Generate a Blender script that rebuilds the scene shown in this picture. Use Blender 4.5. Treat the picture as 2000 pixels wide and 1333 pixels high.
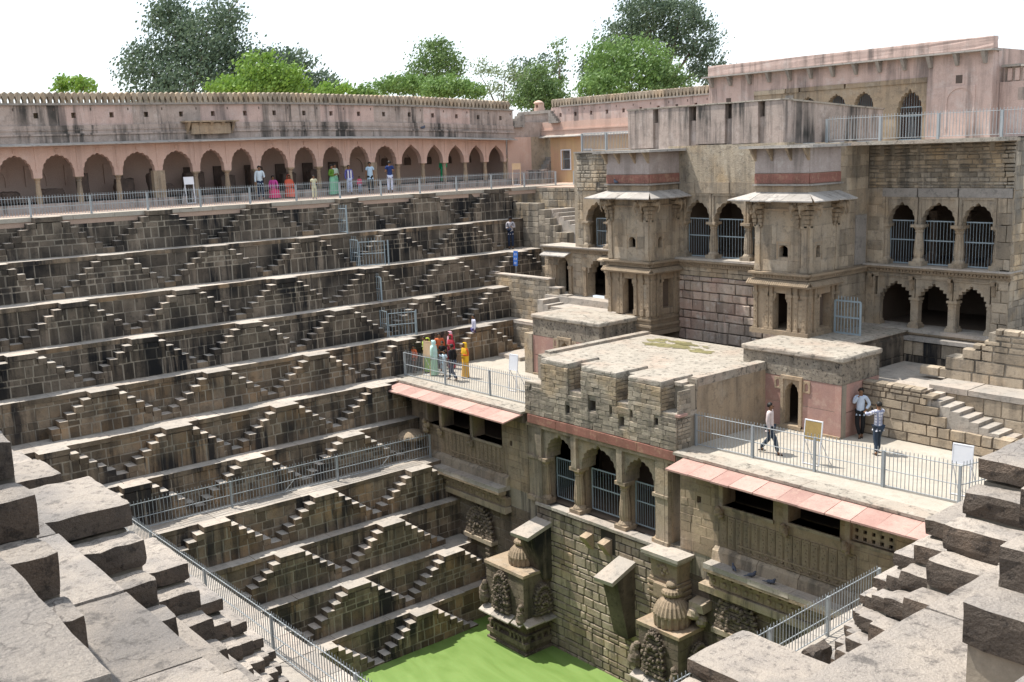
import bpy, math, random
from mathutils import Vector, noise
rnd = random.Random(11)
U = rnd.uniform
scene = bpy.context.scene
for o in list(bpy.data.objects):
    bpy.data.objects.remove(o)
col = scene.collection

# ------------------------------------------------------------------ camera, light, sky
CAM = Vector((0.0, 0.0, 1.95))
PITCH, ROLL, YAW = math.radians(10.395), math.radians(1.97), math.radians(50.5)
cfw = Vector((-math.sin(YAW)*math.cos(PITCH), math.cos(YAW)*math.cos(PITCH), -math.sin(PITCH)))
r0 = Vector((math.cos(YAW), math.sin(YAW), 0))
d0 = cfw.cross(r0)
crt = math.cos(ROLL)*r0 + math.sin(ROLL)*d0
cdn = -math.sin(ROLL)*r0 + math.cos(ROLL)*d0
cam_data = bpy.data.cameras.new('camera')
cam = bpy.data.objects.new('camera', cam_data)
col.objects.link(cam)
from mathutils import Matrix
cam.matrix_world = Matrix(((crt.x, -cdn.x, -cfw.x, CAM.x), (crt.y, -cdn.y, -cfw.y, CAM.y), (crt.z, -cdn.z, -cfw.z, CAM.z), (0, 0, 0, 1)))
cam_data.sensor_width = 36.0
cam_data.lens = 36.0
cam_data.clip_start = 0.05
cam_data.clip_end = 3000
scene.camera = cam

SUN = Vector((-0.80, -0.30, 1.7)).normalized()
world = bpy.data.worlds.new('World')
scene.world = world
world.use_nodes = True
wn, wl = world.node_tree.nodes, world.node_tree.links
bg = wn['Background']
sky = wn.new('ShaderNodeTexSky')
sky.sky_type = 'NISHITA'
sky.sun_disc = False
sky.sun_elevation = math.asin(SUN.z)
sky.sun_rotation = math.atan2(SUN.x, SUN.y)
sky.air_density = 1.0
sky.dust_density = 1.5
sky.ozone_density = 1.0
# thin bright monsoon haze over the whole sky
hz = wn.new('ShaderNodeMix'); hz.data_type = 'RGBA'
hz.inputs[0].default_value = 0.72
hz.inputs[7].default_value = (4.9, 5.3, 5.7, 1)
wl.new(sky.outputs[0], hz.inputs[6])
wl.new(hz.outputs[2], bg.inputs[0])
bg.inputs[1].default_value = 0.15
sun_data = bpy.data.lights.new('sun', 'SUN')
sun_data.energy = 4.0
sun_data.angle = math.radians(0.53)
sun_data.color = (1.0, 0.95, 0.87)
sun = bpy.data.objects.new('sun', sun_data)
sun.rotation_euler = SUN.to_track_quat('Z', 'Y').to_euler()
sun.location = (-30, -10, 60)
col.objects.link(sun)
scene.view_settings.view_transform = 'Standard'
scene.view_settings.look = 'None'
scene.view_settings.exposure = 0.8
scene.view_settings.gamma = 1.0
scene.view_settings.use_curve_mapping = False
scene.render.engine = 'CYCLES'

def proj(p):
    q = Vector(p) - CAM
    z = q.dot(cfw)
    if z < 0.1:
        return (-1e6, -1e6, z)
    return (1000+2000*q.dot(crt)/z, 666.5+2000*q.dot(cdn)/z, z)

# ------------------------------------------------------------------ materials
def mat(name, c1, c2, scale=1.2, dark=None, streak=0.0, blotch=0.0, pale=None, paleamt=0.0, tone=0.35,
        rough=0.9, bump=0.25, bscale=14.0, metallic=0.0, fine=0.35, grain=60.0, zsq=0.16, stk=2.2, hue=None, grime=0.0, wave=0.0, s_lo=0.47, s_hi=0.62, cracks=False):
    """stone-like surface: two colours by noise, per-piece tone, vertical rain streaks, lichen blotches, pale wash, bump"""
    m = bpy.data.materials.new(name)
    m.use_nodes = True
    N, L = m.node_tree.nodes, m.node_tree.links
    b = N['Principled BSDF']
    b.inputs['Roughness'].default_value = rough
    b.inputs['Metallic'].default_value = metallic
    if 'Specular IOR Level' in b.inputs:
        b.inputs['Specular IOR Level'].default_value = 0.25
    geo = N.new('ShaderNodeNewGeometry')
    def nz(sc, det=5, vec=None, rg=0.6, dist=0.0):
        n = N.new('ShaderNodeTexNoise')
        n.inputs['Scale'].default_value = sc
        n.inputs['Detail'].default_value = det
        n.inputs['Roughness'].default_value = rg
        n.inputs['Distortion'].default_value = dist
        L.new(vec or geo.outputs['Position'], n.inputs['Vector'])
        return n.outputs['Fac']
    def ramp(f, a, c):
        r = N.new('ShaderNodeMapRange')
        r.inputs['From Min'].default_value = a
        r.inputs['From Max'].default_value = c
        L.new(f, r.inputs['Value'])
        return r.outputs['Result']
    def mul(a, k):
        n = N.new('ShaderNodeMath'); n.operation = 'MULTIPLY'
        L.new(a, n.inputs[0])
        if isinstance(k, float): n.inputs[1].default_value = k
        else: L.new(k, n.inputs[1])
        return n.outputs[0]
    def mix(f, a, c, mode='MIX'):
        n = N.new('ShaderNodeMix'); n.data_type = 'RGBA'; n.blend_type = mode
        if isinstance(f, float): n.inputs[0].default_value = f
        else: L.new(f, n.inputs[0])
        for i, x in ((6, a), (7, c)):
            if isinstance(x, tuple): n.inputs[i].default_value = (*x, 1)
            else: L.new(x, n.inputs[i])
        return n.outputs[2]
    at = N.new('ShaderNodeAttribute'); at.attribute_name = 'tone'
    f0 = ramp(nz(scale, 6), 0.3, 0.7)
    c = mix(f0, c1, c2)
    if hue:
        c = mix(mul(ramp(nz(scale*0.45, 3), 0.48, 0.66), 0.8), c, hue)
    # tone per piece
    tr = N.new('ShaderNodeMapRange')
    tr.inputs['To Min'].default_value = 1.0-tone
    tr.inputs['To Max'].default_value = 1.0+tone
    L.new(at.outputs['Fac'], tr.inputs['Value'])
    hs = N.new('ShaderNodeHueSaturation')
    L.new(tr.outputs['Result'], hs.inputs['Value'])
    L.new(c, hs.inputs['Color'])
    c = hs.outputs[0]
    if pale:
        c = mix(mul(ramp(nz(scale*1.7, 8, rg=0.7), 0.52, 0.68), float(paleamt)), c, pale)
    if streak > 0:
        mp = N.new('ShaderNodeMapping'); mp.inputs['Scale'].default_value = (stk, stk, zsq)
        L.new(geo.outputs['Position'], mp.inputs[0])
        s = ramp(nz(1.0, 6, mp.outputs[0], 0.65), s_lo, s_hi)
        s2 = ramp(nz(0.35, 3), 0.35, 0.6)
        c = mix(mul(mul(s, s2), float(streak)), c, dark or (0.02, 0.02, 0.02))
    if blotch > 0:
        s = ramp(nz(bscale*0.28, 10, rg=0.75), 0.52, 0.62)
        c = mix(mul(s, float(blotch)), c, dark or (0.02, 0.02, 0.02))
    if cracks:
        vo = N.new('ShaderNodeTexVoronoi'); vo.feature = 'DISTANCE_TO_EDGE'; vo.inputs['Scale'].default_value = 0.75
        ds = N.new('ShaderNodeVectorMath'); ds.operation = 'MULTIPLY_ADD'
        n3 = N.new('ShaderNodeTexNoise'); n3.inputs['Scale'].default_value = 3.0; n3.inputs['Detail'].default_value = 6
        L.new(geo.outputs['Position'], n3.inputs['Vector'])
        L.new(n3.outputs['Color'], ds.inputs[0]); ds.inputs[1].default_value = (0.7, 0.7, 0.7); L.new(geo.outputs['Position'], ds.inputs[2])
        L.new(ds.outputs[0], vo.inputs['Vector'])
        ck = ramp(vo.outputs['Distance'], 0.006, 0.0)
        c = mix(mul(mul(ck, ramp(nz(0.9, 2), 0.5, 0.6)), 0.75), c, (0.06, 0.05, 0.045))
    # fine grain
    g = ramp(nz(grain*0.4, 4, rg=0.7), 0.2, 0.8)
    gr = N.new('ShaderNodeMapRange'); gr.inputs['To Min'].default_value = 1-fine*0.5; gr.inputs['To Max'].default_value = 1+fine*0.5
    L.new(g, gr.inputs['Value'])
    h2 = N.new('ShaderNodeHueSaturation'); L.new(gr.outputs['Result'], h2.inputs['Value']); L.new(c, h2.inputs['Color'])
    L.new(h2.outputs[0], b.inputs['Base Color'])
    if bump > 0:
        bp = N.new('ShaderNodeBump'); bp.inputs['Strength'].default_value = bump; bp.inputs['Distance'].default_value = 0.05
        L.new(nz(bscale, 9, rg=0.68), bp.inputs['Height'])
        L.new(bp.outputs[0], b.inputs['Normal'])
    return m

M = {}
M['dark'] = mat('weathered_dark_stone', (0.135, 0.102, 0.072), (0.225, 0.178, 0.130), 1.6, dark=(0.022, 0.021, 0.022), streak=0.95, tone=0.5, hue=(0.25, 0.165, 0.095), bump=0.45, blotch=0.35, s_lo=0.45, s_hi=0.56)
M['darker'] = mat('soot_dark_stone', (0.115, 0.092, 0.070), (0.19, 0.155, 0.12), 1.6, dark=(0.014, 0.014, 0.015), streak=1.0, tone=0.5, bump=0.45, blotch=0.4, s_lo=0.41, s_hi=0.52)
M['mortar'] = mat('pale_lime_mortar', (0.34, 0.295, 0.235), (0.27, 0.235, 0.19), 2.0, dark=(0.03, 0.03, 0.03), streak=0.85, tone=0.1, s_lo=0.45, s_hi=0.56)
M['darkjoint'] = mat('black_stained_joint', (0.035, 0.032, 0.028), (0.07, 0.06, 0.05), 2.0, tone=0.1)
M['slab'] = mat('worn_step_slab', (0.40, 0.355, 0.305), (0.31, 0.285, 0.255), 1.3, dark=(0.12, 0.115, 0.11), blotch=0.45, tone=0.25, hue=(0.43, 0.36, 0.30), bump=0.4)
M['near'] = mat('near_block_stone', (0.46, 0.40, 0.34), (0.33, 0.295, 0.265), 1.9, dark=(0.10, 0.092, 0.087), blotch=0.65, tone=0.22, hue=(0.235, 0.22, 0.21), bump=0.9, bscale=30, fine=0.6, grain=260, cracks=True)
M['nearface'] = mat('near_block_shaded_stone', (0.095, 0.078, 0.066), (0.16, 0.13, 0.106), 3.0, dark=(0.035, 0.03, 0.028), blotch=0.75, tone=0.25, hue=(0.19, 0.14, 0.105), bump=1.0, bscale=34, fine=0.7, grain=260)  # dark version of the block stone, riser shade put into the colour
M['sand'] = mat('tan_sandstone', (0.37, 0.285, 0.198), (0.28, 0.222, 0.160), 1.1, dark=(0.06, 0.053, 0.047), streak=0.6, tone=0.25, hue=(0.36, 0.26, 0.17), bump=0.35, blotch=0.3, pale=(0.42, 0.37, 0.30), paleamt=0.4)
M['sand2'] = mat('grey_tan_sandstone', (0.385, 0.315, 0.232), (0.295, 0.245, 0.187), 1.2, dark=(0.07, 0.063, 0.055), streak=0.65, tone=0.32, hue=(0.37, 0.275, 0.18), bump=0.4, blotch=0.4, pale=(0.42, 0.37, 0.31), paleamt=0.4)
M['rubble'] = mat('rubble_wall_stone', (0.36, 0.305, 0.235), (0.25, 0.22, 0.18), 1.4, dark=(0.07, 0.065, 0.058), streak=0.7, tone=0.36, hue=(0.42, 0.31, 0.19), bump=0.5, blotch=0.45, s_lo=0.46, s_hi=0.58)
M['lichen'] = mat('lichen_blackened_plaster', (0.33, 0.285, 0.225), (0.22, 0.19, 0.155), 1.2, dark=(0.04, 0.037, 0.034), streak=0.7, tone=0.2, bump=0.8, blotch=0.95, bscale=30, pale=(0.44, 0.40, 0.33), paleamt=0.7, s_lo=0.45)
M['roof'] = mat('mottled_lime_roof', (0.385, 0.345, 0.29), (0.29, 0.262, 0.222), 1.3, dark=(0.11, 0.10, 0.085), blotch=0.9, tone=0.1, pale=(0.43, 0.39, 0.33), paleamt=0.6, bump=0.5, hue=(0.35, 0.28, 0.225), bscale=16)  # lime colour mottled with dark and pale blotches
M['terrace'] = mat('pale_terrace_floor', (0.40, 0.362, 0.305), (0.35, 0.315, 0.265), 0.8, dark=(0.24, 0.215, 0.18), blotch=0.4, tone=0.08, pale=(0.44, 0.41, 0.36), paleamt=0.5, bump=0.15)
M['walk'] = mat('pink_paved_walkway', (0.43, 0.31, 0.24), (0.38, 0.28, 0.225), 0.8, tone=0.08, bump=0.1, blotch=0.2, dark=(0.25, 0.18, 0.14))
M['pink'] = mat('faded_pink_plaster', (0.52, 0.385, 0.335), (0.455, 0.34, 0.30), 0.9, dark=(0.09, 0.08, 0.075), streak=0.75, tone=0.1, pale=(0.54, 0.465, 0.43), paleamt=0.7, bump=0.15, blotch=0.15)
M['pinkarc'] = mat('salmon_arcade_plaster', (0.55, 0.375, 0.30), (0.50, 0.355, 0.295), 0.8, dark=(0.28, 0.19, 0.155), streak=0.4, tone=0.08, pale=(0.56, 0.43, 0.37), paleamt=0.7, bump=0.1)
M['pinkgrey'] = mat('stained_pink_grey_plaster', (0.43, 0.345, 0.30), (0.34, 0.285, 0.25), 1.0, dark=(0.06, 0.055, 0.05), streak=1.0, tone=0.12, pale=(0.50, 0.43, 0.39), paleamt=0.7, bump=0.3, blotch=0.25, s_lo=0.45, s_hi=0.58)
M['lilac'] = mat('weathered_pink_panel', (0.41, 0.345, 0.315), (0.34, 0.285, 0.26), 1.3, dark=(0.13, 0.11, 0.095), streak=0.65, tone=0.14, pale=(0.47, 0.42, 0.39), paleamt=0.7, bump=0.2, blotch=0.15)
M['pinkslab'] = mat('pink_sandstone_slab', (0.41, 0.265, 0.225), (0.34, 0.205, 0.175), 1.6, dark=(0.16, 0.10, 0.085), tone=0.25, pale=(0.46, 0.34, 0.27), paleamt=0.45, bump=0.15, blotch=0.25)
M['pinkwall'] = mat('veined_pink_stone', (0.40, 0.235, 0.19), (0.34, 0.215, 0.19), 1.2, dark=(0.2, 0.12, 0.10), streak=0.4, tone=0.15, pale=(0.48, 0.35, 0.29), paleamt=0.7, bump=0.15)
M['red'] = mat('red_painted_band', (0.30, 0.135, 0.105), (0.24, 0.115, 0.09), 2.0, dark=(0.12, 0.07, 0.05), streak=0.5, tone=0.1, pale=(0.45, 0.30, 0.2), paleamt=0.6, bump=0.15)
M['yellow'] = mat('yellow_ochre_plaster', (0.56, 0.42, 0.22), (0.55, 0.37, 0.24), 0.7, dark=(0.3, 0.2, 0.15), streak=0.3, tone=0.05, bump=0.08, hue=(0.58, 0.33, 0.22))
M['awn'] = mat('bleached_eave_slab', (0.38, 0.35, 0.315), (0.30, 0.28, 0.26), 1.5, dark=(0.09, 0.085, 0.08), blotch=0.5, tone=0.25, bump=0.25)
M['trim'] = mat('carved_cornice_stone', (0.34, 0.26, 0.18), (0.26, 0.205, 0.145), 2.5, dark=(0.08, 0.07, 0.06), streak=0.4, tone=0.15, bump=0.6, blotch=0.3, bscale=30)
M['plast'] = mat('rain_streaked_rough_plaster', (0.45, 0.375, 0.28), (0.36, 0.305, 0.235), 1.6, dark=(0.07, 0.062, 0.052), streak=0.75, tone=0.05, pale=(0.52, 0.46, 0.37), paleamt=0.7, bump=1.0, blotch=0.5, bscale=22, hue=(0.42, 0.31, 0.19))
M['tank'] = mat('streaked_tank_block', (0.44, 0.345, 0.275), (0.36, 0.295, 0.245), 1.3, dark=(0.07, 0.063, 0.055), streak=0.45, tone=0.25, pale=(0.52, 0.47, 0.42), paleamt=0.7, bump=0.4, blotch=0.35, hue=(0.38, 0.25, 0.20), stk=3.5)
M['carve'] = mat('dark_carved_stone', (0.215, 0.17, 0.128), (0.16, 0.13, 0.10), 2.5, dark=(0.03, 0.027, 0.025), streak=0.75, tone=0.25, bump=0.8, blotch=0.45, bscale=30)
M['greyeave'] = mat('grey_eave_stone', (0.24, 0.22, 0.20), (0.32, 0.29, 0.26), 2.0, dark=(0.05, 0.05, 0.05), blotch=0.4, tone=0.1)
M['inside'] = mat('shade_dark_room_plaster', (0.16, 0.12, 0.09), (0.12, 0.09, 0.07), 1.0, tone=0.1, bump=0.1)  # plaster coloured darker so the shaded openings read near black
M['insidep'] = mat('inner_arcade_plaster', (0.52, 0.40, 0.34), (0.46, 0.35, 0.30), 0.7, tone=0.1, bump=0.05)  # pale pinkish plaster of the arcade interior
M['black'] = mat('unlit_opening', (0.012, 0.011, 0.010), (0.02, 0.018, 0.016), 1.0, tone=0.0, bump=0.0)
M['relic_shade'] = mat('sculpture_stone_and_opening_shade', (0.10, 0.08, 0.07), (0.15, 0.11, 0.09), 3.0, tone=0.2, bump=0.4)  # also colours flat dark sheets that stand in for shade in openings
M['metal'] = mat('grey_blue_painted_metal', (0.33, 0.355, 0.37), (0.27, 0.295, 0.31), 3.0, tone=0.06, rough=0.55, bump=0.02, fine=0.1)
M['metalb'] = mat('pale_blue_painted_metal', (0.29, 0.345, 0.375), (0.25, 0.305, 0.335), 3.0, tone=0.06, rough=0.55, bump=0.02, fine=0.1)
M['moss'] = mat('yellow_green_moss', (0.15, 0.14, 0.06), (0.22, 0.19, 0.10), 5.0, tone=0.2, bump=0.6, blotch=0.6, dark=(0.08, 0.08, 0.04))
M['earth'] = mat('dusty_ground', (0.33, 0.27, 0.19), (0.27, 0.22, 0.15), 0.4, tone=0.0, bump=0.2)
M['wood'] = mat('pale_board_wood', (0.55, 0.40, 0.26), (0.46, 0.33, 0.2), 3, tone=0.05, bump=0.05)
M['white'] = mat('white_painted_board', (0.70, 0.71, 0.74), (0.64, 0.66, 0.70), 3, tone=0.02, bump=0.0, fine=0.05)
M['blue'] = mat('blue_sign_paint', (0.05, 0.17, 0.55), (0.05, 0.15, 0.50), 3, tone=0.02, bump=0.0, fine=0.05)
M['rust'] = mat('ochre_notice_board', (0.36, 0.26, 0.10), (0.30, 0.21, 0.09), 5, tone=0.05, bump=0.05)
M['paintred'] = mat('faded_red_paint', (0.52, 0.22, 0.19), (0.45, 0.25, 0.21), 6, tone=0.05, bump=0.2)
def cloth(name, c, c2=None, sc=6.0):
    return mat(name, c, c2 or tuple(x*0.85 for x in c), sc, tone=0.0, rough=0.85, bump=0.1, fine=0.15)

def water_mat():
    m = bpy.data.materials.new('green_algae_water')
    m.use_nodes = True
    N, L = m.node_tree.nodes, m.node_tree.links
    b = N['Principled BSDF']
    b.inputs['Roughness'].default_value = 0.45
    geo = N.new('ShaderNodeNewGeometry')
    mp = N.new('ShaderNodeMapping'); mp.inputs['Rotation'].default_value = (0, 0, 0.6); mp.inputs['Scale'].default_value = (0.5, 2.0, 1)
    L.new(geo.outputs['Position'], mp.inputs[0])
    n = N.new('ShaderNodeTexNoise'); n.inputs['Scale'].default_value = 0.5; n.inputs['Detail'].default_value = 9; n.inputs['Distortion'].default_value = 2.5
    L.new(mp.outputs[0], n.inputs['Vector'])
    r = N.new('ShaderNodeValToRGB')
    e = r.color_ramp.elements
    e[0].position, e[0].color = 0.30, (0.125, 0.205, 0.045, 1)
    e[1].position, e[1].color = 0.62, (0.165, 0.255, 0.068, 1)
    x = e.new(0.47); x.color = (0.145, 0.23, 0.056, 1)
    L.new(n.outputs[0], r.inputs[0])
    n2 = N.new('ShaderNodeTexNoise'); n2.inputs['Scale'].default_value = 30; n2.inputs['Detail'].default_value = 4
    L.new(geo.outputs['Position'], n2.inputs['Vector'])
    mx = N.new('ShaderNodeMix'); mx.data_type = 'RGBA'; mx.blend_type = 'OVERLAY'; mx.inputs[0].default_value = 0.25
    L.new(r.outputs[0], mx.inputs[6]); L.new(n2.outputs[1], mx.inputs[7])
    L.new(mx.outputs[2], b.inputs['Base Color'])
    return m
M['water'] = water_mat()

def leaf_mat(name, c, c2, tr=0.25):
    m = bpy.data.materials.new(name)
    m.use_nodes = True
    N, L = m.node_tree.nodes, m.node_tree.links
    b = N['Principled BSDF']
    b.inputs['Roughness'].default_value = 0.6
    at = N.new('ShaderNodeAttribute'); at.attribute_name = 'tone'
    mx = N.new('ShaderNodeMix'); mx.data_type = 'RGBA'
    mx.inputs[6].default_value = (*c, 1); mx.inputs[7].default_value = (*c2, 1)
    L.new(at.outputs['Fac'], mx.inputs[0])
    L.new(mx.outputs[2], b.inputs['Base Color'])
    t = N.new('ShaderNodeBsdfTranslucent'); L.new(mx.outputs[2], t.inputs[0])
    ms = N.new('ShaderNodeMixShader'); ms.inputs[0].default_value = tr
    out = N['Material Output']
    L.new(b.outputs[0], ms.inputs[1]); L.new(t.outputs[0], ms.inputs[2]); L.new(ms.outputs[0], out.inputs[0])
    return m

# ------------------------------------------------------------------ mesh helpers
BOXF = [(0, 1, 2, 3), (7, 6, 5, 4), (0, 4, 5, 1), (1, 5, 6, 2), (2, 6, 7, 3), (3, 7, 4, 0)]
class MB:
    def __init__(s):
        s.v, s.f, s.t, s.m = [], [], [], []
    def add(s, vs, fs, t=0.5, mi=0):
        k = len(s.v)
        s.v.extend(vs)
        s.f.extend([tuple(i+k for i in f) for f in fs])
        s.t.extend([t]*len(fs)); s.m.extend([mi]*len(fs) if isinstance(mi, int) else mi)
        return s
    def box(s, x0, x1, y0, y1, z0, z1, t=None, mi=0, j=0.0):
        t = U(0.2, 0.8) if t is None else t
        vs = [(x0, y0, z0), (x1, y0, z0), (x1, y1, z0), (x0, y1, z0), (x0, y0, z1), (x1, y0, z1), (x1, y1, z1), (x0, y1, z1)]
        if j: vs = [(a+U(-j, j), b+U(-j, j), c+U(-j, j)) for a, b, c in vs]
        return s.add(vs, BOXF, t, mi)
    def fbox(s, fr, s0, s1, d0_, d1, z0, z1, t=None, mi=0, j=0.0):
        t = U(0.2, 0.8) if t is None else t
        vs = [(s0, d0_, z0), (s1, d0_, z0), (s1, d1, z0), (s0, d1, z0), (s0, d0_, z1), (s1, d0_, z1), (s1, d1, z1), (s0, d1, z1)]
        if j: vs = [(a+U(-j, j), b+U(-j, j), c+U(-j, j)) for a, b, c in vs]
        return s.add([fr(*v) for v in vs], BOXF, t, mi)
    def quad(s, a, b, c, d, t=0.5, mi=0):
        return s.add([a, b, c, d], [(0, 1, 2, 3)], t, mi)
    def tube(s, p0, p1, r, n=6, r1=None, t=0.5, mi=0):
        p0, p1 = Vector(p0), Vector(p1)
        d = (p1-p0).normalized()
        a = d.orthogonal().normalized(); b = d.cross(a)
        r1 = r if r1 is None else r1
        vs = []
        for p, q in ((p0, r), (p1, r1)):
            for i in range(n):
                th = 2*math.pi*i/n
                vs.append(tuple(p+a*math.cos(th)*q+b*math.sin(th)*q))
        fs = [(i, (i+1) % n, n+(i+1) % n, n+i) for i in range(n)]+[tuple(range(n))[::-1], tuple(range(n, 2*n))]
        return s.add(vs, fs, t, mi)
    def lathe(s, cx, cy, prof, n=16, rib=None, t=0.5, mi=0, ex=1.0, ey=1.0, sq=False):
        """prof: list of (radius, z); rib(i, k) multiplies the radius"""
        vs = []
        for k, (r, z) in enumerate(prof):
            for i in range(n):
                th = 2*math.pi*(i+(0.5 if sq else 0))/n
                q = r*(rib(i, k) if rib else 1)
                vs.append((cx+q*math.cos(th)*ex, cy+q*math.sin(th)*ey, z))
        fs = []
        for k in range(len(prof)-1):
            for i in range(n):
                fs.append((k*n+i, k*n+(i+1) % n, (k+1)*n+(i+1) % n, (k+1)*n+i))
        fs.append(tuple(range(n))[::-1]); fs.append(tuple((len(prof)-1)*n+i for i in range(n)))
        return s.add(vs, fs, t, mi)
    def build(s, name, mats, parent=None, kind=None, smooth=False, org=None):
        if not s.v: return None
        me = bpy.data.meshes.new(name)
        if org is None: org = Vector(parent['_o']) if parent is not None and '_o' in parent.keys() else Vector((0, 0, 0))
        ox, oy, oz = org
        me.from_pydata([(a-ox, b-oy, c-oz) for a, b, c in s.v], [], s.f)
        at = me.attributes.new('tone', 'FLOAT', 'FACE')
        at.data.foreach_set('value', s.t)
        if not isinstance(mats, (list, tuple)): mats = [mats]
        for m in mats: me.materials.append(m)
        if len(mats) > 1: me.polygons.foreach_set('material_index', s.m)
        if smooth: me.polygons.foreach_set('use_smooth', [True]*len(s.f))
        o = bpy.data.objects.new(name, me)
        col.objects.link(o)
        if parent is not None:
            o.parent = parent; o['_o'] = tuple(org)
        elif kind is None or kind == 'structure':
            pass
        if kind: o['kind'] = kind
        return o

def thing(name, label, cat, loc=(0, 0, 0), group=None):
    o = bpy.data.objects.new(name, None)
    o.location = loc; o['_o'] = tuple(loc)
    o['label'] = label; o['category'] = cat
    if group: o['group'] = group
    col.objects.link(o)
    return o
def struct(name, mb, mats, smooth=False):
    o = mb.build(name, mats, None, 'structure', smooth)
    o['_o'] = (0, 0, 0)
    return o
def tagthing(o, label, cat, group=None):
    o['label'] = label; o['category'] = cat
    if group: o['group'] = group
    return o
def linked(o, loc, parent=None):
    c = o.copy(); col.objects.link(c); c.location = loc
    if parent is not None: c.parent = parent
    return c

def FR(kind, W):
    if kind == 'L': return lambda s, d, z: (W+d, s, z)
    if kind == 'R': return lambda s, d, z: (W-d, s, z)
    if kind == 'N': return lambda s, d, z: (s, W+d, z)
    return lambda s, d, z: (s, W-d, z)

class Coll:
    """gathers alike pieces; the ones that show largest become parts, the rest one joined part"""
    def __init__(s): s.it = []
    def add(s, vs, fs, t=0.5, mi=0):
        P = [proj(v) for v in vs]
        xs = [p[0] for p in P]; ys = [p[1] for p in P]
        w, h = max(xs)-min(xs), max(ys)-min(ys)
        vis = max(xs) > 0 and min(xs) < 2000 and max(ys) > 0 and min(ys) < 1333 and min(p[2] for p in P) > 0.1
        s.it.append((max(w, h) if vis else 0.0, vs, fs, t, mi))
    def fbox(s, fr, s0, s1, d0_, d1, z0, z1, t=None, mi=0, j=0.0):
        m = MB().fbox(fr, s0, s1, d0_, d1, z0, z1, t, mi, j)
        s.add(m.v, m.f, m.t[0], mi)
    def flush(s, name, mats, parent, limit=300, minpx=9.0, rest=None):
        s.it.sort(key=lambda a: -a[0])
        restmb = MB()
        for i, (w, vs, fs, t, mi) in enumerate(s.it):
            if i < limit and w >= minpx:
                MB().add(vs, fs, t, mi).build(name, mats, parent)
            else:
                restmb.add(vs, fs, t, mi)
        if restmb.v: restmb.build(rest or ('smaller_'+name), mats, parent, kind='stuff')
        s.it = []

def stone(c, fr, a, b, z0, z1, d0_, d1, bev=0.018, t=None, mi=0):
    j = min(0.012, (b-a)*0.06, (z1-z0)*0.08)
    J = lambda: U(-j, j)
    cs = [(a+J(), z0+J()), (b+J(), z0+J()), (b+J(), z1+J()), (a+J(), z1+J())]
    m1 = (a+b)/2; m2 = (z0+z1)/2
    ring0 = [fr(s, d0_, z) for s, z in cs]
    dm = d0_+(d1-d0_)*0.45
    ring1 = [fr(s, dm, z) for s, z in cs]
    k = bev*U(0.7, 1.5)
    dt = d1+U(-0.006, 0.006)
    ring2 = []
    for s, z in cs:
        ring2.append(fr(s+(k if s < m1 else -k), dt+U(-0.005, 0.005), z+(k if z < m2 else -k)))
    fs = []
    for r in (0, 4):
        for i in range(4): fs.append((r+i, r+(i+1) % 4, r+4+(i+1) % 4, r+4+i))
    fs.append((8, 9, 10, 11))
    c.add(ring0+ring1+ring2, fs, U(0.05, 0.95) if t is None else t, mi)

def masonry(c, fr, s0, s1, z0, z1, ch, cw, d=0.03, gap=0.014, cut=None, bev=0.018, mi=0, mif=None, d0_=-0.02):
    z = z0
    while z < z1-0.03:
        h = U(*ch)
        if z+h > z1-ch[0]*0.55: h = z1-z
        zm = z+h/2
        iv = [(s0, s1)]
        if cut:
            for (a, b) in cut(z, z+h):
                nv = []
                for (p, q) in iv:
                    if b <= p or a >= q: nv.append((p, q)); continue
                    if a > p: nv.append((p, a))
                    if b < q: nv.append((b, q))
                iv = nv
        for (p, q) in iv:
            if q-p < 0.05: continue
            s = p; first = True
            while s < q-0.01:
                w = U(*cw)*(U(0.4, 1) if first else 1); first = False
                if s+w > q-cw[0]*0.5: w = q-s
                if w > cw[1]*1.4: w = w/2
                stone(c, fr, s+gap/2, s+w-gap/2, z+gap/2, z+h-gap/2, d0_, d, bev, mi=(mif(s+w/2, zm) if mif else mi))
                s += w
        z += h

def rough(x0, x1, y0, y1, z0, z1, n=5, r=0.03, amp=0.015, sd=0.0, chip=0.0):
    """worn block: gridded box with rounded edges, displaced by noise"""
    vs, fs = [], []
    X = [x0, y0, z0]; Y = [x1, y1, z1]
    L_ = [Y[i]-X[i] for i in range(3)]
    for ax in range(3):
        for side in (0, 1):
            u, v = [i for i in range(3) if i != ax]
            nu = max(2, min(n, int(L_[u]/0.07))); nv = max(2, min(n, int(L_[v]/0.07)))
            k = len(vs)
            for i in range(nu+1):
                for j in range(nv+1):
                    p = [0, 0, 0]
                    fi = i/nu; fj = j/nv
                    # crowd the grid toward the edges
                    fi = fi+0.06*math.sin(2*math.pi*fi)*-1; fj = fj-0.06*math.sin(2*math.pi*fj)
                    p[ax] = Y[ax] if side else X[ax]
                    p[u] = X[u]+L_[u]*fi; p[v] = X[v]+L_[v]*fj
                    q = Vector(p)
                    c = Vector([min(max(q[a], X[a]+r), Y[a]-r) for a in range(3)])
                    dlt = q-c
                    if dlt.length > 1e-9: q = c+dlt.normalized()*r
                    nv_ = noise.noise_vector(q*7+Vector((sd, 0, 0)))*amp + noise.noise_vector(q*22+Vector((sd, 0, 0)))*amp*0.5 + noise.noise_vector(q*1.3)*amp*0.6
                    vs.append(tuple(q+nv_))
            for i in range(nu):
                for j in range(nv):
                    a = k+i*(nv+1)+j
                    f = (a, a+1, a+nv+2, a+nv+1)
                    fs.append(f if (side == (1 if ax != 1 else 0)) else f[::-1])
    return vs, fs
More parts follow.
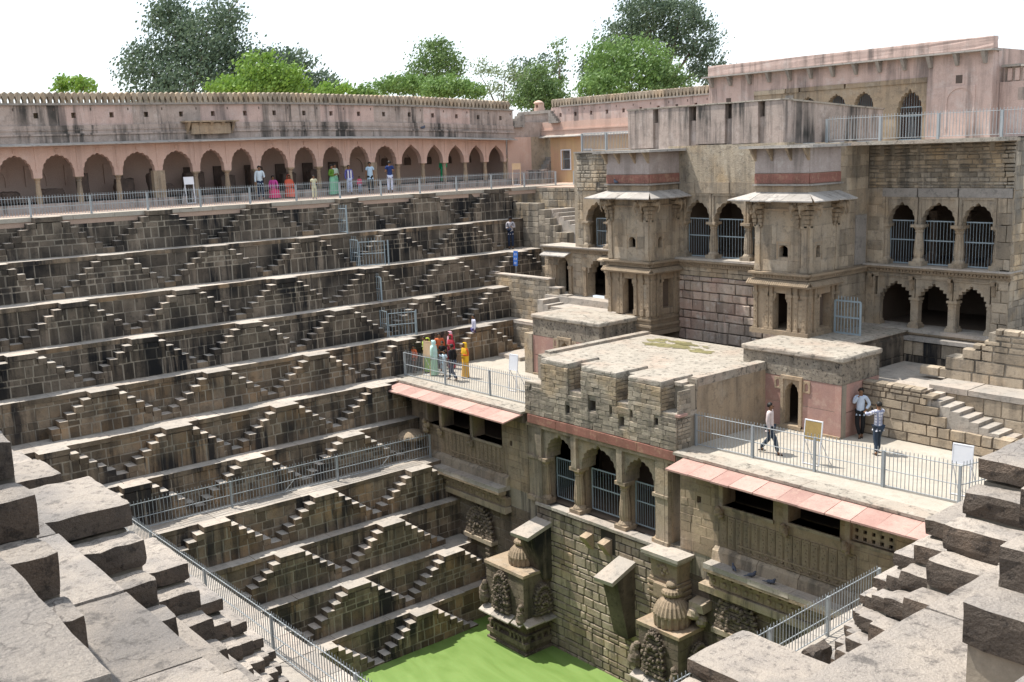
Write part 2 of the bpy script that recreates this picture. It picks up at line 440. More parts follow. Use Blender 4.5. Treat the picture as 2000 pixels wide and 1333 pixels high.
# ------------------------------------------------------------------ the stepwell
H = 1.54; RS = 0.22; RUN = 0.30
NEWST = {}
def pyramid(fmi, ct, ck, fr, zb, zt, c, p, slabmi, smin, smax, core, roughn=0, nst=7, cw=(0.28, 0.6)):
    """one double flight against a wall: treads both sides, landing stones, coursed face"""
    nr = nst-1
    rise = (zt-zb)/nst
    def blk(a, b, zz0, zz1, d1, mi=0):
        if a < smin-1e-6 or b > smax+1e-6:
            a, b = max(a, smin), min(b, smax)
            if b-a < 0.06: return
        if roughn:
            P, Q = fr(a, -0.02, zz0), fr(b, d1, zz1)
            lo = [min(P[i], Q[i]) for i in range(3)]; hi = [max(P[i], Q[i]) for i in range(3)]
            vs, fs = rough(lo[0], hi[0], lo[1], hi[1], lo[2], hi[2], roughn+2, U(0.012, 0.035), 0.016, U(0, 50))
            # shade painted dark into the riser faces, top worn
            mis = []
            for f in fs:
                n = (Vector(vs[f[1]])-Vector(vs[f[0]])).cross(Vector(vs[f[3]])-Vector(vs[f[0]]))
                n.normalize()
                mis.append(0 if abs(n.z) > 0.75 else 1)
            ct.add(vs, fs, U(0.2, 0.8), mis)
        else:
            m = MB(); P = fr(a+0.003, -0.02, zz0), fr(b-0.003, d1, zz1)
            j = 0.010
            m.fbox(fr, a+0.003, b-0.003, -0.02, d1, zz0, zz1, None, 0, j)
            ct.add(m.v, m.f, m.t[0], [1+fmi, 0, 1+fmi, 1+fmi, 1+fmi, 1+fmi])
    half = 0.5
    # platform
    blk(c-half-0.02, c+half+0.02, zt-rise*0.85, zt+0.004, p+0.03)
    for i in range(1, nr):
        zz = zt-rise*i
        for sg in (-1, 1):
            a, b = c+sg*(half+RUN*(i-1)), c+sg*(half+RUN*i)
            a, b = min(a, b), max(a, b)
            if b < smin or a > smax: continue
            e = U(-0.02, 0.025)
            blk(a-0.005, b+0.005, zz-rise*U(0.95, 1.05), zz+U(-0.008, 0.008), p+e)
    # core and coursed face
    for i in range(0, nr):
        zz1 = zt-rise*(i+0.9); w = half+RUN*i-0.03
        zz0 = zt-rise*(i+1.9) if i < nr-1 else zb
        a, b = max(c-w, smin), min(c+w, smax)
        if b > a: core.fbox(fr, a, b, -0.02, p-0.014, zz0, zz1-(0.02 if i == 0 else 0), 0.5)
    if ck is not None:
        # rows from the top: heights 1,2,2,... rises
        lev = [zt-rise*0.9]; k = 1
        while k < nr:
            st = rnd.choice((1, 2)) if nr-k > 1 else 1
            lev.append(zt-rise*(k+st+0.0)); k += st
        lev[-1] = zb
        if lev[-2]-zb > 3.2*rise: lev.insert(-1, zb+2*rise)
        for q in range(len(lev)-1):
            z1, z0 = lev[q], lev[q+1]
            # interior width set by the upper edge of the course
            n_up = max(0, int(round((zt-z1)/rise-0.9)))
            w = half+RUN*n_up
            a, b = max(c-w, smin), min(c+w, smax)
            if b-a > 0.1:
                masonry(ck, fr, a, b, z0, z1, (z1-z0, z1-z0+0.001), cw, d=p, gap=0.034, bev=0.014, d0_=p-0.05, mi=fmi)
            # side fill under the outer treads of lower rows
            n_lo = int(round((zt-z0)/rise-0.0))
            for i in range(n_up+1, n_lo):
                zz = zt-rise*(i+1)
                if zz > z0+0.03 and i < nr:
                    for sg in (-1, 1):
                        x0, x1 = c+sg*(half+RUN*(i-1)), c+sg*(half+RUN*i)
                        x0, x1 = min(x0, x1), max(x0, x1)
                        if x0 < smin or x1 > smax: continue
                        stone(ck, fr, x0+0.006, x1-0.006, z0+0.008, zz+rise-rise-0.004, p-0.05, p, 0.015, mi=fmi)

def stepwall(name, kind, Ws, zs, s_lo, s_hi, centers, prot, faces=True, roughn=0, slabw=(0.8, 1.5), lim=300, smat='dark', ledge_over=0.03, tierh=None):
    """Ws[k] wall position below level k-1 and above level k; zs[k] level heights; returns the structure object"""
    base = MB()
    n = len(Ws)-1
    root = None
    stones, treads, ledges = Coll(), Coll(), Coll()
    core = MB()
    prots = prot
    for k in range(1, n+1):
        prot = prots[k-1] if isinstance(prots, list) else prots
        fr = FR(kind, Ws[k])
        zt, zb = zs[k-1], zs[k]
        a, b = s_lo(k), s_hi(k)
        base.fbox(fr, a, b, -1.2, 0.0, zb-0.3, zt-0.17, 0.5)
        inner = -(abs(Ws[k]-Ws[k-1])) if k > 1 else -0.55
        # ledge slabs on top of wall k
        s = a
        while s < b-0.02:
            w = U(*slabw)
            if s+w > b-0.4: w = b-s
            if roughn:
                zo = zt+U(-0.008, 0.008)
                if inner < -1.5:
                    im = U(-0.95, -0.75)
                    P, Q = fr(s+U(0.006, 0.1), inner-0.02, zt-0.18), fr(s+w-0.006, im-0.008, zt+U(-0.008, 0.008))
                    lo = [min(P[i], Q[i]) for i in range(3)]; hi = [max(P[i], Q[i]) for i in range(3)]
                    vs, fs = rough(lo[0], hi[0], lo[1], hi[1], lo[2], hi[2], 9, 0.012, 0.006, U(0, 50))
                    ledges.add(vs, fs, U(0.1, 0.9), 0)
                else: im = inner
                P, Q = fr(s+0.006, im-0.0, zt-0.18), fr(s+w-0.006, ledge_over+U(0, 0.03), zo)
                lo = [min(P[i], Q[i]) for i in range(3)]; hi = [max(P[i], Q[i]) for i in range(3)]
                vs, fs = rough(lo[0], hi[0], lo[1], hi[1], lo[2], hi[2], 9, 0.012, 0.006, U(0, 50))
                ledges.add(vs, fs, U(0.1, 0.9), 0)
            else:
                m = MB().fbox(fr, s+0.004, s+w-0.004, inner-0.02, ledge_over+U(-0.015, 0.03), zt-0.17, zt+U(-0.006, 0.006), None, 0, 0.006)
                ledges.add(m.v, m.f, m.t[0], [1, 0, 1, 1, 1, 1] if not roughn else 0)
            s += w
        cs_ = centers(k-1)
        if faces:
            def cut(z0, z1, cs_=cs_, zt=zt, zb=zb):
                out = []
                i = max(0, int((zt-(z1))/RS))
                w = 0.5+RUN*min(i, 5)-0.05
                for c in cs_: out.append((c-w, c+w))
                return out
            masonry(stones, fr, a, b, zb, zt-0.175, (0.26, 0.5), (0.3, 0.75), d=0.014, gap=0.03, cut=cut, bev=0.012, mi=1 if k <= 4 else 0)
        for c in cs_:
            if c+0.5 < a or c-0.5 > b: continue
            pyramid(1 if k <= 4 else 0, treads, stones if faces else None, fr, zb, zt, c, prot, 1, a, b, core, roughn)
        # landings between the flights
        hw = 0.5+RUN*5
        edges = sorted(cs_)
        segs = []
        prev = a
        for c in edges:
            if c-hw > prev+0.05: segs.append((prev, c-hw))
            prev = max(prev, c+hw)
        if prev < b-0.05: segs.append((prev, b))
        for (p, q) in segs:
            if p == a: continue
            if q-p > 1.2:      # long gap: only short landings beside the flights
                segs2 = [(p, p+0.46)] if p > a+0.01 else []
                if q < b-0.01: segs2.append((q-0.46, q))
            else: segs2 = [(p, q)]
            for (p2, q2) in segs2:
                zz = zb+RS
                if roughn:
                    P, Q = fr(p2, -0.02, zb-0.02), fr(q2, prot-0.03, zz)
                    lo = [min(P[i], Q[i]) for i in range(3)]; hi = [max(P[i], Q[i]) for i in range(3)]
                    vs, fs = rough(lo[0], hi[0], lo[1], hi[1], lo[2], hi[2], roughn, 0.02, 0.009, U(0, 50))
                    treads.add(vs, fs, U(0.2, 0.8), 0)
                else:
                    m = MB().fbox(fr, p2-0.004, q2+0.004, -0.02, prot-0.02, zb-0.02, zz, None, 0, 0.008)
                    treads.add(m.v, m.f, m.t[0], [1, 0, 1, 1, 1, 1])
    root = base.build(name, M['mortar'], None, 'structure'); root['_o'] = (0, 0, 0)
    core.build('step_core', M['mortar'], root, kind='stuff')
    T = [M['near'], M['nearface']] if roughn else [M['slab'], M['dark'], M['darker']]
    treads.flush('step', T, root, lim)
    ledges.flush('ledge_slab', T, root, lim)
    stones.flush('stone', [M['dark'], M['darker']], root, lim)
    return root

# far (left) wall: faces +X, runs away along Y
WX = [-45.2, -43.8, -42.5, -41.0, -39.85, -38.6, -37.2, -36.15, -34.45, -33.45, -32.4, -31.45]
ZL = [0.07]+[-H*k for k in range(1, 12)]
def cen_left(k):
    c0 = 11.85 if k % 2 == 0 else 9.5
    if k == 0: return [12.02-4.6, 12.02, 16.55, 21.2, 25.8, 30.4, 35.0]
    return [c0+4.46*n for n in range(-3, 8)]
def ws_lo(k): return [0, 2.0, 3.2, 4.4, 5.6, 6.8, 8.0, 9.2, 10.7, 10.7, 10.7, 10.7][k]
def ws_hi(k): return [0, 36.4, 36.2, 36.0, 32.6, 32.0, 24.45, 24.45, 24.45, 24.45, 24.45, 24.45][k]
left_wall = stepwall('stepwell_wall', 'L', WX, ZL, ws_lo, ws_hi,
                     lambda k: [c for c in cen_left(k) if ws_lo(k+1)+1.0 < c < ws_hi(k+1)-(0.55 if k > 5 else 0.6)], 0.53)

# near wall: faces +Y, seen from above and behind
ZN = [0.8-H*k for k in range(0, 8)]
PFN = [1.27, 2.61, 3.88, 5.15, 6.42, 7.69, 8.96]
WY = [-2.0]+[p-0.66 for p in PFN]+[10.9]
ZN2 = ZN+[-17.5]
PFR = [-2.25, -3.95, -5.55, -7.2, -8.8, -10.4, -11.8]
WR = [0.2, -0.85, -2.78, -4.35, -5.95, -7.6, -9.15, -10.6, -13.55]
def near_hi(k): return WR[k]+0.0
def near_lo(k): return WX[k]-0.0
def cen_near(k):
    c0 = -6.42 if k % 2 == 0 else -8.65
    lo, hi = near_lo(k+1)+3, near_hi(k+1)-0.9
    return [c0+4.46*n for n in range(-9, 3) if lo < c0+4.46*n-1.2 and c0+4.46*n+1.9 < near_hi(k+1)]
near_wall = stepwall('stepwell_wall', 'N', WY[:8], ZN, near_lo, near_hi, cen_near, 0.66, faces=False, roughn=6)
# right wall: faces -X
def right_lo(k): return WY[k]
def right_hi(k): return 24.45 if k >= 5 else 30.15
def cen_right(k):
    if k == 2: return [11.1, 15.6, 20.0, 24.5]
    c0 = 6.68 if k % 2 == 0 else 8.91
    return [c0+4.46*n for n in range(-1, 6) if right_lo(k+1)+(2.6 if k else 4.0) < c0+4.46*n < right_hi(k+1)-1.0]
right_wall = stepwall('stepwell_wall', 'R', WR[:8], ZN, right_lo, right_hi, cen_right, [1.40, 1.17, 1.2, 1.25, 1.2, 1.25, 1.2], faces=False, roughn=6)
# bottom ledges and plain lower walls on the near and right sides
mb = MB()
mb.box(-34.4, -13.55, 8.2, 10.9, -17.5, -9.98, 0.5)
mb.box(-13.55, -11.0, 8.2, 24.4, -17.5, -9.98, 0.5)
low = mb.build('lower_pit_wall', M['dark'], None, 'structure'); low['_o'] = (0, 0, 0)
lc = Coll()
for i in range(16):
    x = -34.3+i*1.3
    m = MB().box(x+0.01, x+1.29, 8.25, 10.95, -9.99, -9.9+U(0, 0.01), None, 0, 0.004); lc.add(m.v, m.f, m.t[0], 0)
for i in range(10):
    y = 10.95+i*1.34
    m = MB().box(-13.6, -11.2, y+0.01, y+1.33, -9.99, -9.9+U(0, 0.01), None, 0, 0.004); lc.add(m.v, m.f, m.t[0], 0)
lc.flush('ledge_slab', [M['slab'], M['slab']], low)
# water and ground
struct('water', MB().quad((-33, 10, -16.78), (-12, 10, -16.78), (-12, 26, -16.78), (-33, 26, -16.78)), M['water'])
g = MB()
g.quad((-900, -900, -0.06), (-50, -900, -0.06), (-50, 900, -0.06), (-900, 900, -0.06))
g.quad((-50, 45, -0.06), (900, 45, -0.06), (900, 900, -0.06), (-50, 900, -0.06))
g.quad((-50, -900, 0.74), (900, -900, 0.74), (900, 0.1, 0.74), (-50, 0.1, 0.74))
g.quad((-0.3, 0.1, 0.74), (900, 0.1, 0.74), (900, 45, 0.74), (-0.3, 45, 0.74))
g.quad((-50, -2.0, -0.06), (-45.2, -2.0, -0.06), (-45.2, 45, -0.06), (-50, 45, -0.06))
struct('ground', g, M['earth'])
# ------------------------------------------------------------------ palace builders
def arch_pts(cx, hw, zs, rise, foils=7, cusp=0.10, tip=0.10, n=None, point=0.0):
    n = n or foils*6
    pts = []
    for i in range(n+1):
        th = math.pi*(1-i/n)
        r = 1-cusp*(1-abs(math.sin(foils*th)))**1.5 if foils else 1
        r += tip*math.exp(-((th-math.pi/2)/0.13)**2)
        x = math.cos(th)*r; z = math.sin(th)*r
        if point: z = z*(1+point*(1-abs(math.cos(th))))/(1+point)
        x = max(-1.0, min(1.0, x))
        pts.append((cx+hw*x, zs+rise*z))
    out = [(cx-hw, zs)]
    for s, z in pts[1:-1]:
        out.append((max(s, out[-1][0]+1e-4), z))
    out.append((cx+hw, zs))
    return out
def step_pts(cx, hw, zs, rise, k=4):
    out = []
    for i in range(k+1):
        s = cx-hw+hw*0.9*(i/k)**1.25; z = zs+rise*(i/k)**0.8
        if i: out.append((s, out[-1][1]))
        out.append((s, z))
    r = [(2*cx-s, z) for s, z in reversed(out)]
    res = out+r
    fin = [res[0]]
    for s, z in res[1:]: fin.append((max(s, fin[-1][0]+1e-4), z))
    return fin
def arch_panel(mb, fr, s0, s1, zb, zt, pts, d1, thick, t=0.5, mi=0, mi_in=None):
    """wall panel s0..s1, zb..zt with the opening under pts (opening runs down to zb)"""
    mi_in = mi if mi_in is None else mi_in
    P = [(s0, zb)] if False else None
    db = d1-thick
    a, b = pts[0][0], pts[-1][0]
    for d in (d1, db):
        if a > s0+1e-4: mb.quad(fr(s0, d, zb), fr(a, d, zb), fr(a, d, zt), fr(s0, d, zt), t, mi)
        if b < s1-1e-4: mb.quad(fr(b, d, zb), fr(s1, d, zb), fr(s1, d, zt), fr(b, d, zt), t, mi)
        for i in range(len(pts)-1):
            (p, z), (q, w) = pts[i], pts[i+1]
            mb.quad(fr(p, d, z), fr(q, d, w), fr(q, d, zt), fr(p, d, zt), t, mi)
    for i in range(len(pts)-1):
        (p, z), (q, w) = pts[i], pts[i+1]
        mb.quad(fr(p, d1, z), fr(q, d1, w), fr(q, db, w), fr(p, db, z), t, mi_in)
    if pts[0][1] > zb+1e-4:
        for s in (a, b): mb.quad(fr(s, d1, zb), fr(s, d1, pts[0][1]), fr(s, db, pts[0][1]), fr(s, db, zb), t, mi_in)
    mb.quad(fr(s0, d1, zt), fr(s1, d1, zt), fr(s1, db, zt), fr(s0, db, zt), t, mi)
    for s in (s0, s1): mb.quad(fr(s, d1, zb), fr(s, d1, zt), fr(s, db, zt), fr(s, db, zb), t, mi)
def wall_holes(mb, fr, s0, s1, z0, z1, holes, d1, thick, t=0.5, mi=0, mi_in=None):
    """flat wall with rectangular openings (a, b, zlo, zhi), openings do not overlap in s"""
    hs = sorted(holes); s = s0
    for (a, b, c, e) in hs+[(s1, s1, z0, z0)]:
        if a > s+1e-5: mb.fbox(fr, s, a, d1-thick, d1, z0, z1, t, mi)
        if b > a:
            if c > z0+1e-4: mb.fbox(fr, a, b, d1-thick, d1, z0, c, t, mi)
            if e < z1-1e-4: mb.fbox(fr, a, b, d1-thick, d1, e, z1, t, mi)
        s = b
def room(mb, fr, s0, s1, z0, z1, dfront, depth, t=0.5, mi=0):
    a, b = dfront, dfront-depth
    q = lambda *p: mb.quad(*[fr(*x) for x in p], t, mi)
    q((s0, b, z0), (s1, b, z0), (s1, b, z1), (s0, b, z1))
    q((s0, a, z0), (s0, b, z0), (s0, b, z1), (s0, a, z1))
    q((s1, a, z0), (s1, b, z0), (s1, b, z1), (s1, a, z1))
    q((s0, a, z0), (s1, a, z0), (s1, b, z0), (s0, b, z0))
    q((s0, a, z1), (s1, a, z1), (s1, b, z1), (s0, b, z1))
def column(parent, x, y, z0, z1, r, m, name='column', square=False, t=None):
    mb = MB(); t = U(0.3, 0.8) if t is None else t
    h = z1-z0
    mb.box(x-r*1.45, x+r*1.45, y-r*1.45, y+r*1.45, z0, z0+0.10*h, t)
    if square:
        mb.box(x-r*1.2, x+r*1.2, y-r*1.2, y+r*1.2, z0+0.10*h, z0+0.17*h, t)
        mb.box(x-r*0.95, x+r*0.95, y-r*0.95, y+r*0.95, z0+0.17*h, z0+0.82*h, t)
        mb.box(x-r*1.1, x+r*1.1, y-r*1.1, y+r*1.1, z0+0.82*h, z0+0.86*h, t)
        mb.box(x-r*1.0, x+r*1.0, y-r*1.0, y+r*1.0, z0+0.86*h, z0+0.92*h, t)
        mb.box(x-r*1.3, x+r*1.3, y-r*1.3, y+r*1.3, z0+0.92*h, z1, t)
    else:
        f = lambda i, k: (1.0 if i % 2 else 0.90) if 2 <= k <= 8 else 1.0
        mb.lathe(x, y, [(r*1.35, z0+0.10*h), (r*1.3, z0+0.13*h), (r*0.95, z0+0.19*h), (r*1.1, z0+0.30*h), (r*1.0, z0+0.5*h), (r*0.82, z0+0.7*h), (r*0.75, z0+0.80*h),
                        (r*0.95, z0+0.82*h), (r*0.85, z0+0.86*h), (r*1.1, z0+0.90*h), (r*1.3, z0+0.93*h)], 24, f, t)
        mb.box(x-r*1.35, x+r*1.35, y-r*1.35, y+r*1.35, z0+0.93*h, z1, t)
    return mb.build(name, m, parent)
BARME = {}
def grille(parent, fr, s0, s1, d, z0, z1, n, name='grille', m='metalb', spikes=False, rails=(0.0, 0.55, 1.0), rr=0.022, br=0.009, post=True):
    g = MB()
    for k in rails:
        z = z0+(z1-z0)*k
        g.fbox(fr, s0, s1, d-rr*0.6, d+rr*0.6, z-rr, z+rr, 0.6)
    if post:
        for s in (s0, s1): g.fbox(fr, s-rr, s+rr, d-rr, d+rr, z0, z1, 0.6)
    go = g.build(name, M[m], parent)
    top = z1+(0.14 if spikes else 0)
    key = (round(z1-z0, 3), br, m, spikes)
    org = Vector(parent['_o'])
    for i in range(1, n):
        s = s0+(s1-s0)*i/n
        p = fr(s, d, z0)
        if key not in BARME:
            b = MB().tube((0, 0, 0), (0, 0, top-z0), br, 5, t=0.5)
            if spikes: b.tube((0, 0, top-z0), (0, 0, top-z0+0.05), br*1.1, 5, r1=0.001)
            o = b.build('bar', M[m], None, org=(0, 0, 0)); BARME[key] = o.data
        else:
            o = bpy.data.objects.new('bar', BARME[key]); col.objects.link(o)
        o.parent = go; o.location = Vector(p)-org
    return go
def cornice(parent, fr, s0, s1, d, z, h, out, m, name='cornice', dent=0.12, ends=(0, 0), t=0.5):
    mb = MB()
    mb.fbox(fr, s0-ends[0], s1+ends[1], d-0.05, d+out, z+h*0.72, z+h, t)
    mb.fbox(fr, s0-ends[0]*0.7, s1+ends[1]*0.7, d-0.05, d+out*0.72, z+h*0.55, z+h*0.72, t-0.1)
    mb.fbox(fr, s0-ends[0]*0.3, s1+ends[1]*0.3, d-0.05, d+out*0.4, z, z+h*0.25, t+0.1)
    n = max(1, int((s1-s0+ends[0]*0.3+ends[1]*0.3)/dent))
    w = (s1-s0)/n
    for i in range(n):
        a = s0+w*i
        mb.fbox(fr, a+w*0.15, a+w*0.85, d-0.05, d+out*0.58, z+h*0.25, z+h*0.55, U(0.3, 0.7))
    return mb.build(name, M[m], parent)
def awning(parent, fr, s0, s1, d0_, z0, d1, z1, widths, m, th=0.07, name='awning_slab', mitre=(0, 0), tones=None):
    s = s0; n = 0
    while s < s1-0.02:
        w = U(*widths)
        if s+w > s1-widths[0]*0.5: w = s1-s
        a, b = s, s+w
        # mitre widens lower edge at the ends
        la = a-(mitre[0] if s <= s0+1e-5 else 0); lb = b+(mitre[1] if a+w >= s1-1e-5 else 0)
        g = 0.007; k = 0.06 if (mitre == (0, 0)) else 0
        o1, o2 = U(-0.02, 0.02), U(-0.012, 0.012)
        t = (tones[n % len(tones)] if tones else U(0.1, 0.9))
        vs = [fr(a+g, d0_, z0), fr(b-g, d0_, z0), fr(lb-g+k*0, d1+o1, z1+o2), fr(la+g, d1+o1, z1+o2)]
        vs += [fr(a+g, d0_, z0-th), fr(b-g, d0_, z0-th), fr(lb-g, d1+o1, z1-th+o2), fr(la+g, d1+o1, z1-th+o2)]
        MB().add(vs, BOXF, t).build(name, M[m], parent)
        s += w; n += 1
def lump(mb, c, r, n=6, t=None, sq=(1, 1, 1)):
    vs = []
    rows = n
    for i in range(rows+1):
        ph = math.pi*i/rows
        for j in range(n+2):
            th = 2*math.pi*j/(n+2)
            k = 1+0.28*noise.noise(Vector((math.cos(th)*math.sin(ph)*2, math.sin(th)*math.sin(ph)*2, math.cos(ph)*2))+Vector(c)*7)
            vs.append((c[0]+r*k*sq[0]*math.sin(ph)*math.cos(th), c[1]+r*k*sq[1]*math.sin(ph)*math.sin(th), c[2]+r*k*sq[2]*math.cos(ph)))
    fs = []
    m = n+2
    for i in range(rows):
        for j in range(m): fs.append((i*m+j, i*m+(j+1) % m, (i+1)*m+(j+1) % m, (i+1)*m+j))
    mb.add(vs, fs, U(0.2, 0.8) if t is None else t)
def bracket(parent, fr, s, d, z, sc=1.0, name='carved_bracket', m='trim'):
    """elephant-like carved bracket hanging under the eave"""
    mb = MB()
    for k, (dd, zz, r) in enumerate(((0.05, -0.95, 0.07), (0.07, -0.8, 0.09), (0.10, -0.64, 0.11), (0.16, -0.48, 0.13), (0.24, -0.30, 0.16), (0.34, -0.14, 0.17))):
        mb.fbox(fr, s-r*sc*0.9, s+r*sc*0.9, d-0.02, d+dd*sc+0.03, z+zz*sc, z+(zz+0.13)*sc, 0.5+0.08*(k % 3-1))
    lump(mb, fr(s, d+0.36*sc, z-0.20*sc), 0.13*sc, 6, 0.6)
    lump(mb, fr(s-0.10*sc, d+0.28*sc, z-0.20*sc), 0.10*sc, 5, 0.5)
    lump(mb, fr(s+0.10*sc, d+0.28*sc, z-0.20*sc), 0.10*sc, 5, 0.5)
    p0, p1, p2 = fr(s, d+0.45*sc, z-0.24*sc), fr(s, d+0.46*sc, z-0.42*sc), fr(s, d+0.38*sc, z-0.56*sc)
    mb.tube(p0, p1, 0.045*sc, 6, 0.035*sc, 0.65); mb.tube(p1, p2, 0.035*sc, 6, 0.02*sc, 0.6)
    return mb.build(name, M[m], parent)
def pediment(parent, fr, cx, d, z0, w, h, name='carved_pediment', m='carve'):
    """horseshoe-shaped carved gable of scroll lumps in layers"""
    mb = MB()
    n = 11
    for i in range(n):
        z = z0+h*i/n
        ww = w*0.5*(1-(i/n)**1.6)**0.62
        mb.fbox(fr, cx-ww, cx+ww, d-0.02, d+0.10+0.10*(1-i/n), z, z+h/n*0.72, U(0.3, 0.7))
    for L_ in range(3):
        f = 1-0.3*L_
        k = int(17*f)
        for i in range(k+1):
            th = math.pi*i/k
            s = cx+math.cos(th)*w*0.5*f; z = z0+0.04+math.sin(th)**0.8*h*0.93*f
            lump(mb, fr(s, d+0.14+0.04*L_, z), 0.070+0.02*U(-1, 1), 4)
            if L_ == 0 and 2 < i < k-2: lump(mb, fr(cx+math.cos(th)*w*0.55, d+0.06, z0+math.sin(th)**0.8*h*1.03), 0.045, 4)
    for i in range(22):
        lump(mb, fr(cx+U(-0.28, 0.28)*w, d+0.17, z0+U(0.1, 0.55)*h), U(0.03, 0.06), 4)
    return mb.build(name, M[m], parent)
def amalaka_dome(name, label, x, y, z, r, h, parent=None):
    t = thing(name, label, 'carved dome', (x, y, z))
    rib = lambda i, k: 1.0 if i % 2 else 0.93
    p = [(r*0.80, z), (r*1.0, z+0.02*h), (r*1.03, z+0.12*h), (r*1.02, z+0.26*h)]
    MB().lathe(x, y, p, 48, lambda i, k: 1.0 if i % 3 else 0.90, 0.5).build('ribbed_base', M['trim'], t)
    p = [(r*1.05, z+0.26*h), (r*1.06, z+0.30*h), (r*0.98, z+0.38*h), (r*0.86, z+0.48*h), (r*0.66, z+0.58*h), (r*0.42, z+0.645*h), (r*0.34, z+0.66*h)]
    MB().lathe(x, y, p, 48, rib, 0.55).build('ribbed_dome', M['trim'], t)
    p = [(r*0.34, z+0.65*h), (r*0.54, z+0.68*h), (r*0.60, z+0.74*h), (r*0.55, z+0.80*h), (r*0.36, z+0.84*h)]
    MB().lathe(x, y, p, 36, rib, 0.45).build('ribbed_ring', M['trim'], t)
    p = [(r*0.20, z+0.82*h), (r*0.30, z+0.86*h), (r*0.34, z+0.91*h), (r*0.26, z+0.97*h), (r*0.06, z+h)]
    MB().lathe(x, y, p, 16, None, 0.65).build('finial', M['trim'], t, smooth=True)
    return t

# ------------------------------------------------------------------ terrace (level five) and its floors
tb = MB()
tb.box(-38.9, -28.78, 24.6, 32.0, -8.0, -7.7, 0.5)
tb.box(-21.32, -12.2, 24.6, 30.2, -8.0, -7.7, 0.5)
terr = struct('terrace_floor', tb, M['terrace'])
c = Coll()
for (a, b) in ((-37.3, -28.82), (-21.28, -12.0)):
    s = a
    while s < b:
        w = min(U(1.0, 1.6), b-s)
        if b-s-w < 0.4: w = b-s
        m = MB().box(s+0.004, s+w-0.004, 24.08, 24.75, -7.77, -7.682+U(-0.004, 0.004), None, 0, 0.004); c.add(m.v, m.f, m.t[0], 0)
        s += w
c.flush('edge_slab', M['roof'], terr)
mb = MB()
for (a, b) in ((-37.3, -28.85), (-21.25, -12.0)):
    mb.box(a, b, 24.2, 24.6, -8.15, -7.775, 0.4)
mb.build('edge_course', M['carve'], terr)

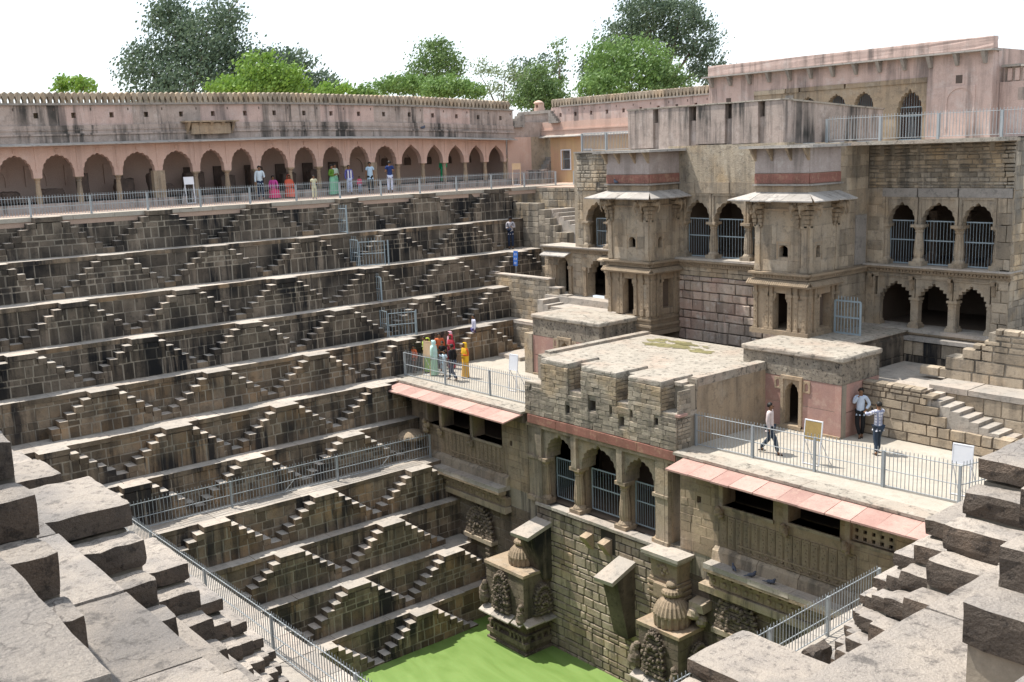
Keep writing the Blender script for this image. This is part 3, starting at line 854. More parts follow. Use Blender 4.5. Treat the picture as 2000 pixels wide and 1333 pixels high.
# ------------------------------------------------------------------ lower palace wall, left and right of the pavilion
P24 = FR('P', 24.4)
def lower_range(label, x0, x1, opens, jali, xp0, xp1, band_x0, band_x1, group):
    t = thing('gallery_wall', label, 'wall', (x0, 24.4, -11))
    mb = MB()
    # upper part with openings, thick
    wall_holes(mb, P24, x0, x1, -11.0, -8.12, [(a, b, zl, zh) for a, b, zl, zh in opens], 0.0, 0.55, 0.5)
    mb.build('wall', M['sand'], t)
    r = MB()
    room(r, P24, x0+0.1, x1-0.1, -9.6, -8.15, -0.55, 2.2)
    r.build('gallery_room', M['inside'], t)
    st = Coll()
    def cut(z0, z1):
        out = [(a-0.05, b+0.05) for a, b, zl, zh in opens if z1 > zl-0.05 and z0 < zh]
        if z1 > -10.6 and z0 < -9.1: out.append((xp0-0.05, xp1+0.05))
        return out
    masonry(st, P24, x0+0.02, x1-0.02, -10.98, -8.15, (0.22, 0.36), (0.35, 0.9), d=0.012, gap=0.008, cut=cut, bev=0.006)
    masonry(st, P24, x0+0.02, x1-0.02, -17.3, -11.75, (0.3, 0.5), (0.4, 0.9), d=0.02, gap=0.02, bev=0.015, mi=1)
    st.flush('stone', [M['sand'], M['carve']], t)
    # sills and posts with carved figures
    for (a, b, zl, zh) in opens:
        if b-a < 0.3: continue
        MB().fbox(P24, a-0.05, b+0.05, -0.5, 0.07, zl-0.1, zl, 0.5).build('sill', M['sand2'], t)
        MB().fbox(P24, a-0.16, a-0.002, 0.0, 0.08, zl-0.2, -8.15, 0.6).build('post', M['sand2'], t)
        f = MB(); lump(f, P24(a-0.1, 0.14, zl-0.22), 0.15, 6, 0.6); lump(f, P24(a-0.1, 0.20, zl-0.08), 0.09, 5, 0.6); lump(f, P24(a-0.02, 0.16, zl-0.34), 0.09, 5, 0.6)
        f.build('carved_figure', M['trim'], t)
    # row of upright carved panels
    x = xp0; k = 0
    pitch = 0.265 if xp1-xp0 < 4.2 else 0.30
    while x < xp1-0.1:
        p = MB(); tt = U(0.35, 0.65)
        zt = -9.42-0.0*k; zb = -10.45
        p.fbox(P24, x+0.012, x+pitch-0.012, -0.02, 0.03, zb, zt, tt)
        p.fbox(P24, x+0.045, x+pitch-0.045, 0.03, 0.045, zb+0.08, zt-0.08, tt-0.1)
        for q in range(7): lump(p, P24(x+pitch*0.5+U(-0.04, 0.04), 0.045, zb+0.15+q*0.12), 0.028, 4, tt)
        p.build('carved_panel', M['trim'], t)
        x += pitch; k += 1
    p = MB()
    for i in range(int((xp1-xp0-0.8)/0.3)):
        xx = xp0+0.9+i*0.3
        for q in range(4): lump(p, P24(xx+U(-0.05, 0.05), 0.05, -10.33-0.03+U(-0.05, 0.05)), 0.035, 4)
    p.fbox(P24, xp0+0.7, xp1, 0.0, 0.07, -10.28, -10.22, 0.6); p.fbox(P24, xp0+0.7, xp1, 0.0, 0.07, -10.48, -10.44, 0.6)
    p.build('rosette_band', M['trim'], t)
    # sloping seat-back course and ledge with cornice under it
    p = MB()
    x = band_x0
    while x < band_x1-0.1:
        w = min(U(0.9, 1.8), band_x1-x)
        vs = [P24(x+0.01, 0.0, -10.5), P24(x+w-0.01, 0.0, -10.5), P24(x+w-0.01, 0.16, -10.62), P24(x+0.01, 0.16, -10.62), P24(x+0.01, 0.0, -10.95), P24(x+w-0.01, 0.0, -10.95), P24(x+w-0.01, 0.2, -10.95), P24(x+0.01, 0.2, -10.95)]
        MB().add(vs, BOXF, U(0.3, 0.7)).build('bench_back_stone', M['sand2'], t)
        MB().fbox(P24, x+0.005, x+w-0.005, -0.02, 0.62, -11.1+U(-0.01, 0.01), -10.93, U(0.3, 0.8), 0, 0.01).build('ledge_slab', M['slab'], t)
        x += w
    cornice(t, P24, band_x0, band_x1, 0.28, -11.42, 0.32, 0.34, 'trim', dent=0.34)
    fz = MB()
    fz.fbox(P24, band_x0, band_x1, 0.0, 0.30, -11.75, -11.42, 0.5)
    xx = band_x0+0.2
    while xx < band_x1-0.2:
        pp = P24(xx, 0.30, -11.58)
        fz.tube(pp, P24(xx, 0.35, -11.58), 0.085, 10, 0.06, 0.7)
        fz.fbox(P24, xx+0.19, xx+0.215, 0.29, 0.315, -11.74, -11.44, 0.2)
        xx += 0.42
    fz.build('frieze', M['trim'], t)
    MB().fbox(P24, band_x0-0.4, band_x1+0.05, -0.02, 0.36, -12.02, -11.78, 0.6, 0, 0.02).build('string_course', M['sand2'], t)
    MB().fbox(P24, x0-0.6, x1+0.6, -0.6, -0.005, -17.4, -11.0, 0.5).build('lower_wall', M['mortar'], t)
    if jali:
        ja, jb, jz0, jz1 = jali
        j = MB(); n, mrow = 5, 3
        cw_ = (jb-ja)/n; chh = (jz1-jz0)/mrow
        for i in range(n+1): j.fbox(P24, ja+cw_*i-0.075, ja+cw_*i+0.075, -0.14, -0.05, jz0-0.08, jz1+0.08, 0.6)
        for i in range(mrow+1): j.fbox(P24, ja, jb, -0.137, -0.053, jz0+chh*i-0.05, jz0+chh*i+0.05, 0.6)
        j.build('stone_lattice', M['sand2'], t)
    return t
gl = lower_range('carved gallery wall with three dark openings left of the pavilion', -37.0, -28.85,
            [(-35.40, -34.66, -9.35, -8.35), (-34.34, -32.50, -9.35, -8.35), (-32.22, -30.42, -9.38, -8.35), (-29.95, -29.80, -9.28, -9.08)], None, -34.5, -30.4, -35.3, -30.0, None)
gr = lower_range('carved gallery wall with lattice window right of the pavilion', -21.25, -12.6,
            [(-20.55, -20.38, -9.28, -9.05), (-19.45, -17.62, -9.1, -8.35), (-17.04, -15.36, -9.02, -8.35), (-15.0, -13.7, -9.0, -8.3)], (-15.0, -13.7, -9.0, -8.38), -19.6, -14.9, -19.8, -14.2, None)
for (a, b, m0, m1, lab) in ((-37.75, -28.85, 0.35, 0.0, 'left'), (-20.85, -12.0, 0.0, 0.4, 'right')):
    t = thing('stone_awning', 'sloping %s awning above the gallery wall %s of the pavilion' % (('short pink slab' if lab == 'left' else 'long pink slab'), lab), 'awning', ((a+b)/2, 23.4, -8.0))
    awning(t, FR('P', 24.3), a+0.0, b, 0.06, -7.77, 1.06, -7.94, (0.62, 0.95), 'pinkslab', 0.055, tones=[0.55, 0.75, 0.3, 0.85, 0.5, 0.15, 0.65, 0.95, 0.35])

# ------------------------------------------------------------------ lower middle wall under the pavilion
t = thing('retaining_wall', 'tall dark jointed block wall below the pavilion arches', 'wall', (-25, 24.3, -16.8))
P243 = FR('P', 24.3)
MB().fbox(P243, -28.3, -21.4, -0.7, 0.0, -17.4, -11.12, 0.5).build('backing', M['darkjoint'], t)
st = Coll()
masonry(st, P243, -28.3, -21.4, -17.2, -11.3, (0.18, 0.40), (0.26, 0.78), d=0.045, gap=0.028, bev=0.022, cut=lambda z0, z1: [(-24.85, -24.15)] if z1 > -12.1 and z0 > -12.35 else [])
st.flush('stone', M['sand2'], t)
sl = MB(); sl.fbox(P243, -28.3, -21.3, -0.75, 0.10, -11.24, -11.12, 0.6, 0, 0.006)
sl.build('ledge', M['slab'], t)
x = -27.45
while x < -22.1:
    w = U(0.9, 1.7)
    if x+w > -22.4: w = -22.1-x
    MB().fbox(P243, x+0.006, x+w-0.006, -0.28, 0.16, -11.20, -11.09, None, 0, 0.008).build('kerb_slab', M['pinkslab' if rnd.random() < 0.0 else 'slab'], t)
    x += w
for x in (-25.55, -24.65):
    vs = [P243(x, 0, -11.55), P243(x+0.34, 0, -11.55), P243(x+0.34, 0.42, -11.66), P243(x, 0.42, -11.66), P243(x, 0, -12.25), P243(x+0.34, 0, -12.25), P243(x+0.34, 0.40, -11.74), P243(x, 0.40, -11.74)]
    MB().add(vs, BOXF, 0.7).build('corbel', M['sand'], t)
# slanting slab ramps over the shrines
def ramp(label, xa, xb, ya, yb, zt0, zt1, zbot):
    t = thing('ramp_buttress', label, 'buttress', (xa, ya, zbot))
    vs = [(xa, ya, zt0), (xb, ya+0.1, zt0-0.02), (xb, yb, zt1), (xa, yb, zt1), (xa, ya+0.03, zt0-0.14), (xb, ya+0.12, zt0-0.16), (xb, yb, zt1-0.16), (xa, yb, zt1-0.16)]
    vv = []
    mb = MB().add(vs, BOXF, 0.5)
    mb.build('top_slab', M['greyeave'] if False else M['slab'], t)
    b = MB()
    x0, x1 = xa+0.06, xb-0.05
    vs = [(x0, ya+0.35, zt0-0.12), (x1, ya+0.4, zt0-0.14), (x1, yb, zt1-0.16), (x0, yb, zt1-0.16), (x0, ya+0.9, zbot), (x1, ya+0.9, zbot), (x1, yb, zbot), (x0, yb, zbot)]
    b.add(vs, BOXF, 0.4).build('buttress_body', M['darker'], t)
    return t
ramp('grey slanting slab buttress above the left domed shrine', -28.35, -27.45, 22.95, 24.32, -12.02, -11.72, -13.95)
ramp('grey slanting slab buttress near the middle of the lower wall', -23.95, -23.15, 23.0, 24.32, -12.45, -12.02, -14.8)

def shrine(label, x0, x1, y0, zt, domelabel, dx, dy, dr, dh, ev_z, ped=True):
    t = thing('shrine', label, 'shrine', (x0, y0, -16.8))
    P = FR('P', y0); Lf = FR('L', x1)
    b = MB()
    b.box(x0+0.06, x1-0.06, y0+0.06, 24.35, ev_z, zt-0.10, 0.5)
    b.build('upper_block', M['carve'], t)
    st = Coll()
    masonry(st, P, x0+0.06, x1-0.06, ev_z+0.05, zt-0.12, (0.3, 0.45), (0.5, 0.9), d=-0.045, gap=0.01, bev=0.008, d0_=-0.1)
    masonry(st, Lf, y0+0.08, 24.3, ev_z+0.05, zt-0.12, (0.3, 0.45), (0.5, 0.9), d=-0.045, gap=0.01, bev=0.008, d0_=-0.1)
    st.flush('stone', M['carve'], t)
    MB().box(x0, x1, y0, 24.35, zt-0.12, zt, 0.6, 0, 0.01).build('top_slab', M['sand'], t)
    # moulded lower body
    b = MB()
    lv = [(-17.2, -16.7, 0.12), (-16.7, -16.5, 0.04), (-16.5, -16.3, 0.12), (-16.3, ev_z-0.75, -0.06), (ev_z-0.75, ev_z-0.65, 0.08), (ev_z-0.65, ev_z-0.1, -0.04)]
    for (a, c_, o) in lv: b.box(x0+0.12-o, x1-0.12+o, y0+0.12-o, 24.35, a, c_, U(0.3, 0.6))
    n = 9
    for i in range(n):
        xx = x0+0.15+(x1-x0-0.4)*i/(n-1)
        if n//2-1 <= i <= n//2: continue
        b.box(xx, xx+0.10, y0+0.02, y0+0.2, -16.3, ev_z-0.7, U(0.3, 0.7))
    for i in range(4): b.box(x1-0.2, x1-0.02, y0+0.2+i*0.32, y0+0.3+i*0.32, -16.3, ev_z-0.7, U(0.3, 0.7))
    b.build('moulded_base', M['carve'], t)
    awning(t, P, x0-0.05, x1-0.6, -0.05, ev_z+0.02, 0.32, ev_z-0.16, (0.5, 0.8), 'slab', 0.05, name='eave_slab')
    awning(t, P, x1-0.55, x1+0.0, -0.05, ev_z-0.0, 0.25, ev_z-0.14, (0.55, 0.6), 'slab', 0.05, name='eave_slab')
    awning(t, Lf, y0-0.1, 24.3, -0.05, ev_z+0.02, 0.26, ev_z-0.14, (0.7, 0.9), 'slab', 0.05, name='eave_slab')
    pediment(t, P, (x0+x1)/2-0.08, 0.0, ev_z+0.1, 0.95, 1.5)
    s = MB()
    for (cx, cz, r) in ((x0+0.02, ev_z+0.55, 0.24), (x1-0.15, ev_z+0.25, 0.2)):
        for k in range(5): lump(s, (cx+U(-0.05, 0.05), y0-0.06, cz-0.25+0.14*k), r*(1-0.12*k), 6)
    s.build('corner_figure', M['carve'], t)
    pediment(t, Lf, y0+0.85, 0.0, ev_z+0.15, 0.9, 1.1)
    amalaka_dome('stone_dome', domelabel, dx, dy, zt, dr, dh)
    return t
shrine('moss-stained carved stone shrine standing in the green water', -29.95, -27.6, 22.9, -13.55, 'ribbed stone dome under the slanting slab on the left shrine', -28.65, 23.75, 0.52, 1.15, -15.35)
shrine('carved stone shrine at the lower right, cut by the picture edge', -22.05, -20.2, 23.1, -13.4, 'larger ribbed stone dome on the right shrine below the carved pillar', -21.05, 23.75, 0.60, 1.5, -15.1)

# carved pillar block over the right dome, and the doorways with pediments
t = thing('carved_pillar', 'square carved pillar block above the larger ribbed dome', 'pillar', (-21.2, 24, -12.6))
b = MB()
b.box(-22.25, -20.65, 23.55, 24.4, -11.2, -11.08, 0.7, 0, 0.01); b.box(-22.15, -20.75, 23.63, 24.4, -11.32, -11.2, 0.5)
b.build('cap_slab', M['slab'], t)
b = MB(); b.box(-22.0, -20.85, 23.78, 24.4, -12.0, -11.32, 0.5)
for k in range(7): b.box(-22.05-0.05*(k % 2), -20.8+0.05*(k % 2), 23.73-0.05*(k % 2), 24.4, -12.7+0.1*k, -12.62+0.1*k, U(0.3, 0.7))
b.box(-21.7, -21.1, 23.55, 23.8, -12.55, -12.1, 0.6)
for k in range(12): lump(b, (-21.45+U(-0.2, 0.2), 23.76, -11.65+U(-0.2, 0.2)), U(0.05, 0.09), 5)
b.build('carved_block', M['trim'], t)
t = thing('corbel_block', 'weathered stone corbel beside the larger dome', 'stone block', (-20.4, 24.2, -12.7))
b = MB(); b.box(-20.5, -19.9, 23.9, 24.4, -12.75, -12.45, 0.7, 0, 0.03); lump(b, (-20.3, 23.95, -12.85), 0.22, 7); lump(b, (-20.1, 24.1, -13.1), 0.2, 7)
b.build('block', M['sand2'], t)
for (cx, z0, w, lab) in ((-31.85, -13.5, 1.7, 'dark niche doorway with carved pediment left of the left shrine'), (-18.8, -13.15, 1.6, 'dark niche doorway with carved pediment right of the right shrine')):
    t = thing('niche_doorway', lab, 'doorway', (cx, 24.0, z0-1.6))
    pediment(t, P24, cx, 0.08, z0+0.05, w, 1.25)
    b = MB()
    b.fbox(P24, cx-w*0.55, cx+w*0.55, 0.0, 0.36, z0-0.14, z0+0.03, 0.6, 0, 0.01)
    b.build('lintel', M['sand2'], t)
    for sg in (-1, 1):
        b = MB(); xx = cx+sg*w*0.36
        b.fbox(P24, xx-0.11, xx+0.11, 0.0, 0.30, z0-1.8, z0-0.14, 0.5)
        for k in range(7): b.fbox(P24, xx-0.13, xx+0.13, 0.0, 0.33, z0-1.7+k*0.22, z0-1.62+k*0.22, U(0.3, 0.7))
        b.build('jamb', M['carve'], t)
    b = MB(); room(b, P24, cx-w*0.30, cx+w*0.30, z0-1.8, z0-0.14, 0.26, 0.25)
    b.build('recess', M['relic_shade'], t)
t = thing('canopy_pillar', 'small round scalloped canopy on a pillar where the fence meets the palace', 'pillar', (-35.85, 23.75, -11))
b = MB(); b.lathe(-35.85, 23.75, [(0.30, -9.98), (0.62, -10.0), (0.66, -9.92), (0.60, -9.82), (0.40, -9.68), (0.15, -9.62)], 28, lambda i, k: 1.0 if (i % 2 or k > 2) else 0.92, 0.5)
b.build('canopy', M['trim'], t)
b = MB(); b.lathe(-35.85, 23.8, [(0.16, -10.6), (0.13, -10.5), (0.12, -10.1), (0.2, -9.98)], 12, None, 0.5)
for k in range(4): b.box(-36.3+0.04*k, -35.4-0.04*k, 23.4+0.04*k, 24.4, -10.78+0.06*k, -10.73+0.06*k, U(0.3, 0.7))
b.build('pillar_shaft', M['trim'], t)
b = MB(); lump(b, (-35.15, 24.1, -9.35), 0.18, 7); lump(b, (-35.15, 23.98, -9.15), 0.11, 6); lump(b, (-35.1, 24.0, -9.55), 0.14, 6)
b.build('carved_figure', M['trim'], t)

# ------------------------------------------------------------------ pavilion
pv = thing('pavilion', 'battlemented stone pavilion with three cusped arches and red band', 'pavilion', (-25.05, 24.3, -11.1))
PX0, PX1 = -28.8, -21.3
b = MB()
# roof body: from red band to roof
b.box(PX0+0.03, PX1-0.03, 24.6, 31.0, -8.1, -7.70, 0.5)
b.box(PX0+0.03, PX1-0.03, 24.95, 31.0, -7.70, -5.68, 0.5)
b.build('core', M['mortar'], pv)
MB().box(PX0+0.25, PX1-0.3, 24.9, 30.9, -5.72, -5.60, 0.5).build('roof', M['roof'], pv)
# low roof rims
b = MB(); b.box(PX1-0.32, PX1+0.02, 25.35, 29.05, -5.75, -5.46, 0.5, 0, 0.015); b.build('rim', M['roof'], pv)
b = MB(); b.box(PX0-0.02, PX0+0.28, 25.35, 30.9, -5.75, -5.50, 0.5, 0, 0.015); b.build('rim', M['roof'], pv)
# merlons: four rounded blocks with deep slots between
mer = [(-28.62, -27.95, 24.9), (-27.85, -26.1, 24.3), (-25.62, -23.78, 24.3), (-23.32, -21.72, 24.3)]
mer = [(-27.85, -26.38, 24.28), (-25.72, -23.98, 24.28), (-23.42, -21.95, 24.28)]
for i, (a, b_, y) in enumerate(mer):
    m = MB(); vs, fs = rough(a, b_, y, 25.9, -5.72, -5.50, 8, 0.05, 0.012, i*3.3); m.add(vs, fs, 0.5)
    m.build('merlon_top', M['roof'], pv)
    m = MB(); m.box(a+0.02, b_-0.02, y+0.03, 25.85, -6.6, -5.66, 0.5); m.build('merlon', M['lichen'], pv)
m = MB(); m.box(PX0, -28.15, 25.0, 25.6, -6.7, -5.60, 0.5, 0, 0.02); m.build('merlon', M['lichen'], pv)
m = MB(); m.box(-21.66, PX1, 25.25, 25.6, -6.55, -5.50, 0.5, 0, 0.02); m.build('merlon', M['lichen'], pv)
b = MB(); b.box(PX0, PX1, 24.34, 25.3, -6.68, -6.50, 0.5); b.build('slot_floor', M['roof'], pv)
hol = [(-26.55, -26.32, -7.35, -7.05), (-25.35, -24.98, -7.05, -6.6), (-24.3, -24.18, -7.0, -6.72), (-23.88, -23.62, -7.35, -7.0), (-23.35, -23.22, -6.95, -6.7), (-22.25, -22.08, -7.0, -6.76), (-28.5, -28.4, -6.75, -6.58)]
b = MB(); wall_holes(b, P243, PX0+0.02, PX1-0.02, -7.72, -6.52, hol, -0.0, 0.45, 0.5); b.build('front_core', M['rubble'], pv)
b = MB(); b.fbox(P243, PX0+0.05, PX1-0.05, -0.66, -0.60, -7.7, -6.55, 0.2); b.build('loophole_shade', M['relic_shade'], pv)  # dark sheet painted as the shade behind the loopholes
st = Coll()
hol = [(-26.55, -26.32, -7.35, -7.05), (-25.35, -24.98, -7.05, -6.6), (-24.3, -24.18, -7.0, -6.72), (-23.88, -23.62, -7.35, -7.0), (-23.35, -23.22, -6.95, -6.7), (-22.25, -22.08, -7.0, -6.76), (-28.5, -28.4, -6.75, -6.58)]
def pcut(z0, z1):
    out = [(a, b_) for a, b_, p, q in hol if z1 > p and z0 < q]
    if z1 > -6.52:
        e = [PX0]+[v for m_ in mer for v in m_[:2]]+[PX1]
        out += [(e[i], e[i+1]) for i in range(0, len(e), 2)]
    return out
masonry(st, P243, PX0, PX1, -7.72, -5.70, (0.11, 0.20), (0.25, 0.62), d=0.035, gap=0.007, bev=0.006, cut=pcut, d0_=0.0)
masonry(st, FR('L', PX1), 24.35, 24.98, -7.72, -5.75, (0.12, 0.2), (0.2, 0.4), d=0.02, gap=0.012, bev=0.012)
for (a, b_, y) in mer: masonry(st, FR('L', b_-0.02), 24.32, 25.85, -6.5, -5.72, (0.10, 0.17), (0.2, 0.5), d=0.03, gap=0.012, bev=0.012)
st.flush('stone', M['rubble'], pv)
b = MB()
for (a, b_, p, q) in hol:
    for (u, v, w, x) in ((a-0.015, b_+0.015, p-0.02, p), (a-0.015, b_+0.015, q, q+0.02), (a-0.02, a, p, q), (b_, b_+0.02, p, q)): b.fbox(P243, u, v, -0.2, 0.03, w, x, 0.3)
pass
b = MB(); b.box(PX1-0.03, PX1+0.0, 25.3, 29.0, -7.7, -5.5, 0.5); b.build('side_wall', M['sand'], pv)
b = MB(); b.box(PX1-0.05, PX1+0.12, 24.28, 24.7, -6.58, -6.50, 0.5); b.build('kerb_slab', M['pinkslab'], pv)
# red band in slabs
x = PX0+0.15
for w in (1.6, 2.15, 1.9, 1.7):
    MB().fbox(P243, x+0.01, min(x+w, PX1)-0.01, -0.35, 0.07, -8.06, -7.74, U(0.3, 0.8), 0, 0.008).build('red_band_slab', M['red'], pv)
    x += w
b = MB(); b.fbox(P243, PX0, PX1, -0.4, 0.02, -8.2, -8.06, 0.5); b.build('beam', M['sand'], pv)
# arches
for i, cx in enumerate((-27.2, -25.05, -22.95)):
    hw = (0.72, 0.86, 0.66)[i]
    lo, hi = (-27.98, -26.2, -23.9, -22.25)[i], (-27.98, -26.2, -23.9, -22.25)[i+1]
    b = MB(); arch_panel(b, P243, lo+0.0, hi-0.0, -9.35, -8.2, arch_pts((lo+hi)/2, min(hw, (hi-lo)/2-0.06), -9.15, 0.74, 9, 0.07, 0.12), -0.12, 0.7, 0.5)
    b.build('cusped_arch', M['sand2'], pv)
    grille(pv, P243, (lo+hi)/2-hw+0.02, (lo+hi)/2+hw-0.02, -0.62, -10.95, -9.42, 12, 'grille')
for x in (-26.2, -23.9):
    column(pv, x, 24.55, -11.12, -9.35, 0.19, M['sand'])
    b = MB(); b.box(x-0.13, x+0.13, 24.28, 24.5, -9.35, -8.2, 0.6); b.build('pilaster', M['sand2'], pv)
    b = MB(); b.box(x-0.14, x+0.14, 24.75, 25.05, -11.12, -9.35, 0.4); b.build('pier', M['sand'], pv)
for (a, b_) in ((PX0+0.02, -28.35), (-28.33, -27.98), (-22.25, -21.85), (-21.83, PX1-0.4)):
    b = MB(); b.box(a, b_, 24.3+(0.06 if a < -28.34 else 0.0), 25.0, -11.12, -8.2, U(0.4, 0.7)); b.box(a-0.02, b_+0.02, 24.26, 25.0, -9.45, -9.35, 0.5); b.box(a-0.02, b_+0.02, 24.24, 25.0, -11.12, -10.95, 0.5)
    b.build('pier', M['sand2'], pv)
column(pv, -27.95, 24.5, -11.12, -9.35, 0.17, M['sand']); column(pv, -22.2, 24.5, -11.12, -9.35, 0.15, M['sand'])
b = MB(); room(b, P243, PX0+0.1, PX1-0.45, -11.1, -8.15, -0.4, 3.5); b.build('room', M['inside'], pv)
b = MB(); b.box(PX0, PX0+0.1, 24.4, 28.0, -11.1, -8.1, 0.5); b.box(PX1-0.44, PX1-0.36, 24.5, 28.0, -11.1, -8.1, 0.5); b.build('side_wall', M['sand'], pv)
# moss patch on the roof
ms = MB(); 0 and ms.add([(-27.2+0.9*math.cos(a)*(1+0.3*math.sin(3*a)), 29.2+0.75*math.sin(a)*(1+0.25*math.cos(4*a)), -5.594) for a in [i*math.pi/12 for i in range(24)]]+[], [tuple(range(24))], 0.5)
0 and ms.add([(-25.9+0.8*math.cos(a)*(1+0.3*math.sin(2*a)), 29.9+0.4*math.sin(a)*(1+0.25*math.cos(3*a)), -5.594) for a in [i*math.pi/12 for i in range(24)]], [tuple(range(24))], 0.6)
for i in range(34):
    cx, cy, q = -27.6+U(0, 3.4), 29.6+U(-0.5, 0.75), U(0.08, 0.34)
    ms.add([(cx+q*1.5*math.cos(a_)*(1+0.3*math.sin(3*a_+i)), cy+q*0.8*math.sin(a_)*(1+0.25*math.cos(4*a_+i)), -5.596+0.0004*i) for a_ in [j*math.pi/8 for j in range(16)]], [tuple(range(16))], U(0, 1))
ms.build('moss_patch', M['moss'], pv, kind='stuff')

# ------------------------------------------------------------------ kiosks
def kiosk(label, x0, x1, y0, y1, zt, doorx, dz0, dz1, right, plinth):
    t = thing('kiosk', label, 'stone hut', ((x0+x1)/2, y0, -7.7))
    P = FR('P', y0); Lf = FR('L', x1)
    m = MB(); vs, fs = rough(x0-0.08, x1+0.08, y0-0.08, y1+0.1, zt-0.22, zt, 14, 0.09, 0.015, x0); m.add(vs, fs, 0.5); m.build('roof', M['roof'], t)
    m = MB(); m.box(x0, x1, y0, y1, zt-0.95, zt-0.16, 0.5); 
    m.build('stained_parapet', M['lichen'], t)
    b = MB(); pts = arch_pts(doorx, 0.27, dz1-0.42, 0.40, 7, 0.08, 0.12)
    arch_panel(b, P, doorx-0.32, doorx+0.32, dz0, dz1+0.1, pts, 0.02, 0.3, 0.6)
    for (a, c_) in ((doorx-0.42, doorx-0.32), (doorx+0.32, doorx+0.42)): b.fbox(P, a, c_, -0.3, 0.07, dz0-0.1, dz1+0.22, 0.7)
    b.fbox(P, doorx-0.32, doorx+0.32, -0.3, 0.07, dz1+0.10, dz1+0.22, 0.7)
    b.fbox(P, doorx-0.42, doorx+0.42, -0.3, 0.10, dz0-0.12, dz0, 0.7)
    b.build('door_frame', M['sand'], t)
    r = MB(); room(r, P, doorx-0.8, doorx+0.8, dz0, dz1+0.2, -0.28, 1.4); r.build('room', M['inside'], t)
    # plaster / slab panels
    for (a, c_) in ((x0, doorx-0.42), (doorx+0.42, x1)):
        z = -7.7
        for (q, w) in ((-7.72, -6.82), (-6.80, zt-0.96)):
            MB().fbox(P, a+0.002, c_-0.002, -0.25, U(-0.012, 0.0), q, w, U(0.2, 0.8)).build('wall_panel', M['pinkwall'], t)
        MB().fbox(P, a, c_, -0.3, -0.02, -7.72, zt-0.96, 0.3).build('wall', M['mortar'], t)
    b = MB(); b.fbox(P, doorx-0.42, doorx+0.42, -0.3, 0.0, dz1+0.22, zt-0.955, 0.5); b.build('wall', M['sand'], t)
    for (q, w) in ((-7.72, -6.86), (-6.84, zt-0.96)):
        MB().fbox(Lf, y0+0.01, y1, -0.25, U(-0.012, 0.0), q, w, U(0.2, 0.8)).build('wall_panel', M['pinkwall'], t)
    for sg in (-1, 1):
        b = MB(); xx = doorx+sg*0.58; zz = dz1-0.05
        arch_panel(b, P, xx-0.13, xx+0.13, zz-0.18, zz+0.17, arch_pts(xx, 0.065, zz, 0.09, 0, 0, 0.2, 10), 0.02, 0.06, 0.7)
        b.fbox(P, xx-0.13, xx+0.13, -0.03, 0.02, zz-0.24, zz-0.18, 0.7)
        b.build('small_niche', M['sand'], t)
    MB().fbox(P, x0, x1, -0.05, 0.08, -7.7, -7.62, 0.5).build('plinth', M['sand'], t)
    MB().box(x0, x0+0.05, y0, y1, -7.7, zt-0.96, 0.5).build('back_side_wall', M['pinkwall'], t)
    return t
kiosk('pink stone hut with dark cusped doorway beside the three young men', -22.25, -18.3, 28.95, 31.2, -4.93, -20.2, -7.55, -6.05, True, 0)
kiosk('pink stone hut half hidden behind the pavilion roof', -33.65, -29.5, 28.95, 31.2, -4.98, -31.6, -7.55, -6.05, False, 0)
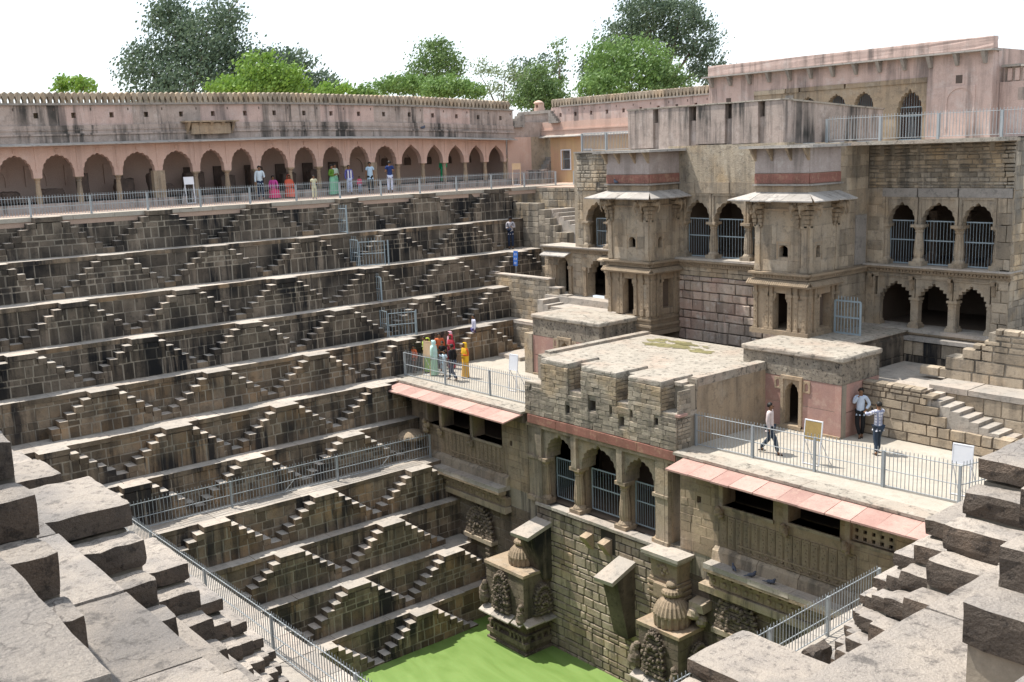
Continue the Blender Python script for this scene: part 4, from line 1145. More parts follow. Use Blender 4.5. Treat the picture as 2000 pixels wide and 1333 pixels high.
# ------------------------------------------------------------------ towers
def tower(label, x0, x1, y0, y1, plinth, doorx):
    t = thing('tower', label, 'tower', ((x0+x1)/2, y0, -4.9))
    P = FR('P', y0); Lf = FR('L', x1)
    side = y1-y0
    zb = -5.75 if plinth else -4.97
    # plinth mouldings
    b = MB()
    b.box(x0-0.10 if plinth else x0-0.12, x1+0.12, y0-0.12, y1, zb, zb+0.18, 0.4)
    if plinth:
        for k, (a, h) in enumerate(((0.06, 0.12), (0.12, 0.10), (0.03, 0.12), (0.09, 0.08))):
            b.box(x0+0.6, x1+a, y0-a, y1, -5.55+0.14*k, -5.55+0.14*k+h, U(0.3, 0.7))
        b.box(x0+0.6, x1+0.02, y0-0.02, y1, -5.6, -4.95, 0.5)
    b.build('plinth', M['trim'], t)
    # lower storey
    zf, zc = -4.93, -3.12
    dwa, dwb = doorx-0.31, doorx+0.31
    st = Coll()
    b = MB()
    wall_holes(b, P, x0, x1, zf, zc, [(dwa, dwb, zf, -3.42)], 0.0, 0.28, 0.5)
    b.build('lower_wall', M['sand'], t)
    b = MB(); sd0, sd1 = y0+0.72, y0+1.42
    wall_holes(b, Lf, y0+0.28, y1, zf, zc, [(sd0, sd1, zf+0.25, -3.45)], 0.0, 0.28, 0.45)
    b.build('lower_wall', M['sand'], t)
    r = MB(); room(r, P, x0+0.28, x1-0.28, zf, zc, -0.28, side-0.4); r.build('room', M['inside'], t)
    for (fr, lst, hole) in ((P, (x0+0.10, x0+0.62, doorx-0.40, doorx+0.40, x1-0.42, x1-0.08), None), (Lf, (y0+0.10, y0+0.45, sd0-0.1, sd1+0.1, y1-0.1), None)):
        for s in lst:
            m = MB()
            m.fbox(fr, s-0.08, s+0.08, 0.0, 0.07, zf+0.22, zc-0.42, 0.6)
            m.fbox(fr, s-0.10, s+0.10, 0.0, 0.10, zf, zf+0.22, 0.5)
            m.fbox(fr, s-0.12, s+0.12, 0.0, 0.10, zc-0.42, zc-0.32, 0.6)
            m.fbox(fr, s-0.07, s+0.07, 0.0, 0.08, zc-0.32, zc, 0.5)
            for q in range(5): lump(m, fr(s, 0.08, zf+0.4+q*0.2), 0.03, 4)
            m.build('pilaster', M['trim'], t)
    m = MB(); m.fbox(P, x1-0.34, x1-0.16, 0.0, 0.04, zf+0.3, zc-0.5, 0.6)
    for q in range(6): m.fbox(P, x1-0.33, x1-0.17, 0.04, 0.055, zf+0.38+q*0.17, zf+0.45+q*0.17, 0.3)
    m.build('carved_panel', M['sand2'], t)
    for sg in (-1, 1):
        m = MB()
        m.fbox(P, doorx+sg*0.31-0.1*(sg > 0), doorx+sg*0.31+0.1*(sg < 0), -0.1, 0.05, -3.62, -3.42, 0.5)
        m.fbox(P, doorx+sg*0.31-0.05*(sg > 0), doorx+sg*0.31+0.05*(sg < 0), -0.1, 0.05, -3.72, -3.6, 0.5)
        m.build('door_bracket', M['trim'], t)
    # cornice between the storeys (two tiers, ribbed lower one)
    for fr, a, b_, e in ((P, x0, x1, (0.12, 0.12)), (Lf, y0, y1, (0.0, 0.0))):
        m = MB()
        m.fbox(fr, a-e[0]*1.6, b_+e[1]*1.6, -0.1, 0.24, -3.16, -3.10, 0.5)
        n = int((b_-a)/0.085)
        for i in range(n+3):
            s = a-0.15+i*(b_-a+0.3)/(n+2) if e[0] else a+i*(b_-a)/(n+2)
            vs = [fr(s-0.03, 0.24, -3.12), fr(s+0.03, 0.24, -3.12), fr(s+0.03, 0.10, -2.97), fr(s-0.03, 0.10, -2.97), fr(s-0.03, 0.30, -3.09), fr(s+0.03, 0.30, -3.09), fr(s+0.03, 0.12, -2.93), fr(s-0.03, 0.12, -2.93)]
            m.add(vs, BOXF, U(0.3, 0.8))
        m.fbox(fr, a-e[0], b_+e[1], -0.1, 0.10, -3.1, -2.93, 0.4)
        m.build('ribbed_cornice', M['trim'], t)
        cornice(t, fr, a, b_, 0.0, -2.9, 0.24, 0.22, 'trim', dent=0.13, ends=(e[0]*1.2, e[1]*1.2))
    MB().box(x0+0.02, x1-0.02, y0+0.02, y1, -3.12, -2.62, 0.5).build('floor_band', M['sand'], t)
    # upper storey
    wa = x0+1.08 if not plinth else x0+1.22
    b = MB(); wall_holes(b, P, x0, x1, -2.66, 0.0, [(wa, wa+0.38, -2.1, -1.68)], 0.0, 0.25, 0.5); b.build('upper_wall', M['sand2'], t)
    sw = y0+0.5
    b = MB(); wall_holes(b, Lf, y0+0.25, y1, -2.66, 0.0, [(sw, sw+0.27, -2.1, -1.68)], 0.0, 0.25, 0.5); b.build('upper_wall', M['sand2'], t)
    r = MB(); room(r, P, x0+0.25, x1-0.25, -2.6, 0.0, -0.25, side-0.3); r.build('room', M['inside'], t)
    for fr, a, w in ((P, wa, 0.38), (Lf, sw, 0.27)):
        m = MB()
        pts = arch_pts(a+w/2, w/2, -1.80, 0.12, 0, 0, 0, 10)
        arch_panel(m, fr, a, a+w, -1.80, -1.66, pts, 0.0, 0.2, 0.5)
        for (p, q, u, v) in ((a-0.1, a-0.05, -2.16, -1.58), (a+w+0.05, a+w+0.1, -2.16, -1.58)): m.fbox(fr, p, q, -0.01, 0.02, u, v, 0.6)
        m.fbox(fr, a-0.1, a+w+0.1, -0.01, 0.021, -1.58, -1.53, 0.6)
        m.build('window_frame', M['sand'], t)
    # ashlar blocks and pilasters
    def cutp(z0, z1): return [(wa-0.1, wa+0.48)] if z1 > -2.16 and z0 < -1.53 else []
    def cutl(z0, z1): return [(sw-0.1, sw+0.37)] if z1 > -2.16 and z0 < -1.53 else []
    masonry(st, P, x0+0.38, x1-0.30, -2.62, -0.95, (0.36, 0.6), (0.4, 0.9), d=0.014, gap=0.006, cut=cutp, bev=0.005)
    masonry(st, Lf, y0+0.30, y1-0.2, -2.62, -0.95, (0.36, 0.6), (0.4, 0.9), d=0.014, gap=0.006, cut=cutl, bev=0.005)
    st.flush('ashlar', M['sand2'], t)
    for fr, lst in ((P, (x0+0.16, x1-0.14)), (Lf, (y0+0.14, y1-0.12))):
        for s in lst:
            m = MB(); m.fbox(fr, s-0.14, s+0.14, 0.0, 0.06, -2.62, -2.45, 0.5); m.fbox(fr, s-0.10, s+0.10, 0.0, 0.05, -2.45, -1.05, 0.6); m.fbox(fr, s-0.13, s+0.13, 0.0, 0.08, -1.05, -0.95, 0.5)
            m.build('pilaster', M['sand2'], t)
    for (fr, lst) in ((P, (x0+0.05, x0+0.30, x1-0.42, x1-0.06)), (Lf, (y0+0.10, y1-0.35, y1-0.12))):
        for s in lst: bracket(t, fr, s, 0.0, -0.06, 1.0)
    for fr, a, b_ in ((P, x0, x1), (Lf, y0, y1)):
        MB().fbox(fr, a, b_, -0.1, 0.06, -0.42, -0.36, 0.6).build('string_course', M['sand'], t)
    # chajja
    awning(t, P, x0-0.02, x1+0.02, 0.0, 0.24, 0.72, -0.02, (0.24, 0.44), 'awn', 0.045, name='eave_slab', mitre=(0.70, 0.62))
    awning(t, Lf, y0-0.02, y1-0.02, 0.0, 0.24, 0.70, -0.02, (0.3, 0.5), 'awn', 0.045, name='eave_slab', mitre=(0.66, 0.1))
    # attic: grey ledge, red band, pink panel, top slab
    b = MB(); b.box(x0, x1, y0, y1, 0.0, 1.80, 0.5); b.build('attic_core', M['sand'], t)
    for fr, a, b_ in ((P, x0, x1), (Lf, y0+0.01, y1)):
        MB().fbox(fr, a, b_+0.001, -0.05, 0.02, 0.92, 1.80, U(0.4, 0.6)).build('pink_panel', M['lilac'], t)
        m = MB(); m.fbox(fr, a-0.0, b_, -0.05, 0.045, 0.55, 0.90, 0.5)
        n = int((b_-a)/0.12)
        for i in range(n):
            s = a+0.06+i*(b_-a-0.08)/n
            m.add([fr(s, 0.045, 0.60), fr(s+0.05, 0.06, 0.60), fr(s+0.10, 0.045, 0.86), fr(s+0.04, 0.06, 0.86)], [(0, 1, 2, 3)], U(0.1, 0.9))
        m.build('red_band', M['red'], t)
        MB().fbox(fr, a-0.05, b_+0.05, -0.05, 0.12, 0.47, 0.53, 0.5, 0, 0.004).build('ledge_slab', M['greyeave'], t)
    MB().box(x0-0.45, x1+0.42, y0-0.42, y1, 1.80, 1.90, 0.6, 0, 0.012).build('top_slab', M['awn'], t)
    for s in (x0+0.02, x0+0.75, x1-0.75, x1-0.03):
        m = MB(); m.add([P(s-0.04, 0.02, 1.35), P(s+0.04, 0.02, 1.35), P(s+0.05, 0.36, 1.8), P(s-0.05, 0.36, 1.8), P(s-0.04, -0.02, 1.35), P(s+0.04, -0.02, 1.35), P(s+0.05, 0.0, 1.8), P(s-0.05, 0.0, 1.8)], BOXF, 0.5)
        m.build('bracket', M['sand'], t)
    return t
tower('two storey carved tower with pink attic on the left, its plinth showing', -31.15, -28.75, 31.2, 33.0, True, -29.95)
tower('two storey carved tower with pink attic on the right, next to the blue gate', -23.5, -21.2, 31.2, 33.1, False, -22.3)

# ------------------------------------------------------------------ middle range between the towers
mr = thing('middle_range', 'palace front between the two towers with grilled arches and battlements', 'building', (-26.2, 33, -6.5))
P33 = FR('P', 33.0)
MB().fbox(P33, -28.8, -23.4, -0.6, 0.0, -8.0, -2.95, 0.5).build('lower_backing', M['darkjoint'], mr)
st = Coll()
masonry(st, P33, -28.75, -23.4, -7.6, -3.35, (0.28, 0.52), (0.34, 0.95), d=0.06, gap=0.03, bev=0.035)
st.flush('stone', M['tank'], mr)
st = Coll(); masonry(st, P33, -28.75, -23.4, -3.34, -2.95, (0.19, 0.2), (0.5, 0.9), d=0.03, gap=0.01, bev=0.01); st.flush('stone', M['sand2'], mr)
cornice(mr, P33, -28.7, -23.5, 0.0, -2.95, 0.28, 0.28, 'trim', dent=0.13)
MB().fbox(P33, -28.75, -23.4, -0.7, 0.30, -2.66, -2.58, 0.6, 0, 0.006).build('ledge', M['slab'], mr)
def arcade(parent, P, xs, zf, zspr, zapex, ztop, m, foils=7, gr=True, cols=True, dd=0.0, capz=None, step=False, colr=0.17):
    """xs: list of bay limits; columns at the inner limits"""
    for i in range(len(xs)-1):
        a, b_ = xs[i], xs[i+1]
        mb = MB(); cx = (a+b_)/2; hw = (b_-a)/2-0.13
        pts = step_pts(cx, hw, zspr, zapex-zspr, 4) if step else arch_pts(cx, hw, zspr, (zapex-zspr)*0.9, foils, 0.07, 0.10)
        arch_panel(mb, P, a+0.02, b_-0.02, zspr-0.08, ztop, pts, dd-0.04, 0.30, 0.5)
        mb.build('stepped_arch' if step else 'cusped_arch', M[m], parent)
        if not step:
            f = MB(); f.fbox(P, a+0.02, a+0.12, dd-0.04, dd, zspr-0.08, ztop, 0.5); f.fbox(P, b_-0.12, b_-0.02, dd-0.04, dd, zspr-0.08, ztop, 0.5); f.fbox(P, a+0.12, b_-0.12, dd-0.04, dd, ztop-0.08, ztop, 0.6)
            f.build('arch_surround', M[m], parent)
        if gr: grille(parent, P, a+0.06, b_-0.06, dd-0.36, zf+0.04, zspr+0.02, 11, 'grille')
    if cols:
        for x in xs[1:-1]:
            q = P(x, dd-0.16, 0)
            column(parent, q[0], q[1], zf, zspr-0.08, colr, M['sand2'], square=step)
        for x in (xs[0], xs[-1]):
            q = P(x, dd-0.18, 0)
            column(parent, q[0], q[1], zf, zspr-0.08, colr*0.8, M['sand2'], square=step)
arcade(mr, P33, [-28.55, -27.02, -25.28, -23.9], -2.58, -1.0, -0.18, 0.05, 'sand2')
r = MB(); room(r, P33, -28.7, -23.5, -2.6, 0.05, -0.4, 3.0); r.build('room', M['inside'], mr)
MB().fbox(P33, -28.75, -23.45, -0.45, 0.0, 0.05, 0.52, 0.5).build('lintel', M['sand2'], mr)
for s0_, s1_ in ((-28.7, -27.9), (-27.85, -26.1), (-26.05, -24.6), (-24.55, -23.5)):
    MB().fbox(P33, s0_, s1_, 0.0, 0.03, 0.07, 0.50, U(0.3, 0.7)).build('lintel_stone', M['sand2'], mr)
b = MB(); b.fbox(P33, -29.8, -23.42, -0.5, 0.0, 0.52, 2.0, 0.5); b.build('rough_wall', M['plast'], mr)

MB().fbox(P33, -28.8, -28.5, -0.4, 0.0, -2.6, 0.05, 0.5).build('pier', M['sand2'], mr)
MB().fbox(P33, -23.95, -23.4, -0.4, 0.0, -2.6, 0.05, 0.5).build('pier', M['sand2'], mr)
MB().box(-33.0, -23.3, 30.9, 33.1, -6.6, -6.1, 0.5).build('gutter_floor', M['darker'], mr)
MB().fbox(P33, -33.0, -28.78, -0.6, 0.02, -8.0, -4.6, 0.5).build('lower_backing', M['sand'], mr)
# battlemented parapet box above
bx = [(-31.6, -30.15), (-29.85, -28.2), (-27.8, -26.35), (-26.0, -24.75), (-24.45, -23.6)]
yb = 33.0
wl_ = MB(); wl_.fbox(P33, -31.6, -23.6, -0.5, -0.12, 1.92, 3.0, 0.4); wl_.build('parapet_back', M['pinkgrey'], mr)
for i, (a, b_) in enumerate(bx):
    m = MB(); m.fbox(P33, a, b_, -0.5, 0.0, 1.95+(-0.15 if i in (1,) else 0.1)*U(0, 1), 3.57, U(0.4, 0.6), 0, 0.01); m.build('merlon_wall', M['pinkgrey'], mr)
for i in range(len(bx)-1):
    m = MB(); m.fbox(P33, bx[i][1], bx[i+1][0], -0.45, -0.4, 3.0, 3.57, 0.3); m.build('slot_panel', M['carve'], mr)
MB().fbox(P33, -31.65, -23.55, -0.55, 0.03, 3.57, 3.63, 0.5, 0, 0.008).build('coping', M['roof'], mr)
for k in range(6):
    q0, q1, xx = 33.5+k*1.07, 33.5+(k+1)*1.07-0.01, -23.6+U(-0.01, 0.01)
    h0, h1 = 3.57-0.052*(q0-33), 3.57-0.052*(q1-33)
    m = MB().add([(-23.85, q0, 1.95), (xx, q0, 1.95), (xx, q1, 1.95), (-23.85, q1, 1.95), (-23.85, q0, h0), (xx, q0, h0), (xx, q1, h1), (-23.85, q1, h1)], BOXF, U(0.1, 0.9)); m.build('side_parapet_panel', M['pinkgrey'], mr)
MB().add([(-23.9, 33.5, 3.54), (-23.55, 33.5, 3.54), (-23.55, 39.95, 3.205), (-23.9, 39.95, 3.205), (-23.9, 33.5, 3.60), (-23.55, 33.5, 3.60), (-23.55, 39.95, 3.265), (-23.9, 39.95, 3.265)], BOXF, 0.5).build('coping', M['roof'], mr)
MB().box(-31.6, -31.3, 33.5, 40.0, 1.95, 3.57, 0.5).build('side_parapet', M['pinkgrey'], mr)

# ------------------------------------------------------------------ right wing
rw = thing('palace_wing', 'right palace wing with three grilled arches above three stepped arches', 'building', (-18.5, 35, -5.2))
P35 = FR('P', 35.0)
# side wall running back from the right tower
L212 = FR('L', -21.22)
MB().fbox(L212, 33.1, 35.2, -0.6, 0.0, -5.2, 1.93, 0.5).build('side_wall', M['sand2'], rw)
st = Coll()
masonry(st, L212, 33.12, 34.98, -5.1, -2.95, (0.4, 0.62), (0.5, 1.0), d=0.02, gap=0.01, bev=0.008)
masonry(st, L212, 33.12, 34.1, -2.6, 0.2, (0.4, 0.62), (0.5, 1.0), d=0.02, gap=0.01, bev=0.008)
masonry(st, L212, 33.12, 34.98, 0.2, 1.9, (0.3, 0.5), (0.5, 1.0), d=0.015, gap=0.008, bev=0.006)
st.flush('ashlar', M['sand2'], rw)
m = MB(); m.fbox(L212, 34.2, 34.9, 0.0, 0.04, -2.6, -0.75, 0.5); m.fbox(L212, 34.28, 34.82, 0.04, 0.05, -2.5, -0.85, 0.35); m.fbox(L212, 34.45, 34.6, 0.05, 0.052, -2.0, -1.6, 0.0)
m.build('blind_doorway', M['greyeave'], rw)
cornice(rw, L212, 33.1, 35.0, 0.0, -2.9, 0.24, 0.22, 'trim', dent=0.13)
# lower storey
xl = [-20.75, -19.22, -17.79, -16.45]
arcade(rw, P35, xl, -4.88, -3.68, -3.2, -3.05, 'sand2', step=True, gr=False, colr=0.15)
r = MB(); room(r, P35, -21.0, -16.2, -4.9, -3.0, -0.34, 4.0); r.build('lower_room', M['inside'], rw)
MB().fbox(P35, -21.2, -20.85, -0.4, 0.0, -5.2, -2.95, 0.5).build('pier', M['sand2'], rw)
MB().fbox(P35, -16.4, -15.8, -0.4, 0.0, -5.2, -2.95, 0.5).build('pier', M['sand2'], rw)
b = MB(); b.fbox(P35, -21.2, -15.8, -0.4, 0.0, -3.06, -2.85, 0.5); b.build('lintel', M['sand2'], rw)
st = Coll(); masonry(st, P35, -16.38, -15.82, -5.1, -3.0, (0.3, 0.5), (0.3, 0.6), d=0.03, gap=0.015); masonry(st, P35, -21.18, -15.82, -3.04, -2.87, (0.16, 0.2), (0.6, 1.4), d=0.02, gap=0.01); st.flush('stone', M['sand2'], rw)
for x in (-20.95, -19.3, -17.85, -16.3):
    m = MB(); m.fbox(P35, x-0.06, x+0.06, 0.0, 0.12, -3.45, -3.0, 0.3); m.fbox(P35, x-0.06, x+0.06, 0.0, 0.2, -3.1, -2.95, 0.3); m.build('stone_hook', M['trim'], rw)
MB().fbox(P35, -21.2, -15.8, -0.9, 0.25, -5.0, -4.88, 0.6, 0, 0.006).build('ledge', M['slab'], rw)
cornice(rw, P35, -21.0, -15.9, 0.10, -5.2, 0.2, 0.14, 'trim', dent=0.12)
MB().fbox(P35, -21.2, -15.0, -0.9, 0.55, -5.25, -5.12, 0.5, 0, 0.006).build('ledge', M['greyeave'], rw)
cornice(rw, P35, -21.2, -15.7, 0.0, -2.87, 0.24, 0.26, 'trim', dent=0.13)
MB().fbox(P35, -21.2, -15.7, -0.7, 0.28, -2.63, -2.58, 0.6, 0, 0.006).build('ledge', M['slab'], rw)
# upper storey
arcade(rw, P35, [-20.5, -19.2, -17.7, -16.35], -2.58, -1.0, -0.28, -0.1, 'sand2')
r = MB(); room(r, P35, -20.9, -16.1, -2.6, -0.1, -0.34, 3.5); r.build('upper_room', M['inside'], rw)
for x in (-19.6, -18.3, -17.2): column(rw, x, 36.9, -2.58, -0.7, 0.16, M['inside'])
for (a, b_) in ((-21.25, -20.5), (-16.35, -15.8)): MB().fbox(P35, a, b_, -0.4, 0.0, -2.6, 0.2, 0.5).build('pier', M['sand2'], rw)
st = Coll(); masonry(st, P35, -16.33, -15.82, -2.55, -0.1, (0.35, 0.6), (0.3, 0.6), d=0.02, gap=0.012); masonry(st, P35, -21.18, -20.55, -2.55, -0.1, (0.35, 0.6), (0.3, 0.7), d=0.02, gap=0.012); st.flush('stone', M['sand2'], rw)
for (a, b_) in ((-20.6, -19.25), (-19.2, -17.75), (-17.7, -15.85)):
    MB().fbox(P35, a, b_, -0.4, 0.03, -0.1, 0.22, U(0.2, 0.8), 0, 0.008).build('lintel_slab', M['greyeave'], rw)
b = MB(); b.fbox(P35, -21.2, -15.8, -0.5, 0.0, 0.2, 1.93, 0.5); b.build('rubble_backing', M['mortar'], rw)
st = Coll()
holes = [(-20.75, -20.62, 1.45, 1.93), (-20.35, -20.2, 1.48, 1.93), (-19.3, -19.16, 1.48, 1.93), (-18.0, -17.88, 1.5, 1.93), (-16.7, -16.55, 1.5, 1.93)]
masonry(st, P35, -21.18, -15.82, 0.22, 1.90, (0.10, 0.19), (0.2, 0.5), d=0.035, gap=0.022, bev=0.02,
        cut=lambda z0, z1: [(a, b_) for a, b_, p, q in holes if z1 > p]+([(u, u+0.09) for u in (-19.75, -18.45, -16.9)] if z0 < 1.1 < z1 else []))
masonry(st, FR('L', -15.8), 35.0, 36.5, -5.0, 1.9, (0.2, 0.5), (0.3, 0.6), d=0.02, gap=0.012)
st.flush('stone', M['rubble'], rw)
MB().box(-16.2, -15.83, 35.0, 39.0, -5.2, 1.93, 0.5).build('end_wall', M['sand2'], rw)
# upper platform floor (behind the parapets)
fl = MB(); fl.box(-34.9, -15.8, 33.45, 42.0, 1.80, 1.925, 0.5); fl.build('roof_floor', M['roof'], rw)

# dark retaining wall, platform beside the gate, right-hand stairs
bw = thing('retaining_wall', 'dark stained recessed wall below the right wing arches', 'wall', (-18, 34.5, -6.1))
MB().fbox(FR('P', 34.55), -21.0, -13.0, -0.4, 0.0, -6.4, -5.25, 0.5).build('backing', M['darkjoint'], bw)
st = Coll(); masonry(st, FR('P', 34.55), -19.3, -13.0, -6.3, -5.27, (0.45, 0.52), (0.4, 0.9), d=0.03, gap=0.02, mif=lambda s, z: 1 if (z > -5.7 and rnd.random() < 0.45) else 0)
masonry(st, FR('L', -19.3), 31.5, 34.5, -6.3, -5.1, (0.4, 0.6), (0.5, 1.0), d=0.03, gap=0.015)
st.flush('stone', [M['darker'], M['sand2']], bw)
MB().box(-21.2, -19.32, 31.2, 35.0, -7.7, -4.96, 0.5).build('platform', M['darker'], bw)
MB().box(-21.2, -19.25, 31.25, 34.8, -4.97, -4.93, 0.5).build('platform_slab', M['roof'], bw)
struct('upper_court_floor', MB().box(-19.3, -16.35, 30.25, 34.5, -7.7, -6.05, 0.5).box(-16.35, -11, 31.3, 34.5, -7.7, -6.14, 0.5).box(-12.9, -4, 24.6, 45, -8.2, -7.72, 0.5), M['slab'])

rs = thing('stair_wall', 'big-block wall with broken stepped top behind the flight of stairs', 'wall', (-15, 32.4, -5.9))
P324 = FR('P', 32.4)
prof = [(-17.5, -5.62), (-16.95, -5.38), (-16.6, -5.2), (-16.3, -5.0), (-16.05, -4.80), (-15.7, -4.62), (-15.35, -4.40), (-15.0, -4.12), (-10.0, -4.12)]
def topz(s):
    z = -6
    for a, b_ in prof:
        if s >= a: z = b_
    return z
st = Coll()
z = -5.95
hs = [0.33, 0.42, 0.34, 0.2, 0.17, 0.18, 0.2]
for h in hs:
    # left limit at this height
    lim = min([a for a, b_ in prof if b_ >= z+h-0.05] or [-15.0])
    s = lim
    while s < -11.5:
        w = U(0.35, 1.15) if h > 0.3 else U(0.25, 0.6)
        stone(st, P324, s+0.01, s+w-0.01, z+0.01, z+h-0.01, -0.3, 0.03, 0.02)
        s += w
    z += h
st.flush('stone', M['sand2'], rs)
MB().fbox(P324, -16.6, -11, -0.7, 0.0, -6.0, -5.2, 0.5).fbox(P324, -15.2, -11, -0.7, 0.0, -5.2, -4.25, 0.5).build('backing', M['mortar'], rs)
rl = thing('ledge_wall', 'long block wall with a sunlit ledge beside the stairs', 'wall', (-14.5, 31.25, -7.7))
P312 = FR('P', 31.25)
st = Coll(); masonry(st, P312, -16.4, -11.0, -7.7, -6.12, (0.42, 0.55), (0.4, 0.95), d=0.03, gap=0.02); st.flush('stone', M['sand2'], rl)
MB().fbox(P312, -16.45, -11, -1.0, 0.0, -7.7, -6.12, 0.5).build('backing', M['mortar'], rl)
x = -16.5
while x < -11:
    w = U(0.8, 1.3); MB().fbox(P312, x+0.01, x+w-0.01, -1.15, 0.06, -6.12, -5.93+U(-0.01, 0.01), None, 0, 0.01).build('ledge_slab', M['slab'], rl); x += w
P302 = FR('P', 30.2)
r1 = thing('block_wall', 'dark-jointed big-block wall behind the terrace on the right', 'wall', (-16, 30.2, -7.7))
def topr(s): return -5.88 if s < -16.2 else (-6.05 if s < -15.9 else (-6.35 if s < -15.5 else (-6.85 if s < -15.0 else -7.05)))
st = Coll()
z = -7.68
for h in (0.3, 0.36, 0.34, 0.30, 0.22, 0.14, 0.13):
    s = -18.3
    while s < -11.5:
        w = U(0.3, 0.85) if z < -6.4 else U(0.2, 0.45)
        if z+h <= topr(s+w/2)+0.06: stone(st, P302, s+0.006, s+w-0.006, z+0.006, z+h-0.006, -0.35, 0.03+U(-0.01, 0.01), 0.02)
        s += w
    z += h
st.flush('stone', M['sand2'], r1)
MB().fbox(P302, -18.3, -16.1, -0.3, 0.0, -7.7, -5.95, 0.5).fbox(P302, -16.1, -11.5, -0.3, 0.0, -7.7, -7.1, 0.5).build('backing', M['carve'], r1)
sf = thing('stone_stairs', 'flight of pale stone steps going down to the right behind the terrace', 'stairs', (-14.5, 30.7, -7))
for i in range(13):
    MB().box(-16.25+0.31*i, -15.92+0.31*i, 30.28, 31.2, -7.7, -6.12-0.115*i, None, 0, 0.012).build('step', M['slab'], sf)

# ------------------------------------------------------------------ left wing (beside the left tower)
lw = thing('palace_wing', 'left palace wing with open gate arch above two dark doorways', 'building', (-34, 33, -5.2))
x0, x1 = -37.3, -31.2
# lower storey, two openings
b = MB()
for (a, c_, pts) in ((-36.9, -35.0, arch_pts(-36.0, 0.36, -3.45, 0.45, 7, 0.10, 0.1)), (-35.0, -32.6, step_pts(-33.72, 0.62, -3.65, 0.72, 4))):
    arch_panel(b, P33, a, c_, -4.75, -2.75, pts, 0.0, 0.5, 0.5)
b.fbox(P33, -37.3, -36.9, -0.5, 0.0, -4.75, -2.75, 0.5); b.fbox(P33, -32.6, -31.1, -0.5, 0.0, -4.75, -2.75, 0.5)
b.build('lower_wall', M['sand2'], lw)
r = MB(); room(r, P33, -37.2, -31.3, -4.75, -2.75, -0.5, 3.0); r.build('lower_room', M['inside'], lw)
for s in (-36.5, -35.45, -34.45, -33.0): 
    m = MB(); m.fbox(P33, s-0.09, s+0.09, 0.0, 0.08, -4.75, -3.5, 0.5); m.fbox(P33, s-0.13, s+0.13, 0.0, 0.12, -4.75, -4.6, 0.5); m.fbox(P33, s-0.13, s+0.13, 0.0, 0.13, -3.55, -3.4, 0.5); m.build('pilaster', M['trim'], lw)
st = Coll(); masonry(st, P33, -35.3, -34.7, -4.7, -3.0, (0.3, 0.4), (0.3, 0.6), d=0.02, gap=0.01); masonry(st, P33, -37.3, -36.75, -4.7, -3.0, (0.2, 0.3), (0.3, 0.5), d=0.02, gap=0.01)
masonry(st, P33, -35.3, -32.6, -3.0, -2.78, (0.2, 0.22), (0.4, 0.8), d=0.015, gap=0.01)
cornice(lw, P33, -37.3, -31.2, 0.0, -2.75, 0.22, 0.22, 'trim', dent=0.13)
MB().fbox(P33, -37.35, -31.2, -1.2, 0.26, -2.53, -2.47, 0.6, 0, 0.006).build('ledge', M['slab'], lw)
awning(lw, P33, -37.15, -35.35, 0.0, -2.72, 0.5, -2.9, (0.85, 1.0), 'awn', 0.05, name='eave_slab')
awning(lw, P33, -33.3, -32.5, 0.0, -2.78, 0.4, -2.95, (0.7, 0.8), 'sand2', 0.05, name='eave_slab')
# upper storey
b = MB(); arch_panel(b, P33, -34.9, -32.7, -2.47, 0.10, arch_pts(-33.65, 0.72, -1.3, 0.85, 7, 0.06, 0.1), 0.0, 0.4, 0.5)
b.fbox(P33, -32.7, -31.1, -0.4, 0.0, -2.47, 0.1, 0.5); b.build('upper_wall', M['sand2'], lw)
column(lw, -34.35, 33.1, -2.47, -1.25, 0.15, M['sand2']); column(lw, -32.95, 33.1, -2.47, -1.25, 0.15, M['sand2'])
grille(lw, P33, -34.15, -33.15, -0.5, -2.42, -1.15, 9, 'gate')
r = MB(); r.fbox(P33, -37.0, -31.3, -2.2, -2.0, -2.47, 0.1, 0.5); r.build('rear_wall', M['sand2'], lw)
b = MB(); b.fbox(P33, -34.9, -31.1, -0.5, 0.0, 0.1, 1.85, 0.5); b.build('rubble_backing', M['mortar'], lw)
st2 = Coll()
masonry(st2, P33, -34.9, -31.15, 0.12, 1.82, (0.12, 0.26), (0.2, 0.6), d=0.035, gap=0.02, bev=0.025, cut=lambda z0, z1: [(-33.6, -33.42)] if z0 < 0.5 < z1 else ([(-32.6, -32.3)] if z1 > 0.2 and z0 < 0.6 else []))
masonry(st2, P33, -34.9, -34.55, -2.4, 0.1, (0.25, 0.45), (0.2, 0.4), d=0.02, gap=0.01)
st2.flush('rubble_stone', M['rubble'], lw)
MB().fbox(P33, -35.0, -31.2, -0.6, 0.10, 1.83, 1.90, 0.5, 0, 0.01).build('coping', M['greyeave'], lw)
st.flush('stone', M['sand2'], lw)
MB().box(-35.1, -34.9, 33.0, 36.5, -2.5, 1.85, 0.5).build('side_wall', M['sand2'], lw)
# front steps and ledges beside the doors
lf = thing('stone_platform', 'low stone platform with small steps in front of the left doorways', 'platform', (-33.5, 32, -5))
MB().box(-34.9, -31.3, 31.3, 33.0, -6.2, -5.22, 0.5).build('platform_core', M['sand2'], lf)
MB().box(-34.95, -31.3, 31.2, 32.9, -5.22, -5.08, 0.6, 0, 0.01).build('slab', M['slab'], lf)
MB().box(-36.6, -31.3, 32.3, 33.0, -5.3, -4.78, 0.5, 0, 0.01).build('slab', M['slab'], lf)
for i in range(5): MB().box(-36.0+0.33*i, -35.6+0.33*i, 31.3, 32.3, -6.3, -4.85-0.2*i, None, 0, 0.01).build('step', M['slab'], lf)
